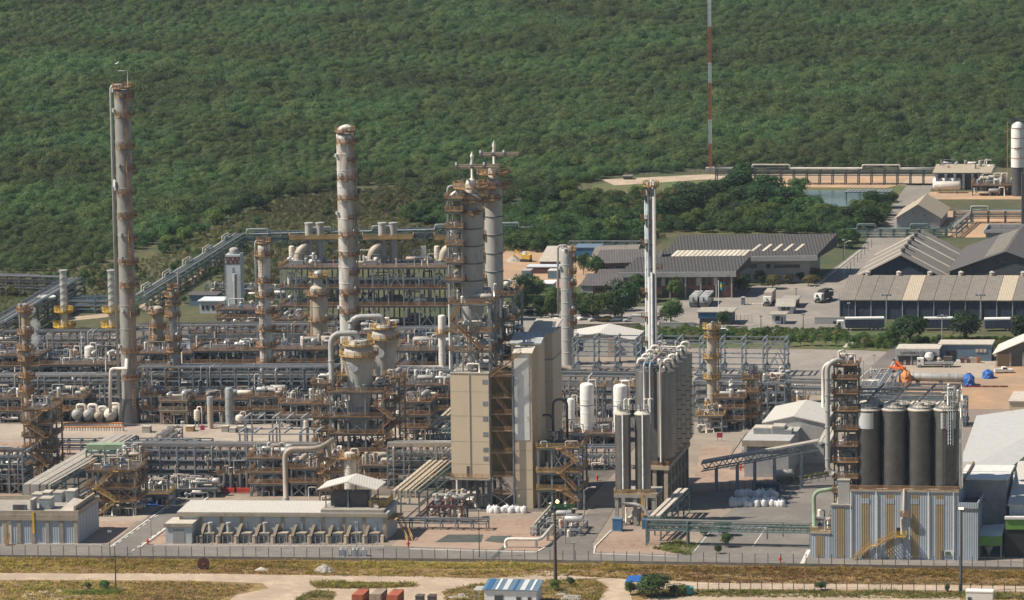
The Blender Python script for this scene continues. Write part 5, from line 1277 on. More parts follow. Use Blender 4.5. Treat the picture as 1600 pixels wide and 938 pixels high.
frm('second open steel structure with brown rails behind, under the rear reactor', 774, 806, 776, 10, 2, 2, [560, 530, 500, 462], seed=46, n=11, z0=20, rm='brown', m='steel', zc=False, post=0.5)
def reactor(lab, px, py, base, top, wpx, mast, arm):
 o = G(px, py); s = sc(o); r = wpx / 2 / s; zb, zt_ = zt(o, base), zt(o, top)
 t = thing('reactor', lab, 'reactor', (o.x, o.y, zb))
 pr = [(r * 0.55, HB + 0.3), (r * 0.55, zb - 9.5), (r * 0.62, zb - 9.4), (r * 0.55, zb - 9.2), (r, zb - 3.0), (r, zb)]
 H = zt_ - zb
 for k in range(1, 6):
  z = zb + H * k / 6; pr += [(r, z - 0.16), (r + 0.10, z - 0.15), (r + 0.10, z + 0.15), (r, z + 0.16)]
 pr += [(r, zt_ - 1.2), (r * 0.6, zt_), (0.02, zt_ + 0.2)]
 MB().lathe(o.x, o.y, pr, 28).build('shell', 'greyinsul', t)
 for k in range(1, 6):
  z = zb + H * k / 6; MB().lathe(o.x, o.y, [(r + 0.11, z - 0.1), (r + 0.13, z - 0.1), (r + 0.13, z + 0.12), (r + 0.11, z + 0.12)], 28).build('flange', 'darksteel', t)
 ring_platform(t, o.x, o.y, r, zt_ - 4.5, 'brown', -230, -60, 1.6); ring_platform(t, o.x, o.y, r, zt_ - 1.5, 'brown', -220, 40, 1.9); ring_platform(t, o.x, o.y, r * 0.8, zt_ + 1.5, 'brown', -220, 40, 2.2)
 MB().lathe(o.x, o.y, [(r * 0.5, zt_ + 0.2), (r * 0.5, zt_ + 2.2), (r * 0.36, zt_ + 3.2), (0.02, zt_ + 3.6)], 16).build('head_nozzle', 'pipe_white', t)
 za = zt(o, arm)
 for a in (45, 135, 225, 315):
  MB().beam((o.x + r * math.cos(R(a)), o.y + r * math.sin(R(a)), zt_ + 0.5), (o.x + r * math.cos(R(a)), o.y + r * math.sin(R(a)), za), 0.22).build('post', 'steel', t)
 mb = MB(); q = r * 0.75
 mb.box(o.x - r - 1.0, o.y - q - 0.3, za, o.x + r + 4.0, o.y - q + 0.3, za + 0.5); mb.box(o.x - r - 1.0, o.y + q - 0.3, za, o.x + r + 4.0, o.y + q + 0.3, za + 0.5)
 mb.build('lifting_beam', 'rustytan', t)
 for u in (-r - 0.8, 0.0, r + 0.4): MB().beam((o.x + u, o.y - q - 0.6, za + 0.75), (o.x + u, o.y + q + 0.6, za + 0.75), 0.4, 0.4).build('cross_beam', 'palesteel', t)
 MB().tube([(o.x + 0.3, o.y, zt_ + 2), (o.x + 0.3, o.y, zt(o, mast + 14)), (o.x + 0.35, o.y, zt(o, mast + 13))], 0.3, 8).spin((o.x + 0.35, o.y, zt(o, mast + 13)), (o.x + 0.35, o.y, zt(o, mast)), [(0.32, 0), (0.5, 0.9), (0.05, zt(o, mast) - zt(o, mast + 13))], 8).build('mast', 'pipe_white', t)
 for k in range(4):
  z = zb + H * (0.1 + 0.2 * k)
  ring_platform(t, o.x, o.y, r, z, 'yellow', -215, -160 if k % 2 else -150, 1.3)
 ladder(t, o.x, o.y, r, zb, zt_ - 1, -195, 'brown')
 return t, o, r, zb, zt_
t, o, r, zb, zt_ = reactor('front grey reactor vessel with black flange rings and brown head platforms', 743, 786, 464, 302, 35, 237, 262)
s = sc(o)
MB().tube([(o.x - 36 / s, o.y - 1, zt(o, 575)), (o.x - 36 / s, o.y - 1, zt(o, 290)), (o.x - 10 / s, o.y, zt(o, 290))], 0.3, 8, 1.0).build('riser_pipe', 'greyinsul', t)
MB().tube([(o.x - 34 / s, o.y, zt(o, 330)), (o.x - 34 / s, o.y, zt(o, 304)), (o.x - 8 / s, o.y, zt(o, 297))], 0.5, 8, 2.0).build('transfer_pipe', 'pipe_white', t)
fS = Fr(f.w(-1.0, 2.0))
frame('narrow brown-railed scaffold of platforms climbing the left side of the front reactor', fS, [0, 3.4], [0, 6], sorted(Z(712, 794, 440, 412, 385, 358, 332, 312)), seed=48, n=3, z0=Z(712, 794, 470), rm='brown', m='steel', zc=False, zmax=2.2, post=0.28)
reactor('rear grey reactor vessel, taller, with a white mast and dark crossbeams', 777, 774, 452, 280, 28, 220, 243)
frm('dark machinery frame with loop pipes right of the white-faced tower', 842, 905, 796, 10, 4, 3, [765, 738, 700], seed=47, n=9, rm='yellow', m='steel', stair=(5, 9, -1.0, 'brown'), post=0.4)
p = G(858, 790); s = sc(p)
t = thing('loop_pipe', 'pair of dark hooped pipes above the machinery frame', 'pipe', p)
for dx, top, w_ in ((-14, 652, 22), (8, 628, 22)):
 x0 = p.x + dx / s; za = zt(p, top); zb = zt(p, 690)
 MB().tube([(x0, p.y + 3, zb), (x0, p.y + 3, za), (x0 + w_ / s, p.y + 3, za), (x0 + w_ / s, p.y + 3, zb)], 0.3, 8, 1.6).build('pipe', 'darksteel', t)
 MB().beam((x0 + 1.5, p.y + 3.4, 0), (x0 + 1.5, p.y + 3.4, zb), 0.3).build('support', 'steel', t)
tank('white vertical vessel with a rusty streak and brown platform, left of two', 918, 690, 598, 22, 'white', band=(0.62, 0.635, 'steel'))
tank('white vertical vessel partly hidden by the dark metal bins, right of two', 970, 690, 600, 22, 'white', band=(0.62, 0.635, 'steel'))
tank('small white drum with a curved top pipe left of the white vessels', 893, 690, 622, 12, 'white')
for x, lab in ((918, 'brown railed platform behind the left white vessel'), (970, 'brown railed platform behind the right white vessel')):
 frm(lab, x - 8, x + 24, 676, 4, 2, 2, [604], seed=int(x), n=2, rm='yellow', zc=False, zmax=1.5)
frm('low pipe frame below the white vessels with pale pumps', 872, 962, 694, 8, 6, 2, [678], seed=49, n=20, zmax=3.5)
rack('two-level pipe rack in shade behind the dark metal bins', (868, 735), (964, 735), LV(915, 735, 718, 703), 6, 5, 50, pipes=(5, 5), mats=['pipe_white', 'alu', 'greyinsul'])
frm('pump skid with dark red pipes in front of the beige building legs', 668, 722, 818, 6, 4, 2, [790], seed=51, n=16, m='maroon', rails_on=False, decks=False)
rack('low pale pipe run on short posts beside the electrical building', (616, 828), (760, 830), [2.3], 3, 6, 52, pipes=(4,), mats=['palesteel', 'pipe_white'], brace=False, post=0.25)
p = G(715, 786); s = sc(p)
t = thing('vent_pipe', 'grey vent pipe with a bent top in front of the beige building', 'pipe', p)
MB().tube([(p.x, p.y, 0), (p.x, p.y, zt(p, 716)), (p.x + 19 / s, p.y, zt(p, 714))], 0.36, 10, 1.5).build('pipe', 'greyinsul', t)
for x, top, lab in ((748, 665, 'floodlight mast on a white cone foot, taller left one of two'), (757, 700, 'floodlight mast on a white cone foot, shorter right one of two')):
 p = G(x, 792); s = sc(p)
 t = thing('floodlight_mast', lab, 'light mast', p)
 MB().lathe(p.x, p.y, [(1.0, 0), (1.0, 1.8), (0.25, 3.0)], 10).build('foot', 'white', t)
 MB().tube([(p.x, p.y, 2.9), (p.x, p.y, zt(p, top))], 0.17, 7).build('pole', 'palesteel', t)
 MB().box(p.x - 0.4, p.y - 0.25, zt(p, top), p.x + 0.4, p.y + 0.25, zt(p, top) + 0.6).build('lamp_head', 'pipe_white', t)
p = G(1020, 640); s = sc(p)
t = thing('vent_stack', 'tall bundle of three slim white vent pipes with small brown side platforms', 'vent stack', p)
for dx, dy, top, r, m_ in ((-5.5, 0, 284, 0.42, 'steel'), (1.5, 1.2, 282, 0.48, 'insul'), (4.8, -0.5, 283, 0.5, 'greyinsul'), (-9, 0.6, 305, 0.25, 'palesteel'), (-4, -0.8, 432, 0.4, 'greyinsul'), (0, -1.0, 425, 0.35, 'palesteel')):
 MB().tube([(p.x + dx / s, p.y + dy, 0), (p.x + dx / s, p.y + dy, zt(p, top))], r, 10).build('pipe', m_, t)
for k in range(7):
 z = zt(p, 305 + 38 * k)
 for sx in (-1, 1):
  if (k + (sx > 0)) % 4 == 3: continue
  x0 = p.x + sx * 11 / s - 0.9; d = MB().box(x0, p.y - 0.8, z - 0.15, x0 + 1.8, p.y + 0.8, z).build('platform', 'brown', t)
  rails(MB(), [(x0, p.y + 0.8), (x0, p.y - 0.8), (x0 + 1.8, p.y - 0.8), (x0 + 1.8, p.y + 0.8)], z, 1.2, 0.12).build('handrail', 'brown', d)
 MB().box(p.x - 9 / s, p.y - 0.3, z - 0.4, p.x + 9 / s, p.y + 0.3, z - 0.2).build('clamp', 'darksteel', t)
ring_platform(t, p.x, p.y, 0.9, zt(p, 290), 'yellow', -200, 160, 1.2)
f, L = bfr((1002, 798), (1044, 800)); D = 30; HBN = Z(1024, 799, 728)
t = thing('bin_building', 'concrete post frame building under the grouped metal bins', 'building', f.w(L / 2, D / 2))
for u in (0.5, L * 0.5, L - 0.5):
 for v in lin(0.5, D - 0.5, 7): MB(f).box(u - 0.45, v - 0.45, 0, u + 0.45, v + 0.45, HBN - 0.9).build('pillar', 'concretebeige', t)
MB(f).box(-0.3, -0.3, HBN - 0.9, L + 0.3, D + 0.3, HBN - 0.003).build('slab', 'concretebeige', t)
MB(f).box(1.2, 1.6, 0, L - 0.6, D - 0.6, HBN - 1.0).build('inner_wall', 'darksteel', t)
for v in lin(1.2, D - 3, 6): MB(f).box(L - 0.598, v + 0.6, HBN * 0.45, L - 0.4, v + 3.6, HBN * 0.55).build('spandrel', 'concretebeige', t)
rails(MB(f), [(-0.2, 0), (L + 0.2, 0), (L + 0.2, D)], HBN).build('handrail', 'brown', t)
HT_ = Z(1042, 799, 580)
bi = 0
for iu, u in enumerate((L * 0.17, L * 0.50, L * 0.83)):
 for iv in range(5):
  if iu == 1: continue
  v = 2.6 + iv * 6.0; r = 2.55
  c = f.w(u, v); lab = ('metal bin of the right-hand row on the concrete frame, lit brown with a ladder side' if iu == 2 else 'metal bin of the left-hand row on the concrete frame, mostly in shade')
  g = 'grouped metal bins, right row' if iu == 2 else 'grouped metal bins, left row'
  b = thing('storage_bin', lab, 'storage bin', (c.x, c.y, HBN), g)
  bm_ = 'bincream' if iu == 2 else 'silobright'
  MB().lathe(c.x, c.y, [(r * 0.35, HBN), (r, HBN + 2.0), (r, HT_ - 0.5), (r * 0.95, HT_ - 0.2), (r * 0.3, HT_ + 0.5), (0.02, HT_ + 0.6)], 22).build('shell', bm_, b)
  MB().tube([(c.x, c.y, HT_ + 0.4), (c.x, c.y, HT_ + 2.4), (c.x + (1.9 if iu == 2 else -1.9), c.y, HT_ + 2.4), (c.x + (2.1 if iu == 2 else -2.1), c.y, HT_ + 0.8)], 0.32, 10, 1.0).build('top_pipe', 'pipe_white', b)
  if iu == 2:
   for k in range(8):
    z = HBN + 3 + (HT_ - HBN - 4) * k / 8; MB().box(c.x + r * 0.72, c.y - 2.6, z, c.x + r + 0.25, c.y - 2.3, z + 0.18).build('bracket', 'darksteel', b)
t = thing('bin_top_gantry', 'tangle of pale pipes and rails across the tops of the grouped bins', 'pipe gantry', f.w(L / 2, D / 2, HT_))
for k in range(9):
 v = 1 + k * 3.4; MB(f).tube([(0.3, v, HT_ + 1.2 + 0.25 * (k % 3)), (L - 0.3, v, HT_ + 1.2 + 0.25 * (k % 3))], 0.16, 7).build('pipe', 'pipe_white' if k % 2 else 'palesteel', t)
for u, zl in ((1.0, HBN + 14), (2.4, HBN + 10), (L - 1.6, HBN + 1)): MB(f).tube([(u, -0.3, zl), (u, -0.3, HT_ + 1.8), (u, D, HT_ + 1.8)], 0.2, 8, 1.2).build('pipe', 'greyinsul', t)
clutter(f, t, 0.5, L - 0.5, 0.5, D - 0.5, HT_ + 0.8, 30, random.Random(52), 2.0, False)
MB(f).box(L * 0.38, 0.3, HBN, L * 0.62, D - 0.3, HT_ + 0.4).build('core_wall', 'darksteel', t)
f, L = bfr((961, 822), (1024, 823)); z1 = Z(990, 822, 772)
t = thing('bin_support_frame', 'concrete frame base with a yellow rail under the two dark bins', 'base frame', f.w(L / 2, 5))
for u in (0.4, L * 0.5, L - 0.4):
 for v in (0.4, 9): MB(f).box(u - 0.4, v - 0.4, 0, u + 0.4, v + 0.4, z1 - 0.8).build('pillar', 'concrete', t)
MB(f).box(-0.2, -0.2, z1 - 0.8, L + 0.2, 9.6, z1).build('slab', 'concrete', t)
rails(MB(f), [(-0.2, 9), (-0.2, -0.1), (L + 0.2, -0.1)], z1).build('handrail', 'yellow', t)
MB(f).box(L * 0.65, -0.3, 0, L * 0.72, -0.2, z1).build('ladder', 'yellow', t)
clutter(f, t, 1, L - 1, 1, 8, 0, 12, random.Random(53), 4.0)
MB(f).tube([(1.5, -0.5, z1 * 0.72), (6, -0.5, z1 * 0.70), (8.2, -0.5, z1 * 0.3), (8.2, -0.5, 0.5)], 0.35, 10, 2).build('chute', 'greyinsul', t)
for x, lab in ((974.5, 'dark metal bin with a pale central pipe on the concrete base, left of two'), (1005.5, 'dark metal bin with a pale central pipe on the concrete base, right of two')):
 o = G(x, 818); s = sc(o); r = 12.3 / s; zt_ = zt(o, 641)
 b = thing('storage_bin', lab, 'storage bin', (o.x, o.y, z1))
 pr = [(r, z1)]
 for k in range(1, 9):
  z = z1 + (zt_ - z1) * k / 9; pr += [(r, z - 0.06), (r + 0.05, z - 0.05), (r + 0.05, z + 0.05), (r, z + 0.06)]
 MB().lathe(o.x, o.y, pr + [(r, zt_ - 0.8), (r * 0.4, zt_), (0.02, zt_)], 26).build('shell', 'silobright', b)
 MB().lathe(o.x, o.y, [(r + 0.15, zt_ - 0.95), (r + 0.15, zt_ - 0.75), (r * 0.42, zt_ + 0.05), (r * 0.42, zt_ + 0.12), (r * 0.2, zt_ + 0.13)], 26).build('top', 'silotop', b)
 MB().tube([(o.x - 0.1, o.y - r - 0.25, z1 + 1.0), (o.x - 0.1, o.y - r - 0.25, zt_ - 0.5)], 0.16, 7).build('pipe', 'palesteel', b)
 rails(MB(), [(o.x + 1.2 * math.cos(R(a)), o.y + 1.2 * math.sin(R(a))) for a in range(0, 361, 60)], zt_ + 0.1).build('handrail', 'palesteel', b)
 for k in (0.4, 1.4): MB().tube([(o.x + k, o.y, zt_), (o.x + k, o.y, zt_ + 2.5), (o.x + k + 1.0, o.y + 0.5, zt_ + 2.5)], 0.2, 7, 0.4).build('top_pipe', 'pipe_white', b)
SB = [(1266, 872), (1298, 873), (1329, 873.5), (1498, 876), (1528, 877)]
def stripeblock(lab, i0, i1, top, D, stripes, roofm='cementroof', wall='whiteclad'):
 f, L = bfr(SB[i0], SB[i1]); H = Z((SB[i0][0] + SB[i1][0]) / 2, (SB[i0][1] + SB[i1][1]) / 2, top)
 t = thing('silo_building', lab, 'building', f.w(L / 2, D / 2))
 MB(f).box(0.03, 0, 0, L - 0.03, D, H).build('wall', wall, t)
 wpx = SB[i1][0] - SB[i0][0]
 for (a, b) in stripes:
  MB(f).box((a - SB[i0][0]) / wpx * L, -0.05, 0.25, (b - SB[i0][0]) / wpx * L, -0.004, H - 0.5).build('stripe', 'tanclad', t)
 MB(f).box(0.0, -0.2, H + 0.003, L, D + 0.2, H + 0.35).build('roof', roofm, t)
 return t, f, L, H
ta, fa, La, Ha = stripeblock('lowest striped block at the left end of the silo building, with pipes on its deck', 0, 1, 834, 16, [(1275, 1288)])
clutter(fa, ta, 0.6, La - 0.6, 0.6, 10, Ha + 0.35, 18, random.Random(60), 3.5)
rails(MB(fa), [(0, 14), (0, 0), (La, 0)], Ha + 0.35).build('handrail', 'yellow', ta)
MB(fa).tube([(0.6, 2, Ha), (0.6, 2, Ha + 9), (4.0, 2, Ha + 9.6), (6, 3, Ha + 9.6)], 0.45, 10, 2).build('curved_duct', 'greenpaint', ta)
tb, fb, Lb, Hb = stripeblock('middle striped block carrying the lattice tower of the silo building', 1, 2, 791, 20, [(1307, 1320)])
tc_, fc, Lc, Hc = stripeblock('main white and tan striped hall under the four big silos', 2, 3, 769, 34, [(1346, 1358.5), (1384.5, 1397), (1423, 1436), (1462.5, 1475)])
wp = 169.0
def ux(x): return (x - 1329) / wp * Lc
zs = lambda row: Z(1413, 875, row)
for x in (1346, 1384.5, 1423, 1462.5): MB(fc).box(ux(x), -0.09, zs(788), ux(x + 12.6), -0.052, zs(780)).build('louvre', 'whiteclad', tc_)
for x in (1329.5, 1369.5, 1410, 1451, 1490): MB(fc).tube([(ux(x), -0.2, 0.3), (ux(x), -0.2, Hc)], 0.1, 6).build('downpipe', 'greyinsul', tc_)
stair_flight(MB(fc), (ux(1335), -1.0, 0.1), (ux(1362), -1.0, zs(852)), 1.2).box(ux(1361), -1.6, zs(852) - 0.15, ux(1371), -0.25, zs(852)).build('stair', 'yellow', tc_)
stair_flight(MB(fc), (ux(1370), -1.0, zs(852)), (ux(1401), -1.0, zs(835)), 1.2).build('stair', 'yellow', tc_)
d = MB(fc).box(ux(1401), -1.7, zs(838), ux(1417), -0.25, zs(837)).build('landing', 'brightyellow', tc_)
rails(MB(fc), [(ux(1401), -1.65), (ux(1417), -1.65), (ux(1417), -0.3)], zs(837)).build('handrail', 'brightyellow', d)
MB(fc).beam((ux(1411), -1.2, 0), (ux(1411), -1.2, zs(838)), 0.2).build('post', 'steel', tc_)
MB(fc).box(ux(1401), -0.12, zs(836.5), ux(1407), -0.06, zs(825)).build('door', 'black', tc_)
MB(fc).tube([(ux(1409), -0.3, zs(835)), (ux(1409), -0.3, zs(810)), (ux(1413), -0.3, zs(810)), (ux(1413), -0.3, zs(764))], 0.22, 8, 0.5).build('pipe', 'tan', tc_)
d = MB(fc).box(ux(1408), -1.2, zs(806), ux(1421), -0.25, zs(805)).build('balcony', 'brown', tc_); rails(MB(fc), [(ux(1408), -0.3), (ux(1408), -1.15), (ux(1421), -1.15), (ux(1421), -0.3)], zs(805)).build('handrail', 'brown', d)
sg = MB(fc).box(ux(1476), -0.2, zs(868), ux(1489), -0.06, zs(860)).build('notice_board', 'white', tc_)
for k in range(3):
 z = zs(866.2 - 2.2 * k); MB(fc).box(ux(1477), -0.24, z - 0.1, ux(1487 - k), -0.202, z + 0.1).build('text_line', 'green', sg)
MB(fc).box(ux(1471), -0.15, 0.05, ux(1474), -0.06, 2.2).build('door', 'darksteel', tc_)
rails(MB(fc), [(-0.1, 30), (-0.1, 0), (Lc + 0.1, 0), (Lc + 0.1, 30)], Hc + 0.35, 1.0, 0.12).build('handrail', 'brown', tc_)
td, fd, Ld, Hd = stripeblock('low end block of the silo building with an open dark roof', 3, 4, 797, 14, [], 'darkroof')
for (u, v, w_, h) in ((0, 0, Ld, 0), ):
 mb = MB(fd); mb.box(0, 0, Hd + 0.353, Ld, 0.25, Hd + 1.6); mb.box(Ld - 0.25, 0.252, Hd + 0.353, Ld, 14, Hd + 1.6); mb.build('parapet', 'whiteclad', td)
RS = 19.4 / sc(fc.w(20, 6)); zb = Hc + 0.35
for row in range(2):
 for i in range(4):
  u = ux(1353.5 + 40.2 * i); v = 4.2 + row * (2 * RS + 1.0)
  c = fc.w(u, v); c.z = 0; zt_ = zt(c, 628 if row == 0 else 634)
  if row == 1: zt_ = top0
  top0 = zt_
  nm = ['first', 'second', 'third', 'fourth'][i]
  t = thing('silo', ('%s big dark silo from the left in the front row on the striped hall' % nm) if row == 0 else ('%s big dark silo from the left in the rear row, hidden behind the front row' % nm), 'silo', (c.x, c.y, zb))
  pr = [(RS, zb)]
  n_ = 15
  for k in range(1, n_):
   z = zb + (zt_ - 1.6 - zb) * k / n_; pr += [(RS, z - 0.08), (RS + 0.045, z - 0.07), (RS + 0.045, z + 0.07), (RS, z + 0.08)]
  MB().lathe(c.x, c.y, pr + [(RS, zt_ - 1.7)], 44).build('shell', 'silo', t)
  MB().lathe(c.x, c.y, [(RS + 0.12, zt_ - 1.75), (RS + 0.16, zt_ - 1.5), (RS + 0.02, zt_ - 1.4), (1.0, zt_ - 0.7), (1.0, zt_ - 0.3), (0.1, zt_ - 0.25)], 44).build('roof_cone', 'silotop', t)
  if row == 0:
   if i in (0, 3):      # repaired pale patch on the shell
    a0, a1 = (-188, -72) if i == 0 else (-117, -45)
    A = [R(a0 + (a1 - a0) * k / 16) for k in range(17)]; z0_, z1_ = zt(c, 667), zt_ - 2.0
    vs = [(c.x + (RS + 0.14) * math.cos(a), c.y + (RS + 0.14) * math.sin(a), z_) for z_ in (z0_, z1_) for a in A]
    MB().add(vs, [(k, k + 1, 18 + k, 17 + k) for k in range(16)], True).build('patch', 'silopatch', t)
   rails(MB(), [(c.x + RS * 0.9 * math.cos(R(a)), c.y + RS * 0.9 * math.sin(R(a))) for a in range(-200, 30, 20)], zt_ - 1.3, 1.0, 0.07).build('handrail', 'steel', t)
   if i == 3:
    ladder(t, c.x, c.y, RS, zb - 8, zt_ - 1, -100, 'darksteel')
    for k in range(3): MB().tube([(c.x + RS * 0.12 + k * 0.5, c.y - RS - 0.3, zb + 10), (c.x + RS * 0.12 + k * 0.5, c.y - RS - 0.3, zt_ + 2.5), (c.x + RS * 0.12 + k * 0.5, c.y, zt_ + 2.5)], 0.13, 6, 0.6).build('pipe', 'palesteel', t)
    for k in range(4): MB().tube([(c.x + RS + 0.4 + 0.5 * (k % 2), c.y - 2 + 2 * k, zb), (c.x + RS + 0.4 + 0.5 * (k % 2), c.y - 2 + 2 * k, zt_ + 1.5)], 0.17, 6).build('pipe', 'pipe_white', t)
t = thing('silo_top_gantry', 'row of thin pipes and valves running over the tops of the big silos', 'pipe gantry', fc.w(Lc / 2, 8, top0))
for k in range(5):
 MB(fc).tube([(-5, 4 + 2.2 * k, top0 + 0.8 + 0.5 * (k % 3)), (ux(1492), 4 + 2.2 * k, top0 + 0.8 + 0.5 * (k % 3))], 0.15, 6).build('pipe', 'palesteel' if k % 2 else 'steel', t)
for i in range(4):
 u = ux(1353.5 + 40.2 * i)
 MB(fc).tube([(u, 3, top0 + 0.3), (u + 2.5, 12, top0 + 2.5)], 0.26, 8).build('diverter', 'darksteel', t)
 for k in (0, 3.5, 7): MB(fc).beam((u + 2, 4 + k, top0 - 0.8), (u + 2, 4 + k, top0 + 2.2), 0.16).build('post', 'steel', t)
rails(MB(fc), [(-2, 3.2), (Lc - 1, 3.2)], top0 + 0.4, 1.1, 0.09).build('handrail', 'steel', t)
rails(MB(fc), [(-2, 15), (Lc - 1, 15)], top0 + 1.2, 1.1, 0.09).build('handrail', 'steel', t)
clutter(fc, t, ux(1466), ux(1494), 2, 16, top0 - 0.4, 12, random.Random(62), 4.0, False)
f = Fr(fb.w(0.2, 2.0)); rows = sorted(Z(1312, 873, 772, 750, 725, 700, 674, 645, 618, 595, 573))
frame('dark lattice tower crowded with ducts at the left of the big silos', f, [0.4, 2.7, 5.2], [0, 5], rows, name='lattice_tower', cat='tower', m='darksteel', rm='brown', seed=63, n=7, z0=Hb + 0.35, zc=True, zmax=3.2, post=0.3)
p = f.w(-1.0, -0.6); s = sc(p)
t = thing('riser_pipe', 'thick pale pipe hooking over the top of the dark lattice tower', 'pipe', (p.x, p.y, Hb))
g0 = G(1300, 873)
MB().tube([(p.x + 1.2, p.y, zt(g0, 742)), (p.x, p.y, zt(g0, 735)), (p.x, p.y, zt(g0, 572)), (p.x + 2.4, p.y, zt(g0, 562)), (p.x + 4.0, p.y + 1, zt(g0, 575))], 0.55, 12, 2.2).build('pipe', 'greyinsul', t)
for k in range(6):
 z = zt(g0, 720 - 25 * k); MB().lathe(p.x, p.y, [(0.57, z), (0.66, z + 0.02), (0.66, z + 0.3), (0.57, z + 0.32)], 12).build('flange', 'palesteel', t)
MB().tube([(p.x - 0.9, p.y + 1.5, zt(g0, 640)), (p.x - 0.9, p.y + 1.5, zt(g0, 575)), (p.x + 2, p.y + 1.5, zt(g0, 566))], 0.35, 10, 1.8).build('pipe', 'pipe_white', t)
f = Fr(fb.w(1.5, 0.6)); b = building('dust_filter', 'pale box-shaped dust filter at the foot of the lattice tower', 'filter', None, None, None, 2.6, 'palewall', 'palewall', fr_=f, L=2.6, H=Hb + 5.6, z0=Hb + 0.36, over=0.1)
frm('dense pipe-filled steel frame between the hopper structure and the reactor tower', 628, 700, 676, 9, 4, 3, [658, 640, 622, 602], seed=140, n=12, rm='brown', zmax=3)
frm('low valve frame at the foot of the hopper structure, beside the cable-tray bridge', 560, 612, 760, 6, 4, 2, [746, 728], seed=141, n=12, rm='brown')
frm('rusty low pipe frame in front of the brown stair tower at the left edge', -30, 36, 762, 7, 4, 2, [746, 732], seed=142, n=10, rm='brown', m='rustytan')
# ================================================================ buildings
t, f, L, H = building('control_building', 'flat-roofed white building with tan pilasters at the lower left corner', 'building', (-60, 850), (122, 851), 806, 17, 'whiteclad', 'cementroof', over=0.25, fascia=(1.0, 'concretebeige'), pil=(8, 0.8, 'concretebeige'), para=1.2, winm='glass')
s = sc(f.w(0, 0))
def U(x): return (x + 60) / s
MB(f).box(U(5), -0.1, 0, U(20), -0.004, H - 1.2).build('door', 'beige', t)
MB(f).box(U(54), -0.5, H - 4, U(57), -0.02, H + 0.9).build('ladder', 'brightyellow', t)
stair_flight(MB(f), (U(14), -1.4, 0), (U(18), -1.4, 1.8), 1.2).build('stair', 'brown', t)
for k, (x, v, w_, h, lab) in enumerate(((26, 13, 8, 2.0, 'grey rooftop air unit at the back of the flat-roofed building, leftmost'), (40, 14, 6, 2.2, 'grey rooftop air unit at the back of the flat-roofed building, second'), (58, 14, 7, 2.2, 'grey rooftop air unit at the back of the flat-roofed building, third'), (78, 14, 7, 2.6, 'grey rooftop air unit at the back of the flat-roofed building, rightmost'),
          (52, 6, 9, 2.4, 'large pale rooftop duct unit in the middle of the flat-roofed building'), (42, 4, 2, 2.5, 'narrow white rooftop cowl on the flat-roofed building'))):
 c = f.w(U(x), v, H + 0.25); t2 = thing('rooftop_unit', lab, 'air unit', c)
 wd = w_ / s * 2
 MB(f).box(U(x), v, H + 0.25, U(x) + wd, v + 3.2, H + 0.25 + h).build('casing', 'palewall', t2)
 MB(f).box(U(x) + 0.2, v - 0.06, H + 0.6, U(x) + wd - 0.2, v - 0.004, H + h - 0.2).build('grille', 'steel', t2)
 MB(f).box(U(x) - 0.1, v - 0.1, H + 0.253 + h, U(x) + wd + 0.1, v + 3.3, H + 0.4 + h).build('lid', 'silotop', t2)
MB(f).add([(U(88), 2, H + 0.3), (U(112), 2, H + 0.3), (U(116), 12, H + 1.2), (U(95), 12, H + 1.8), (U(88), 2, H + 0.1), (U(112), 2, H + 0.1), (U(116), 12, H + 0.1), (U(95), 12, H + 0.1)],
  [(0, 1, 2, 3), (4, 7, 6, 5), (0, 4, 5, 1), (1, 5, 6, 2), (2, 6, 7, 3), (3, 7, 4, 0)]).build('roof_slope', 'silotop', t)
MB(f).box(U(118), 0.3, H + 0.3, U(121), 16, H + 2.2).build('parapet_wall', 'concretebeige', t)
for k in range(5): MB(f).box(U(12 + 4 * k), 5, H + 0.25, U(12 + 4 * k) + 0.8, 5.8, H + 1.4).build('vent', 'darksteel', t)
t, f, L, H = building('electrical_building', 'long white electrical building with a pale roof and tan pilasters in the front row', 'building', (281, 843), (604, 845), 802, 11, 'whitewall', 'whiteroof', roof='mono', rise=0.35, over=0.4, pil=(10, 0.7, 'concretebeige'))
MB(f).box(-0.4, -0.62, H - 0.7, L + 0.4, -0.25, H - 0.06).build('fascia', 'concretebeige', t)
s = sc(f.w(0, 0))
def U(x): return (x - 281) / s
for i in range(11): MB(f).box(U(300 + 29 * i), -0.5, 1.2, U(302 + 29 * i), -0.02, 4.2).build('cable_riser', 'steel', t)
MB(f).box(U(504), -0.3, H + 0.02, U(603), 11.6, H + 0.9).build('roof_deck', 'cementroof', t)
d = MB(f).box(U(574), 3, H + 0.903, U(600), 11, H + 1.2).build('roof_platform', 'yellow', t)
rails(MB(f), [(U(574), 11), (U(574), 3), (U(600), 3), (U(600), 11)], H + 1.2, 1.1, 0.14).build('handrail', 'brightyellow', d)
for k in range(3): MB(f).box(U(586) - 0.4 * k, 1.2 + 0.9 * k, H + 0.9, U(592) - 0.4 * k, 2.0 + 0.9 * k, H + 1.4 + 0.5 * k).build('step', 'silotop', t)
stair_flight(MB(f), (L + 5.5, -0.5, 0), (L + 1.2, 6.5, H - 1.5), 1.2).build('stair', 'yellow', t)
MB(f).box(L + 0.02, 0.5, H - 1.6, L + 2.2, 8, H - 1.4).build('landing', 'yellow', t)
f2 = Fr(f.w(U(505), 2.0)); L2 = U(582) - U(505)
t2 = thing('roof_shed', 'open shed with a white gabled roof standing on the electrical building', 'shed', f2.w(L2 / 2, 4, H + 0.9))
for u in (0.5, L2 / 2, L2 - 0.5):
 for v in (0.3, 8): MB(f2).beam((u, v, H + 0.9), (u, v, H + 5.2), 0.25).build('post', 'steel', t2)
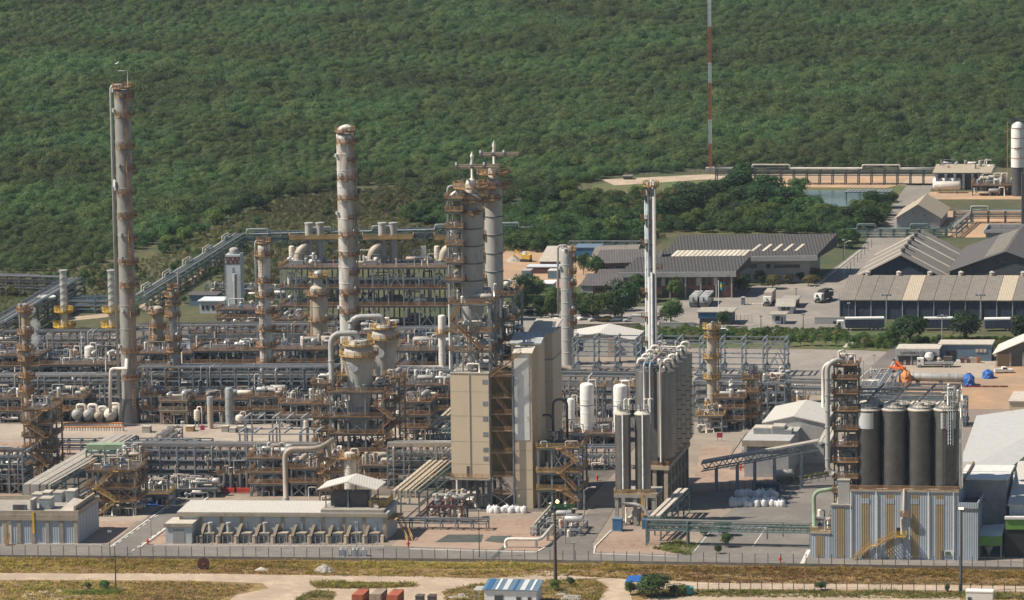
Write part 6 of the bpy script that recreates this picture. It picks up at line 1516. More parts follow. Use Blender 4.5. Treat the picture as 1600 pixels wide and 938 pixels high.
MB(f2).vprism([(-1.2, H + 5.1), (L2 / 2, H + 6.9), (L2 + 1.2, H + 5.1), (L2 + 1.2, H + 5.3), (L2 / 2, H + 7.15), (-1.2, H + 5.3)], -0.8, 9).build('roof', 'whiteroof', t2)
for u in (1.2, L2 * 0.5):
 MB(f2).box(u, 2, H + 0.9, u + L2 * 0.36, 6, H + 4).build('transformer', 'darksteel', t2)
building('switch_room', 'small white annex with a grey roller door left of the electrical building', 'annex', (259, 850), (300, 850), 820, 7, 'whitewall', 'silotop', over=0.2, fascia=(0.5, 'concretebeige'), doors=((0.28, 0.72, 3.4),), doorm='greywall')
for i in range(10):
 x = 312 + 28.6 * i; p = G(x, 850); ff = Fr(p)
 t = thing('fin_wall', 'tan fin wall between two cooling units along the electrical building', 'wall', ff.w(0, 2), 'fin walls of the cooling yard')
 MB(ff).xprism([(0, 0), (4.6, 0), (4.6, 3.7), (3.0, 3.2), (0, 1.6)], 0, 0.45).build('wall_panel', 'fin', t)
 MB(ff).xprism([(-0.1, 1.65), (3.0, 3.25), (4.6, 3.75), (4.6, 3.9), (2.9, 3.42), (-0.1, 1.82)], -0.1, 0.6).build('coping', 'fin', t)
for i in range(10):
 x = 318 + 28.6 * i; p = G(x, 849); ff = Fr(p)
 t = thing('cooling_unit', 'pale boxy cooling unit between fin walls along the electrical building', 'cooling unit', ff.w(1.2, 1), 'cooling units of the electrical building')
 MB(ff).box(0, 0.5, 0, 2.2, 2.4, 2.1).build('casing', 'palewall', t)
 MB(ff).box(-0.1, 0.4, 2.103, 2.3, 2.5, 2.25).build('lid', 'concretebeige', t)
 MB(ff).box(0.3, 0.44, 0.4, 1.9, 0.496, 1.7).build('grille', 'darksteel', t)
 if i in (0, 1, 3): MB(ff).lathe(1.2, 1.6, [(0.45, 2.25), (0.45, 4.0), (0.6, 4.1), (0.6, 4.5)], 10).build('cowl', 'palewall', t)
 MB(ff).box(2.6, 0.6, 0, 3.3, 1.3, 1.7).build('control_box', 'beige', t)
def fence(label, pts, h, n, name='fence', pm='darksteel', wires=4, post=0.12, plinth=0.0, mesh=None, cat='fence'):
 P = [G(*p) for p in pts]
 t = thing(name, label, cat, (P[0] + P[-1]) / 2)
 tot = sum((b - a).length for a, b in zip(P[:-1], P[1:]))
 for a, b in zip(P[:-1], P[1:]):
  k = max(1, round(n * (b - a).length / tot))
  for i in range(k + 1 if b is P[-1] else k):
   q = a.lerp(b, i / k)
   MB().beam(q, q + Vector((0, 0, h)), post).build('post', pm, t)
  mb = MB()
  for w_ in range(wires): mb.beam(a + Vector((0, 0, h * (w_ + 0.7) / wires)), b + Vector((0, 0, h * (w_ + 0.7) / wires)), 0.025)
  mb.build('wire', 'steel', t)
  if plinth: MB().beam(a + Vector((0, 0, plinth / 2)), b + Vector((0, 0, plinth / 2)), 0.2, plinth).build('plinth', 'plinthgrey', t)
 return t
fence('thin railing fence closing the cooling yard of the electrical building', [(300, 852), (590, 854)], 2.1, 36, pm='palesteel', wires=3, post=0.14)
fence('long post fence with a concrete base wall along the plant front', [(-40, 872), (400, 875), (800, 879), (1200, 885), (1640, 892)], 2.9, 84, wires=4, plinth=0.75, post=0.14)
fence('lower post and wire fence along the dirt track at the right', [(1090, 924), (1340, 925), (1640, 928)], 2.2, 32, wires=4, post=0.16)
fence('tall fence in front of the forest edge, left of the red and white mast', [(950, 275), (1110, 270), (1300, 271), (1440, 271)], 3.0, 60, wires=3, post=0.14)
fence('low fence of tilted posts along the kerb east of the bin building', [(1128, 768), (1200, 764), (1290, 752)], 2.2, 14, wires=3, post=0.14)
fence('pale railing fence beside the gate house', [(1139, 505), (1175, 505)], 2.4, 6, wires=3, pm='palesteel')
fence('thin fence of posts along the road behind the office', [(1318, 438), (1340, 410), (1362, 388)], 3.0, 8, wires=2, post=0.14)
t, f, L, H = building('office_building', 'large two-storey office with dark tiled roof and pale overhanging eave', 'office', (1046, 443), (1266, 441), 406, 22, 'palewall', 'cementroof', over=2.4, roof='flat')
s = sc(f.w(0, 0))
for (x0, x1, a, b) in ((1160, 1172, 1, 2.6), (1178, 1190, 1, 2.6), (1160, 1167, 4.4, 5.6), (1171, 1183, 4.4, 5.6), (1197, 1204, 4.4, 5.6), (1210, 1250, 4.4, 5.4), (1228, 1240, 0.8, 2.6)):
 w_ = MB(f).box((x0 - 1046) / s, -0.1, a, (x1 - 1046) / s, -0.004, b).build('window', 'glass', t)
MB(f).box(-2.6, -2.9, H - 0.1, L + 2.6, -2.45, H + 1.4).build('eave', 'palewall', t)
rf = MB(f); o_ = 2.2
rf.add([(-o_, -2.2, H + 1.35), (L + o_, -2.2, H + 1.35), (L + 5, 24.5, H + 4.2), (-1, 24.5, H + 4.2), (-o_, -2.2, H + 0.3), (L + o_, -2.2, H + 0.3), (L + 5, 24.5, H + 0.3), (-1, 24.5, H + 0.3)],
 [(0, 1, 2, 3), (4, 7, 6, 5), (0, 4, 5, 1), (1, 5, 6, 2), (2, 6, 7, 3), (3, 7, 4, 0)])
tr = rf.build('tiled_roof', 'tileroof', t)
for k in range(16):
 u = (1052 - 1046) / s + k * 7.3 / s
 MB(f).beam((u, -1.6, H + 1.45), (u + 0.9, 5.5, H + 2.21), 1.15, 0.06).build('skylight', 'skylight', tr)
for k in range(5):
 u = (1172 - 1046) / s + k * 17 / s
 MB(f).beam((u, 4, H + 2.05), (u + 1.4, 12, H + 2.91), 0.9, 0.06).build('skylight', 'skylight', tr)
MB(f).vprism([(-4.5, H + 1.2), (-2.2, H + 1.2), (-1.2, H + 4.0)], -2, 1).build('roof_end', 'palewall', t)
f2 = Fr(f.w(-0.5, -3.2)); MB(f2).drum((1.5, 0, H - 1.5), (1.5, 0.4, H - 1.5), 0.9, 14).build('dish', 'white', t)
t, f, L, H = building('brick_office', 'low red-brick office with dark tile roof and pale fascia in front of the large office', 'office', (976, 466), (1144, 465), 431, 16, 'brick', 'cementroof', over=1.2)
MB(f).box(-1.4, -1.6, H - 0.2, L + 1.4, -1.25, H + 1.3).build('fascia', 'palewall', t)
MB(f).add([(-1.2, -1.2, H + 1.2), (L + 1.2, -1.2, H + 1.2), (L + 3, 17, H + 3.2), (1, 17, H + 3.2), (-1.2, -1.2, H + 0.3), (L + 1.2, -1.2, H + 0.3), (L + 3, 17, H + 0.3), (1, 17, H + 0.3)],
  [(0, 1, 2, 3), (4, 7, 6, 5), (0, 4, 5, 1), (1, 5, 6, 2), (2, 6, 7, 3), (3, 7, 4, 0)]).build('tiled_roof', 'tileroof', t)
for i in range(18): MB(f).box(L * (0.02 + i * 0.054), -0.1, H * 0.55, L * (0.055 + i * 0.054), -0.004, H * 0.9).build('window', 'glass' if i % 3 else 'skylight', t)
for i in range(5): MB(f).box(L * (0.35 + i * 0.12), -0.12, 0.3, L * (0.42 + i * 0.12), -0.004, H * 0.4).build('lower_window', 'glass', t)
for i in range(8): MB(f).box(L * i / 7 - 0.2, -1.2, 0, L * i / 7 + 0.2, -0.8, H - 0.25).build('pillar', 'palewall', t)
t, f, L, H = building('brick_office', 'smaller red-brick block with dark sloping roof left of the large office', 'office', (909, 466), (972, 466), 447, 12, 'brick', 'darkroof', roof='mono', rise=1.6, over=0.5)
MB(f).box(-0.1, -0.15, 0, L * 0.28, -0.004, H - 0.1).build('grey_panel', 'greywall', t)
for i in range(10): MB(f).box(L * (0.35 + i * 0.06), -0.1, H * 0.62, L * (0.39 + i * 0.06), -0.004, H * 0.85).build('window', 'glass', t)
building('brick_office', 'low dark-roofed hall with several pitched roofs behind the brick block', 'office', (934, 432), (1005, 430), 410, 16, 'brick', 'darkroof', roof='gablex', rise=2.6, over=0.8, wins=((0.1, 0.25, 1, 3), (0.4, 0.6, 1, 3)))
building('roofed_hall', 'grey pitched roof hall at the left of the dark-roofed hall', 'hall', (928, 408), (990, 406), 400, 16, 'greywall', 'greyroof', roof='gablex', rise=2.0, over=0.8)
building('roofed_hall', 'long low roof hall right behind the brick block, near the column', 'hall', (930, 448), (978, 447), 436, 8, 'greywall', 'darkroof', roof='mono', rise=1.5, over=0.4)
building('blue_building', 'bright blue metal shed beside the trees behind the grey column', 'shed', (897, 402), (936, 402), 388, 8, 'blue', 'bluewall', over=0.2)
building('site_shed', 'site shed with a pale corrugated roof in the dirt yard', 'shed', (844, 415), (878, 415), 409, 14, 'maroon', 'silotop', roof='mono', rise=2.5, over=0.5)
building('site_shed', 'long dark maroon site container with a white roof edge in the dirt yard', 'site container', (823, 428), (876, 428), 418, 5, 'maroon', 'whitewall', over=0.15)
building('site_container', 'grey site container in front of the maroon one, left', 'site container', (815, 436), (829, 436), 424, 4, 'bluewall', 'palewall', over=0.05)
building('site_container', 'grey site container in front of the maroon one, right', 'site container', (856, 436), (872, 436), 424, 4, 'bluewall', 'white', over=0.05)
building('gatehouse', 'small white house with a flat pale roof among trees left of the grey column', 'house', (848, 461), (863, 461), 444, 6, 'whitewall', 'white', over=0.5, wins=((0.3, 0.75, 1.2, 2.4),))
building('gable_pump_house', 'low building with a white gabled roof behind the open portal frames', 'building', (884, 556), (990, 558), 531, 15, 'palewall', 'whiteroof', roof='gable', rise=1.8, over=0.4)
p = G(896, 558); f = fr(886, 557.5); H = Z(900, 557, 538)
t = thing('blue_plate', 'small dark blue plate with white lettering on the gabled pump house wall', 'sign plate', f.w(3, -0.3))
zc_ = Z(900, 557, 541)
MB(f).box(1.4, -0.35, zc_ - 1.3, 4.6, -0.2, zc_ + 1.5).build('panel', 'darkblue', t)
text('lettering', 'JP', f.w(1.9, -0.38, zc_ - 0.7), AX, 2.2, 'white', t)
MB(f).box(11.5, -0.6, 0, 13.5, -0.1, H + 2).build('pipe_duct', 'tan', t)
t, f, L, H = building('warehouse', 'long low dark blue warehouse with a brown striped roof', 'warehouse', (1312, 499), (1650, 500), 470, 20, 'navy', 'greyroof', roof='flat', over=0.0)
bay = L / 13.75
mb = None
for i in range(14):
 u0, u1 = i * bay, min(L, (i + 1) * bay) - 0.12
 q = MB(f).add([(u0, -0.6, H + 0.26), (u1, -0.6, H + 0.26), (u1, 21, H + 4.2), (u0, 21, H + 4.2), (u0, -0.6, H), (u1, -0.6, H), (u1, 21, H + 3.9), (u0, 21, H + 3.9)],
    [(0, 1, 2, 3), (4, 7, 6, 5), (0, 4, 5, 1), (1, 5, 6, 2), (2, 6, 7, 3), (3, 7, 4, 0)]).build('roof_bay', 'beigeroof' if i in (4, 10) else 'greyroof', t)
 MB(f).beam((u0, -0.15, 0), (u0, -0.15, H), 0.25).build('pilaster', 'palewall', t)
 if i % 2: MB(f).lathe(u0 + 1, 21, [(0.7, H + 4.2), (0.7, H + 5.0), (0.9, H + 5.1), (0.1, H + 5.5)], 10).build('roof_vent', 'silotop', t)
t, f, L, H = building('warehouse', 'gabled warehouse with a beige roof and pale skylight strips', 'warehouse', (1336, 470), (1480, 472), 436, 52, 'navy', 'greyroof', roof='gable', rise=7.0, over=1.0)
hs, fs_ = H, f
for i in range(4):
 v0 = 6 + i * 13
 for sx in (0, 1):
  a = (0.2, v0, H + 0.3) if not sx else (L - 0.2, v0, H + 0.3); b = (L / 2, v0, H + 7.3)
  MB(f).beam((a[0], v0, a[2]), (b[0], v0, b[2]), 1.5, 0.08).build('skylight', 'skylight', t)
for i in range(6): MB(f).lathe(L / 2, 5 + 8 * i, [(0.6, H + 7.2), (0.6, H + 8.1), (0.9, H + 8.2), (0.1, H + 8.7)], 10).build('roof_vent', 'darksteel', t)
t, f, L, H = building('warehouse', 'dark-roofed warehouse with a ribbed middle band at the right edge', 'warehouse', (1484, 470), (1660, 472), 425, 50, 'darksteel', 'darkroof', roof='gable', rise=6.0, over=1.0)
for k in range(16): MB(f).beam((L * 0.30, 3 + 2.8 * k, H + 3.95), (L * 0.48, 3 + 2.8 * k, H + 6.1), 1.1, 0.12).build('roof_louvre', 'cementroof', t)
for k in range(10): MB(f).beam((L * k / 10, -0.6, H * 0.55), (L * (k + 1) / 10, -0.6, H * 0.85), 0.2).build('truss_bar', 'steel', t)
building('warehouse', 'dark building with a grey roof edge behind the dark-roofed warehouse', 'warehouse', (1540, 395), (1660, 395), 365, 12, 'greywall', 'darkroof', over=0.5, roof='flat', para=1.2)
building('shed', 'grey gabled shed with a tan roof at the far right', 'shed', (1401, 358), (1468, 357), 340, 24, 'greywall', 'beigeroof', roof='gable', rise=4.2, over=0.9)
t, f, L, H = building('loading_canopy', 'low brown-roofed loading canopy at the far right', 'canopy', (1462, 296), (1545, 296), 270, 10, 'darksteel', 'beigeroof', roof='mono', rise=1.2, over=1.0)
for k in range(6): MB(f).box(L * k / 6 + 0.2, -1.8, 0.2, L * k / 6 + 1.0, -0.4, H - 0.4).build('post', 'steel', t)
frm('steel loading gantry around the far canopy', 1462, 1548, 294, 14, 7, 2, [268], seed=70, n=16, zmax=4, rails_on=False, decks=False)
for y, lab in ((302, 'white horizontal tank by the far canopy, front one'), (296, 'white horizontal tank by the far canopy, back one')):
 p = G(1455, y); ff = Fr(p); t = thing('horizontal_tank', lab, 'tank', p)
 MB(ff).drum((1.2, 0, 2.6), (9.5, 0.4, 2.6), 1.5, 16).build('shell', 'pipe_white', t)
 for u in (2.5, 8): MB(ff).box(u, -1.1, 0, u + 0.6, 1.1, 1.5).build('saddle', 'concrete', t)
frm('dark steel deck with stairs below the white silo at the far right edge', 1520, 1640, 306, 12, 8, 2, [290], seed=71, n=26, zmax=4, m='darksteel')
o = G(1590, 306); s = sc(o)
t = thing('storage_silo', 'tall white cylindrical silo with red wires at the right edge', 'silo', o)
r = 10.5 / s; z0, z1 = zt(o, 261), zt(o, 190)
MB().lathe(o.x, o.y, [(r * 0.9, 0), (r * 0.9, z0 - 0.1)], 20).build('skirt', 'darksteel', t)
MB().lathe(o.x, o.y, [(r, z0), (r, z1 - 2.5), (r * 0.85, z1 - 0.8), (r * 0.5, z1), (0.05, z1 + 0.2)], 24).build('shell', 'white', t)
text('lettering', 'GPI', Vector((o.x - r * 0.62, o.y - r - 0.12, zt(o, 234))), Vector((1, 0, 0)), 1.5, 'darksteel', t)
for k in range(4):
 z = z0 + (z1 - z0) * (0.2 + 0.22 * k); MB().lathe(o.x, o.y, [(r + 0.03, z), (r + 0.1, z), (r + 0.1, z + 0.14), (r + 0.03, z + 0.15)], 24).build('hoop', 'redpaint', t)
MB().tube([(o.x - r - 1.2, o.y, 0), (o.x - r - 1.2, o.y, z1)], 0.08, 5).build('cable', 'redpaint', t)
p_ = MB().box(o.x - 2.6, o.y - 1, z1 - 0.2, o.x + 5, o.y + 1, z1 + 0.1).build('top_platform', 'darksteel', t)
rails(MB(), [(o.x - 2.6, o.y - 1), (o.x + 5, o.y - 1)], z1 + 0.1, 1.4, 0.16).build('handrail', 'darksteel', p_)
p = G(1598, 372); t = thing('tall_post', 'tall dark post at the right edge behind the dark-roofed warehouse', 'post', p)
MB().beam(p, p + Vector((0, 0, zt(p, 270))), 0.9).build('shaft', 'darksteel', t); MB().box(p.x - 0.8, p.y - 0.8, 0, p.x + 0.8, p.y + 0.8, 1).build('foot', 'concrete', t)
rack('far pipe rack with two white lines crossing in front of the pond', (1118, 289), (1462, 290), LV(1290, 290, 272, 266), 4.5, 17, 80, pipes=(3, 3), mats=['pipe_white', 'greensteel', 'palesteel'], m='darksteel', loops=2, brace=False)
rack('green-grey pipe rack with a white loop in front of the small gabled shed', (1312, 372), (1478, 372), LV(1395, 372, 366, 360), 4, 8, 81, pipes=(3, 3), mats=['pipe_white', 'greensteel'], m='greensteel', loops=2, brace=False)
rack('short rack stepping back beside the gabled shed', (1476, 372), (1502, 350), LV(1490, 362, 352, 346), 4, 3, 82, pipes=(3, 3), mats=['pipe_white', 'greensteel'], m='greensteel', brace=False, across=AX)
rack('pipe rack with a white loop running out at the right edge over orange soil', (1490, 350), (1650, 350), LV(1560, 350, 338, 331), 4, 6, 83, pipes=(3, 3), mats=['pipe_white', 'greensteel'], m='darksteel', loops=2, brace=False)
f, L = bfr((1320, 318), (1392, 318)); H = Z(1356, 318, 300)
t = thing('pier_canopy', 'slatted shade roof on posts standing at the pond edge', 'shade roof', f.w(L / 2, 2))
for k in range(12): MB(f).beam((L * k / 12 + 0.3, 0, H), (L * k / 12 + 1.2, 5, H + 0.2), 0.7, 0.1).build('slat', 'steel', t)
for u in (0.5, L * 0.33, L * 0.66, L - 0.5): MB(f).beam((u, 0.5, 0), (u, 0.5, H), 0.3).build('post', 'darksteel', t)
for v in (0.3, 4.6): MB(f).beam((0, v, H - 0.25), (L, v, H - 0.25), 0.25).build('beam', 'darksteel', t)
f, L = bfr((896, 585), (1226, 589)); rw = LV(1060, 587, 573, 556, 541, 530)
t = thing('portal_frame_row', 'long empty row of grey portal frames with thin beams in front of the open lot', 'steel frame', f.w(L / 2, 5))
for i in range(11):
 u = L * i / 10; mb = MB(f)
 for v in (0, 7): mb.beam((u, v, 0), (u, v, rw[-1]), 0.42)
 mb.box(u - 0.55, -0.3, 0, u + 0.55, 0.3, rw[0]); mb.box(u - 0.55, 6.7, 0, u + 0.55, 7.3, rw[0])
 for z in rw: mb.beam((u, -0.8, z), (u, 7.8, z), 0.3)
 mb.build('portal_frame', 'steel', t)
for v in (0, 7):
 for z in rw: MB(f).beam((-0.5, v, z - 0.35), (L + 0.5, v, z - 0.35), 0.28).build('beam', 'steel', t)
u0, u1 = L * 0.9, L
mb = MB(f)
for v in (0, 7):
 mb.beam((u0, v, 0), ((u0 + u1) / 2, v, rw[1]), 0.24).beam((u1, v, 0), ((u0 + u1) / 2, v, rw[1]), 0.24).beam((u0, v, rw[1]), ((u0 + u1) / 2, v, rw[3]), 0.24).beam((u1, v, rw[1]), ((u0 + u1) / 2, v, rw[3]), 0.24)
mb.build('brace', 'steel', t)
frm('brown-railed pump frame with valves, right of the slim beige column', 1120, 1162, 672, 8, 4, 3, [656, 638, 622], seed=90, n=10, m='steel', rm='brown')
frm('tall narrow frame of grouped columns right of the beige column', 1162, 1184, 668, 6, 3, 2, [650, 632, 612, 592], seed=91, n=8, m='rustytan', rm='brown')
frm('dark blue-grey lattice cube full of pipes left of the road', 1186, 1226, 656, 10, 4, 3, [642, 628, 612, 598], seed=92, n=11, m='steel', rails_on=False, decks=False)
frm('small yellow-railed frame at the foot of the slim beige column', 1092, 1128, 676, 6, 3, 2, [650], seed=93, n=8, rm='yellow')
frm('yellow-painted platform with pipes between the lattice cube and the road', 1230, 1256, 640, 8, 3, 2, [628], seed=94, n=8, rm='yellow')
tank('tall slender vessel with an orange-brown coat inside the grouped column frame', 1167, 662, 585, 7, 'tan'); tank('tall slender grey vessel inside the grouped column frame', 1176, 662, 582, 6, 'palesteel')
t, f, L, H = building('flat_building', 'low blue-grey building with a white gabled back roof and rooftop units, right of the bins', 'building', (1163, 746), (1232, 747), 690, 18, 'greywall', 'palewall', over=0.4, fascia=(1.2, 'concretebeige'))
f2 = Fr(f.w(2, 18.2)); L2 = L + 4
MB(f2).vprism([(0, 0), (L2, 0), (L2, H + 1), (L2 / 2, H + 2.6), (0, H + 1)], 0, 22).build('rear_wall', 'palewall', t)
MB(f2).vprism([(-0.4, H + 1.0), (L2 / 2, H + 2.7), (L2 + 0.4, H + 1.0), (L2 + 0.4, H + 1.25), (L2 / 2, H + 2.95), (-0.4, H + 1.25)], -0.3, 22.5).build('rear_roof', 'whiteroof', t)
for i in range(8): MB(f2).box(L2 + 0.004, 1 + 2.6 * i, 0, L2 + 0.5, 1.5 + 2.6 * i, H + 0.9).build('pilaster', 'concretebeige', t)
for i, (u, w_, h) in enumerate(((1.0, 4.5, 1.6), (5.5, 3.0, 2.0), (8.0, 2.2, 1.2))):
 t2 = thing('rooftop_unit', ['wide beige rooftop unit on the blue-grey building', 'tall beige rooftop unit in the middle of the blue-grey building', 'small rooftop unit at the right of the blue-grey building'][i], 'air unit', f.w(u + 1, 9, H + 0.25))
 MB(f).box(u, 8, H + 0.26, u + w_, 12, H + 0.26 + h).build('casing', 'silotop', t2); MB(f).box(u + 0.2, 7.94, H + 0.5, u + w_ - 0.2, 7.996, H + h).build('grille', 'steel', t2)
stair_flight(MB(f), (-6, 10, 0), (-0.8, 16, H - 1), 3.0).build('stair', 'concrete', t)
A, B = G(1096, 770), G(1278, 764); za, zb_ = zt(A, 725), zt(B, 692); f, L = Fr(A, (B - A).normalized()), (B - A).length
t = thing('conveyor_gallery', 'inclined trussed conveyor gallery from the bin building to the lattice tower', 'conveyor', f.w(L / 2, 1.5))
for v in (0, 3.0):
 mb = MB(f); mb.beam((0, v, za), (L, v, zb_), 0.3); mb.beam((0, v, za - 1.8), (L, v, zb_ - 1.8), 0.3)
 for i in range(22):
  a, b = i / 22, (i + 1) / 22
  mb.beam((L * a, v, za + (zb_ - za) * a - (1.8 if i % 2 else 0)), (L * b, v, za + (zb_ - za) * b - (0 if i % 2 else 1.8)), 0.16)
 mb.build('truss', 'steel', t)
for k, v in enumerate((0.3, 1.3, 2.3)): MB(f).beam((0, v + 0.35, za + 0.25), (L, v + 0.35, zb_ + 0.25), 0.75, 0.35).build('covered_pipe', 'silotop', t)
for a in (0.12, 0.30, 0.45, 0.62, 0.85):
 z = za + (zb_ - za) * a - 1.8; MB(f).beam((L * a, 0.4, 0), (L * a, 0.4, z), 0.4).beam((L * a, 2.6, 0), (L * a, 2.6, z), 0.4).build('support', 'steel', t)
C = G(1297, 700); D_ = G(1278, 764)
f, L = Fr(D_, (C - D_).normalized(), AX), (C - D_).length
t = thing('conveyor_gallery', 'covered triple conveyor bending back to the lattice tower', 'conveyor', f.w(L / 2, 1.5))
for v in (0.1, 1.1, 2.1): MB(f).beam((-1, v + 0.4, zb_ + 0.25), (L, v + 0.4, zt(C, 656)), 0.8, 0.4).build('covered_pipe', 'silotop', t)
MB(f).beam((-0.5, 1.5, zb_ - 1), (L, 1.5, zt(C, 656) - 1.3), 2.6, 0.6).build('truss', 'steel', t)
for a in (0.3, 0.8): MB(f).beam((L * a, 1.5, 0), (L * a, 1.5, zb_ + (zt(C, 656) - zb_) * a - 1), 0.5).build('support', 'steel', t)
t, f, L = rack('horizontal pipe bridge crossing the car park to the silo building', (1010, 853), (1266, 858), [Z(1130, 855, 826), Z(1130, 855, 817)], 2.6, 12, 95, pipes=(3, 4), mats=['palesteel', 'pipe_white', 'greenpaint'], m='greensteel', truss=True, skip_posts=(1, 2, 4, 5, 6, 7, 8, 9, 10, 11), brace=False)
tray_rack('sloping pair of cable trays from the bin building down to the pipe bridge', (1013, 846), (1058, 803), Z(1013, 846, 808), [(0.3, 0.9), (1.7, 0.9)], 3.0, 5, tm='silotop', z1=Z(1058, 803, 765), m='greensteel')
rack('pipe rack behind the big silos reaching the buildings at the right', (1330, 668), (1508, 668), LV(1420, 668, 640, 625), 6, 8, 96, pipes=(4, 5), mats=['palesteel', 'pipe_white', 'steel'])
rack('pale pipe rack with bundled lines running back beside the road, behind the silos', (1338, 640), (1366, 598), [3.5], 7, 4, 97, pipes=(8,), mats=['pipe_white', 'palesteel'], across=AX)
building('roofed_hall', 'pale flat-roofed building at the right edge behind the white-roofed hall', 'hall', (1577, 650), (1680, 650), 628, 14, 'beige', 'silotop', over=0.3)
t, f, L, H = building('store_shed', 'open-fronted grey store shed with a lettered fascia', 'store', (1402, 571), (1466, 571), 546, 7, 'darksteel', 'silotop', over=0.4)
MB(f).box(-0.4, -0.7, H - 1.6, L + 0.4, -0.42, H + 0.2).build('fascia', 'palewall', t)
text('lettering', 'CANTEIRO CENTRAL', f.w(0.9, -0.75, H - 1.2), f.ax, 1.02, 'darkblue', t)
for u in (0.0, L * 0.33, L * 0.55, L - 0.4): MB(f).box(u, -0.4, 0, u + 0.4, -0.02, H - 1.6).build('pillar', 'palewall', t)
for k in range(6): MB(f).box(0.8 + 0.9 * k, -0.3, 0.2, 1.5 + 0.9 * k, -0.05, 1.0 + 0.5 * (k % 3)).build('shelf_stock', ['brown', 'palewall', 'maroon'][k % 3], t)
t, f, L, H = building('store_shed', 'long low slate-blue store shed with a dark doorway, right of the lettered one', 'store', (1467, 565), (1549, 565), 539, 7, 'bluewall', 'silotop', over=0.3)
MB(f).box(L * 0.15, -0.1, 0, L * 0.33, -0.004, H * 0.68).build('doorway', 'black', t)
for k in range(3): MB(f).box(L * (0.70 + 0.075 * k), -0.14, H * 0.55, L * (0.755 + 0.075 * k), -0.06, H * 0.75).build('window', 'skylight', t)
t, f, L, H = building('open_shed', 'open shed with a pale gabled roof at the right edge of the yard', 'shed', (1558, 573), (1640, 573), 551, 14, 'darksteel', 'whiteroof', roof='gable', rise=3.0, over=1.2)
MB(f).box(0.02, -0.1, 0, L * 0.28, -0.004, H * 0.9).build('panel', 'tanclad', t)
for k in range(5): MB(f).box(L * k / 4 - 0.2, -0.5, 0, L * k / 4 + 0.2, -0.12, H).build('post', 'palewall', t)
f, L = bfr((1500, 800), (1680, 800)); 
t = thing('white_hall', 'very large hall with a white sloping roof at the right edge', 'hall', f.w(L / 2, 30))
s = sc(f.w(0, 0)); Hh_ = Z(1520, 800, 742)
MB(f).box(0, 0, 0, L, 46, Hh_ * 0.93).build('wall', 'whitewall', t)
a = f.w(0, 0)
MB(f).add([(-1.0, -0.5, Hh_), (9.5, -0.5, Hh_), (27, 46, Hh_ + 9.5), (-1.0, 46, Hh_ + 5.5), (-1.0, -0.5, Hh_ - 0.4), (9.5, -0.5, Hh_ - 0.4), (27, 46, Hh_ + 9.1), (-1.0, 46, Hh_ + 5.1)],
  [(0, 1, 2, 3), (4, 7, 6, 5), (0, 4, 5, 1), (1, 5, 6, 2), (2, 6, 7, 3), (3, 7, 4, 0)]).build('roof', 'hallroof', t)
MB(f).add([(9.52, -0.5, Hh_), (14, -0.5, Hh_ - 3.0), (L, 46, Hh_ + 4), (27.02, 46, Hh_ + 9.5), (9.52, -0.5, Hh_ - 4), (14, -0.5, Hh_ - 4), (L, 46, Hh_ - 4), (27.02, 46, Hh_ - 4)],
  [(0, 1, 2, 3), (4, 7, 6, 5), (0, 4, 5, 1), (1, 5, 6, 2), (2, 6, 7, 3), (3, 7, 4, 0)]).build('roof_slope', 'greenpaint', t)
t, f, L, H = building('hall_extension', 'blue-grey extension with a white flat roof between the silos and the white hall', 'hall', (1500, 858), (1572, 859), 750, 16, 'greywall', 'white', over=0.3)
building('hall_extension', 'white-roofed lower hall at the right edge with a green band', 'hall', (1577, 866), (1680, 866), 790, 24, 'whitewall', 'whiteroof', roof='mono', rise=5, over=0.4)
f, L = bfr((1528, 872), (1566, 872)); zt_ = Z(1547, 872, 838)
t = thing('canopy', 'small canopy with a pale top and a bright green edge beside the silo building', 'canopy', f.w(L / 2, 2))
MB(f).add([(0, -1, zt_), (L, -1, zt_ + 0.3), (L, 6, zt_ + 1.6), (0, 6, zt_ + 1.2), (0, -1, zt_ - 0.2), (L, -1, zt_ + 0.1), (L, 6, zt_ + 1.3), (0, 6, zt_ + 1.0)], [(0, 1, 2, 3), (4, 7, 6, 5), (0, 4, 5, 1), (1, 5, 6, 2), (2, 6, 7, 3), (3, 7, 4, 0)]).build('top', 'whitewall', t)
MB(f).box(-0.1, -1.15, zt_ - 1.9, L + 0.1, -1.01, zt_ + 0.2).build('edge_band', 'limegreen', t)
for u in (0.2, L - 0.2): MB(f).beam((u, -0.8, 0), (u, -0.8, zt_ - 0.2), 0.3).build('post', 'steel', t)
MB(f).box(0.2, 4.5, 0, L, 5, zt_).build('back_wall', 'darksteel', t)
f, L = bfr((1570, 874), (1680, 874)); zt_ = Z(1600, 874, 812)
t = thing('loading_dock', 'deep dark loading dock under a green edge at the right border', 'loading dock', f.w(L / 2, 2))
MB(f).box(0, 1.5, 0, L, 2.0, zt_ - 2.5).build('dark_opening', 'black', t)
MB(f).box(0, 1.3, zt_ - 2.5, L, 1.9, zt_ - 0.2).build('edge_band', 'limegreen', t); MB(f).box(-0.2, 1.0, zt_ - 0.197, L, 2.5, zt_ + 0.3).build('top', 'white', t)
p = G(1545, 870); t = thing('hopper_bin', 'small pale hopper standing in the shade below the green canopy', 'hopper', p)
MB().lathe(p.x, p.y, [(0.3, 0.8), (1.0, 2.2), (1.0, 2.5)], 12).build('bowl', 'palewall', t); MB().beam(p, p + Vector((0, 0, 1.2)), 0.3).build('leg', 'steel', t)
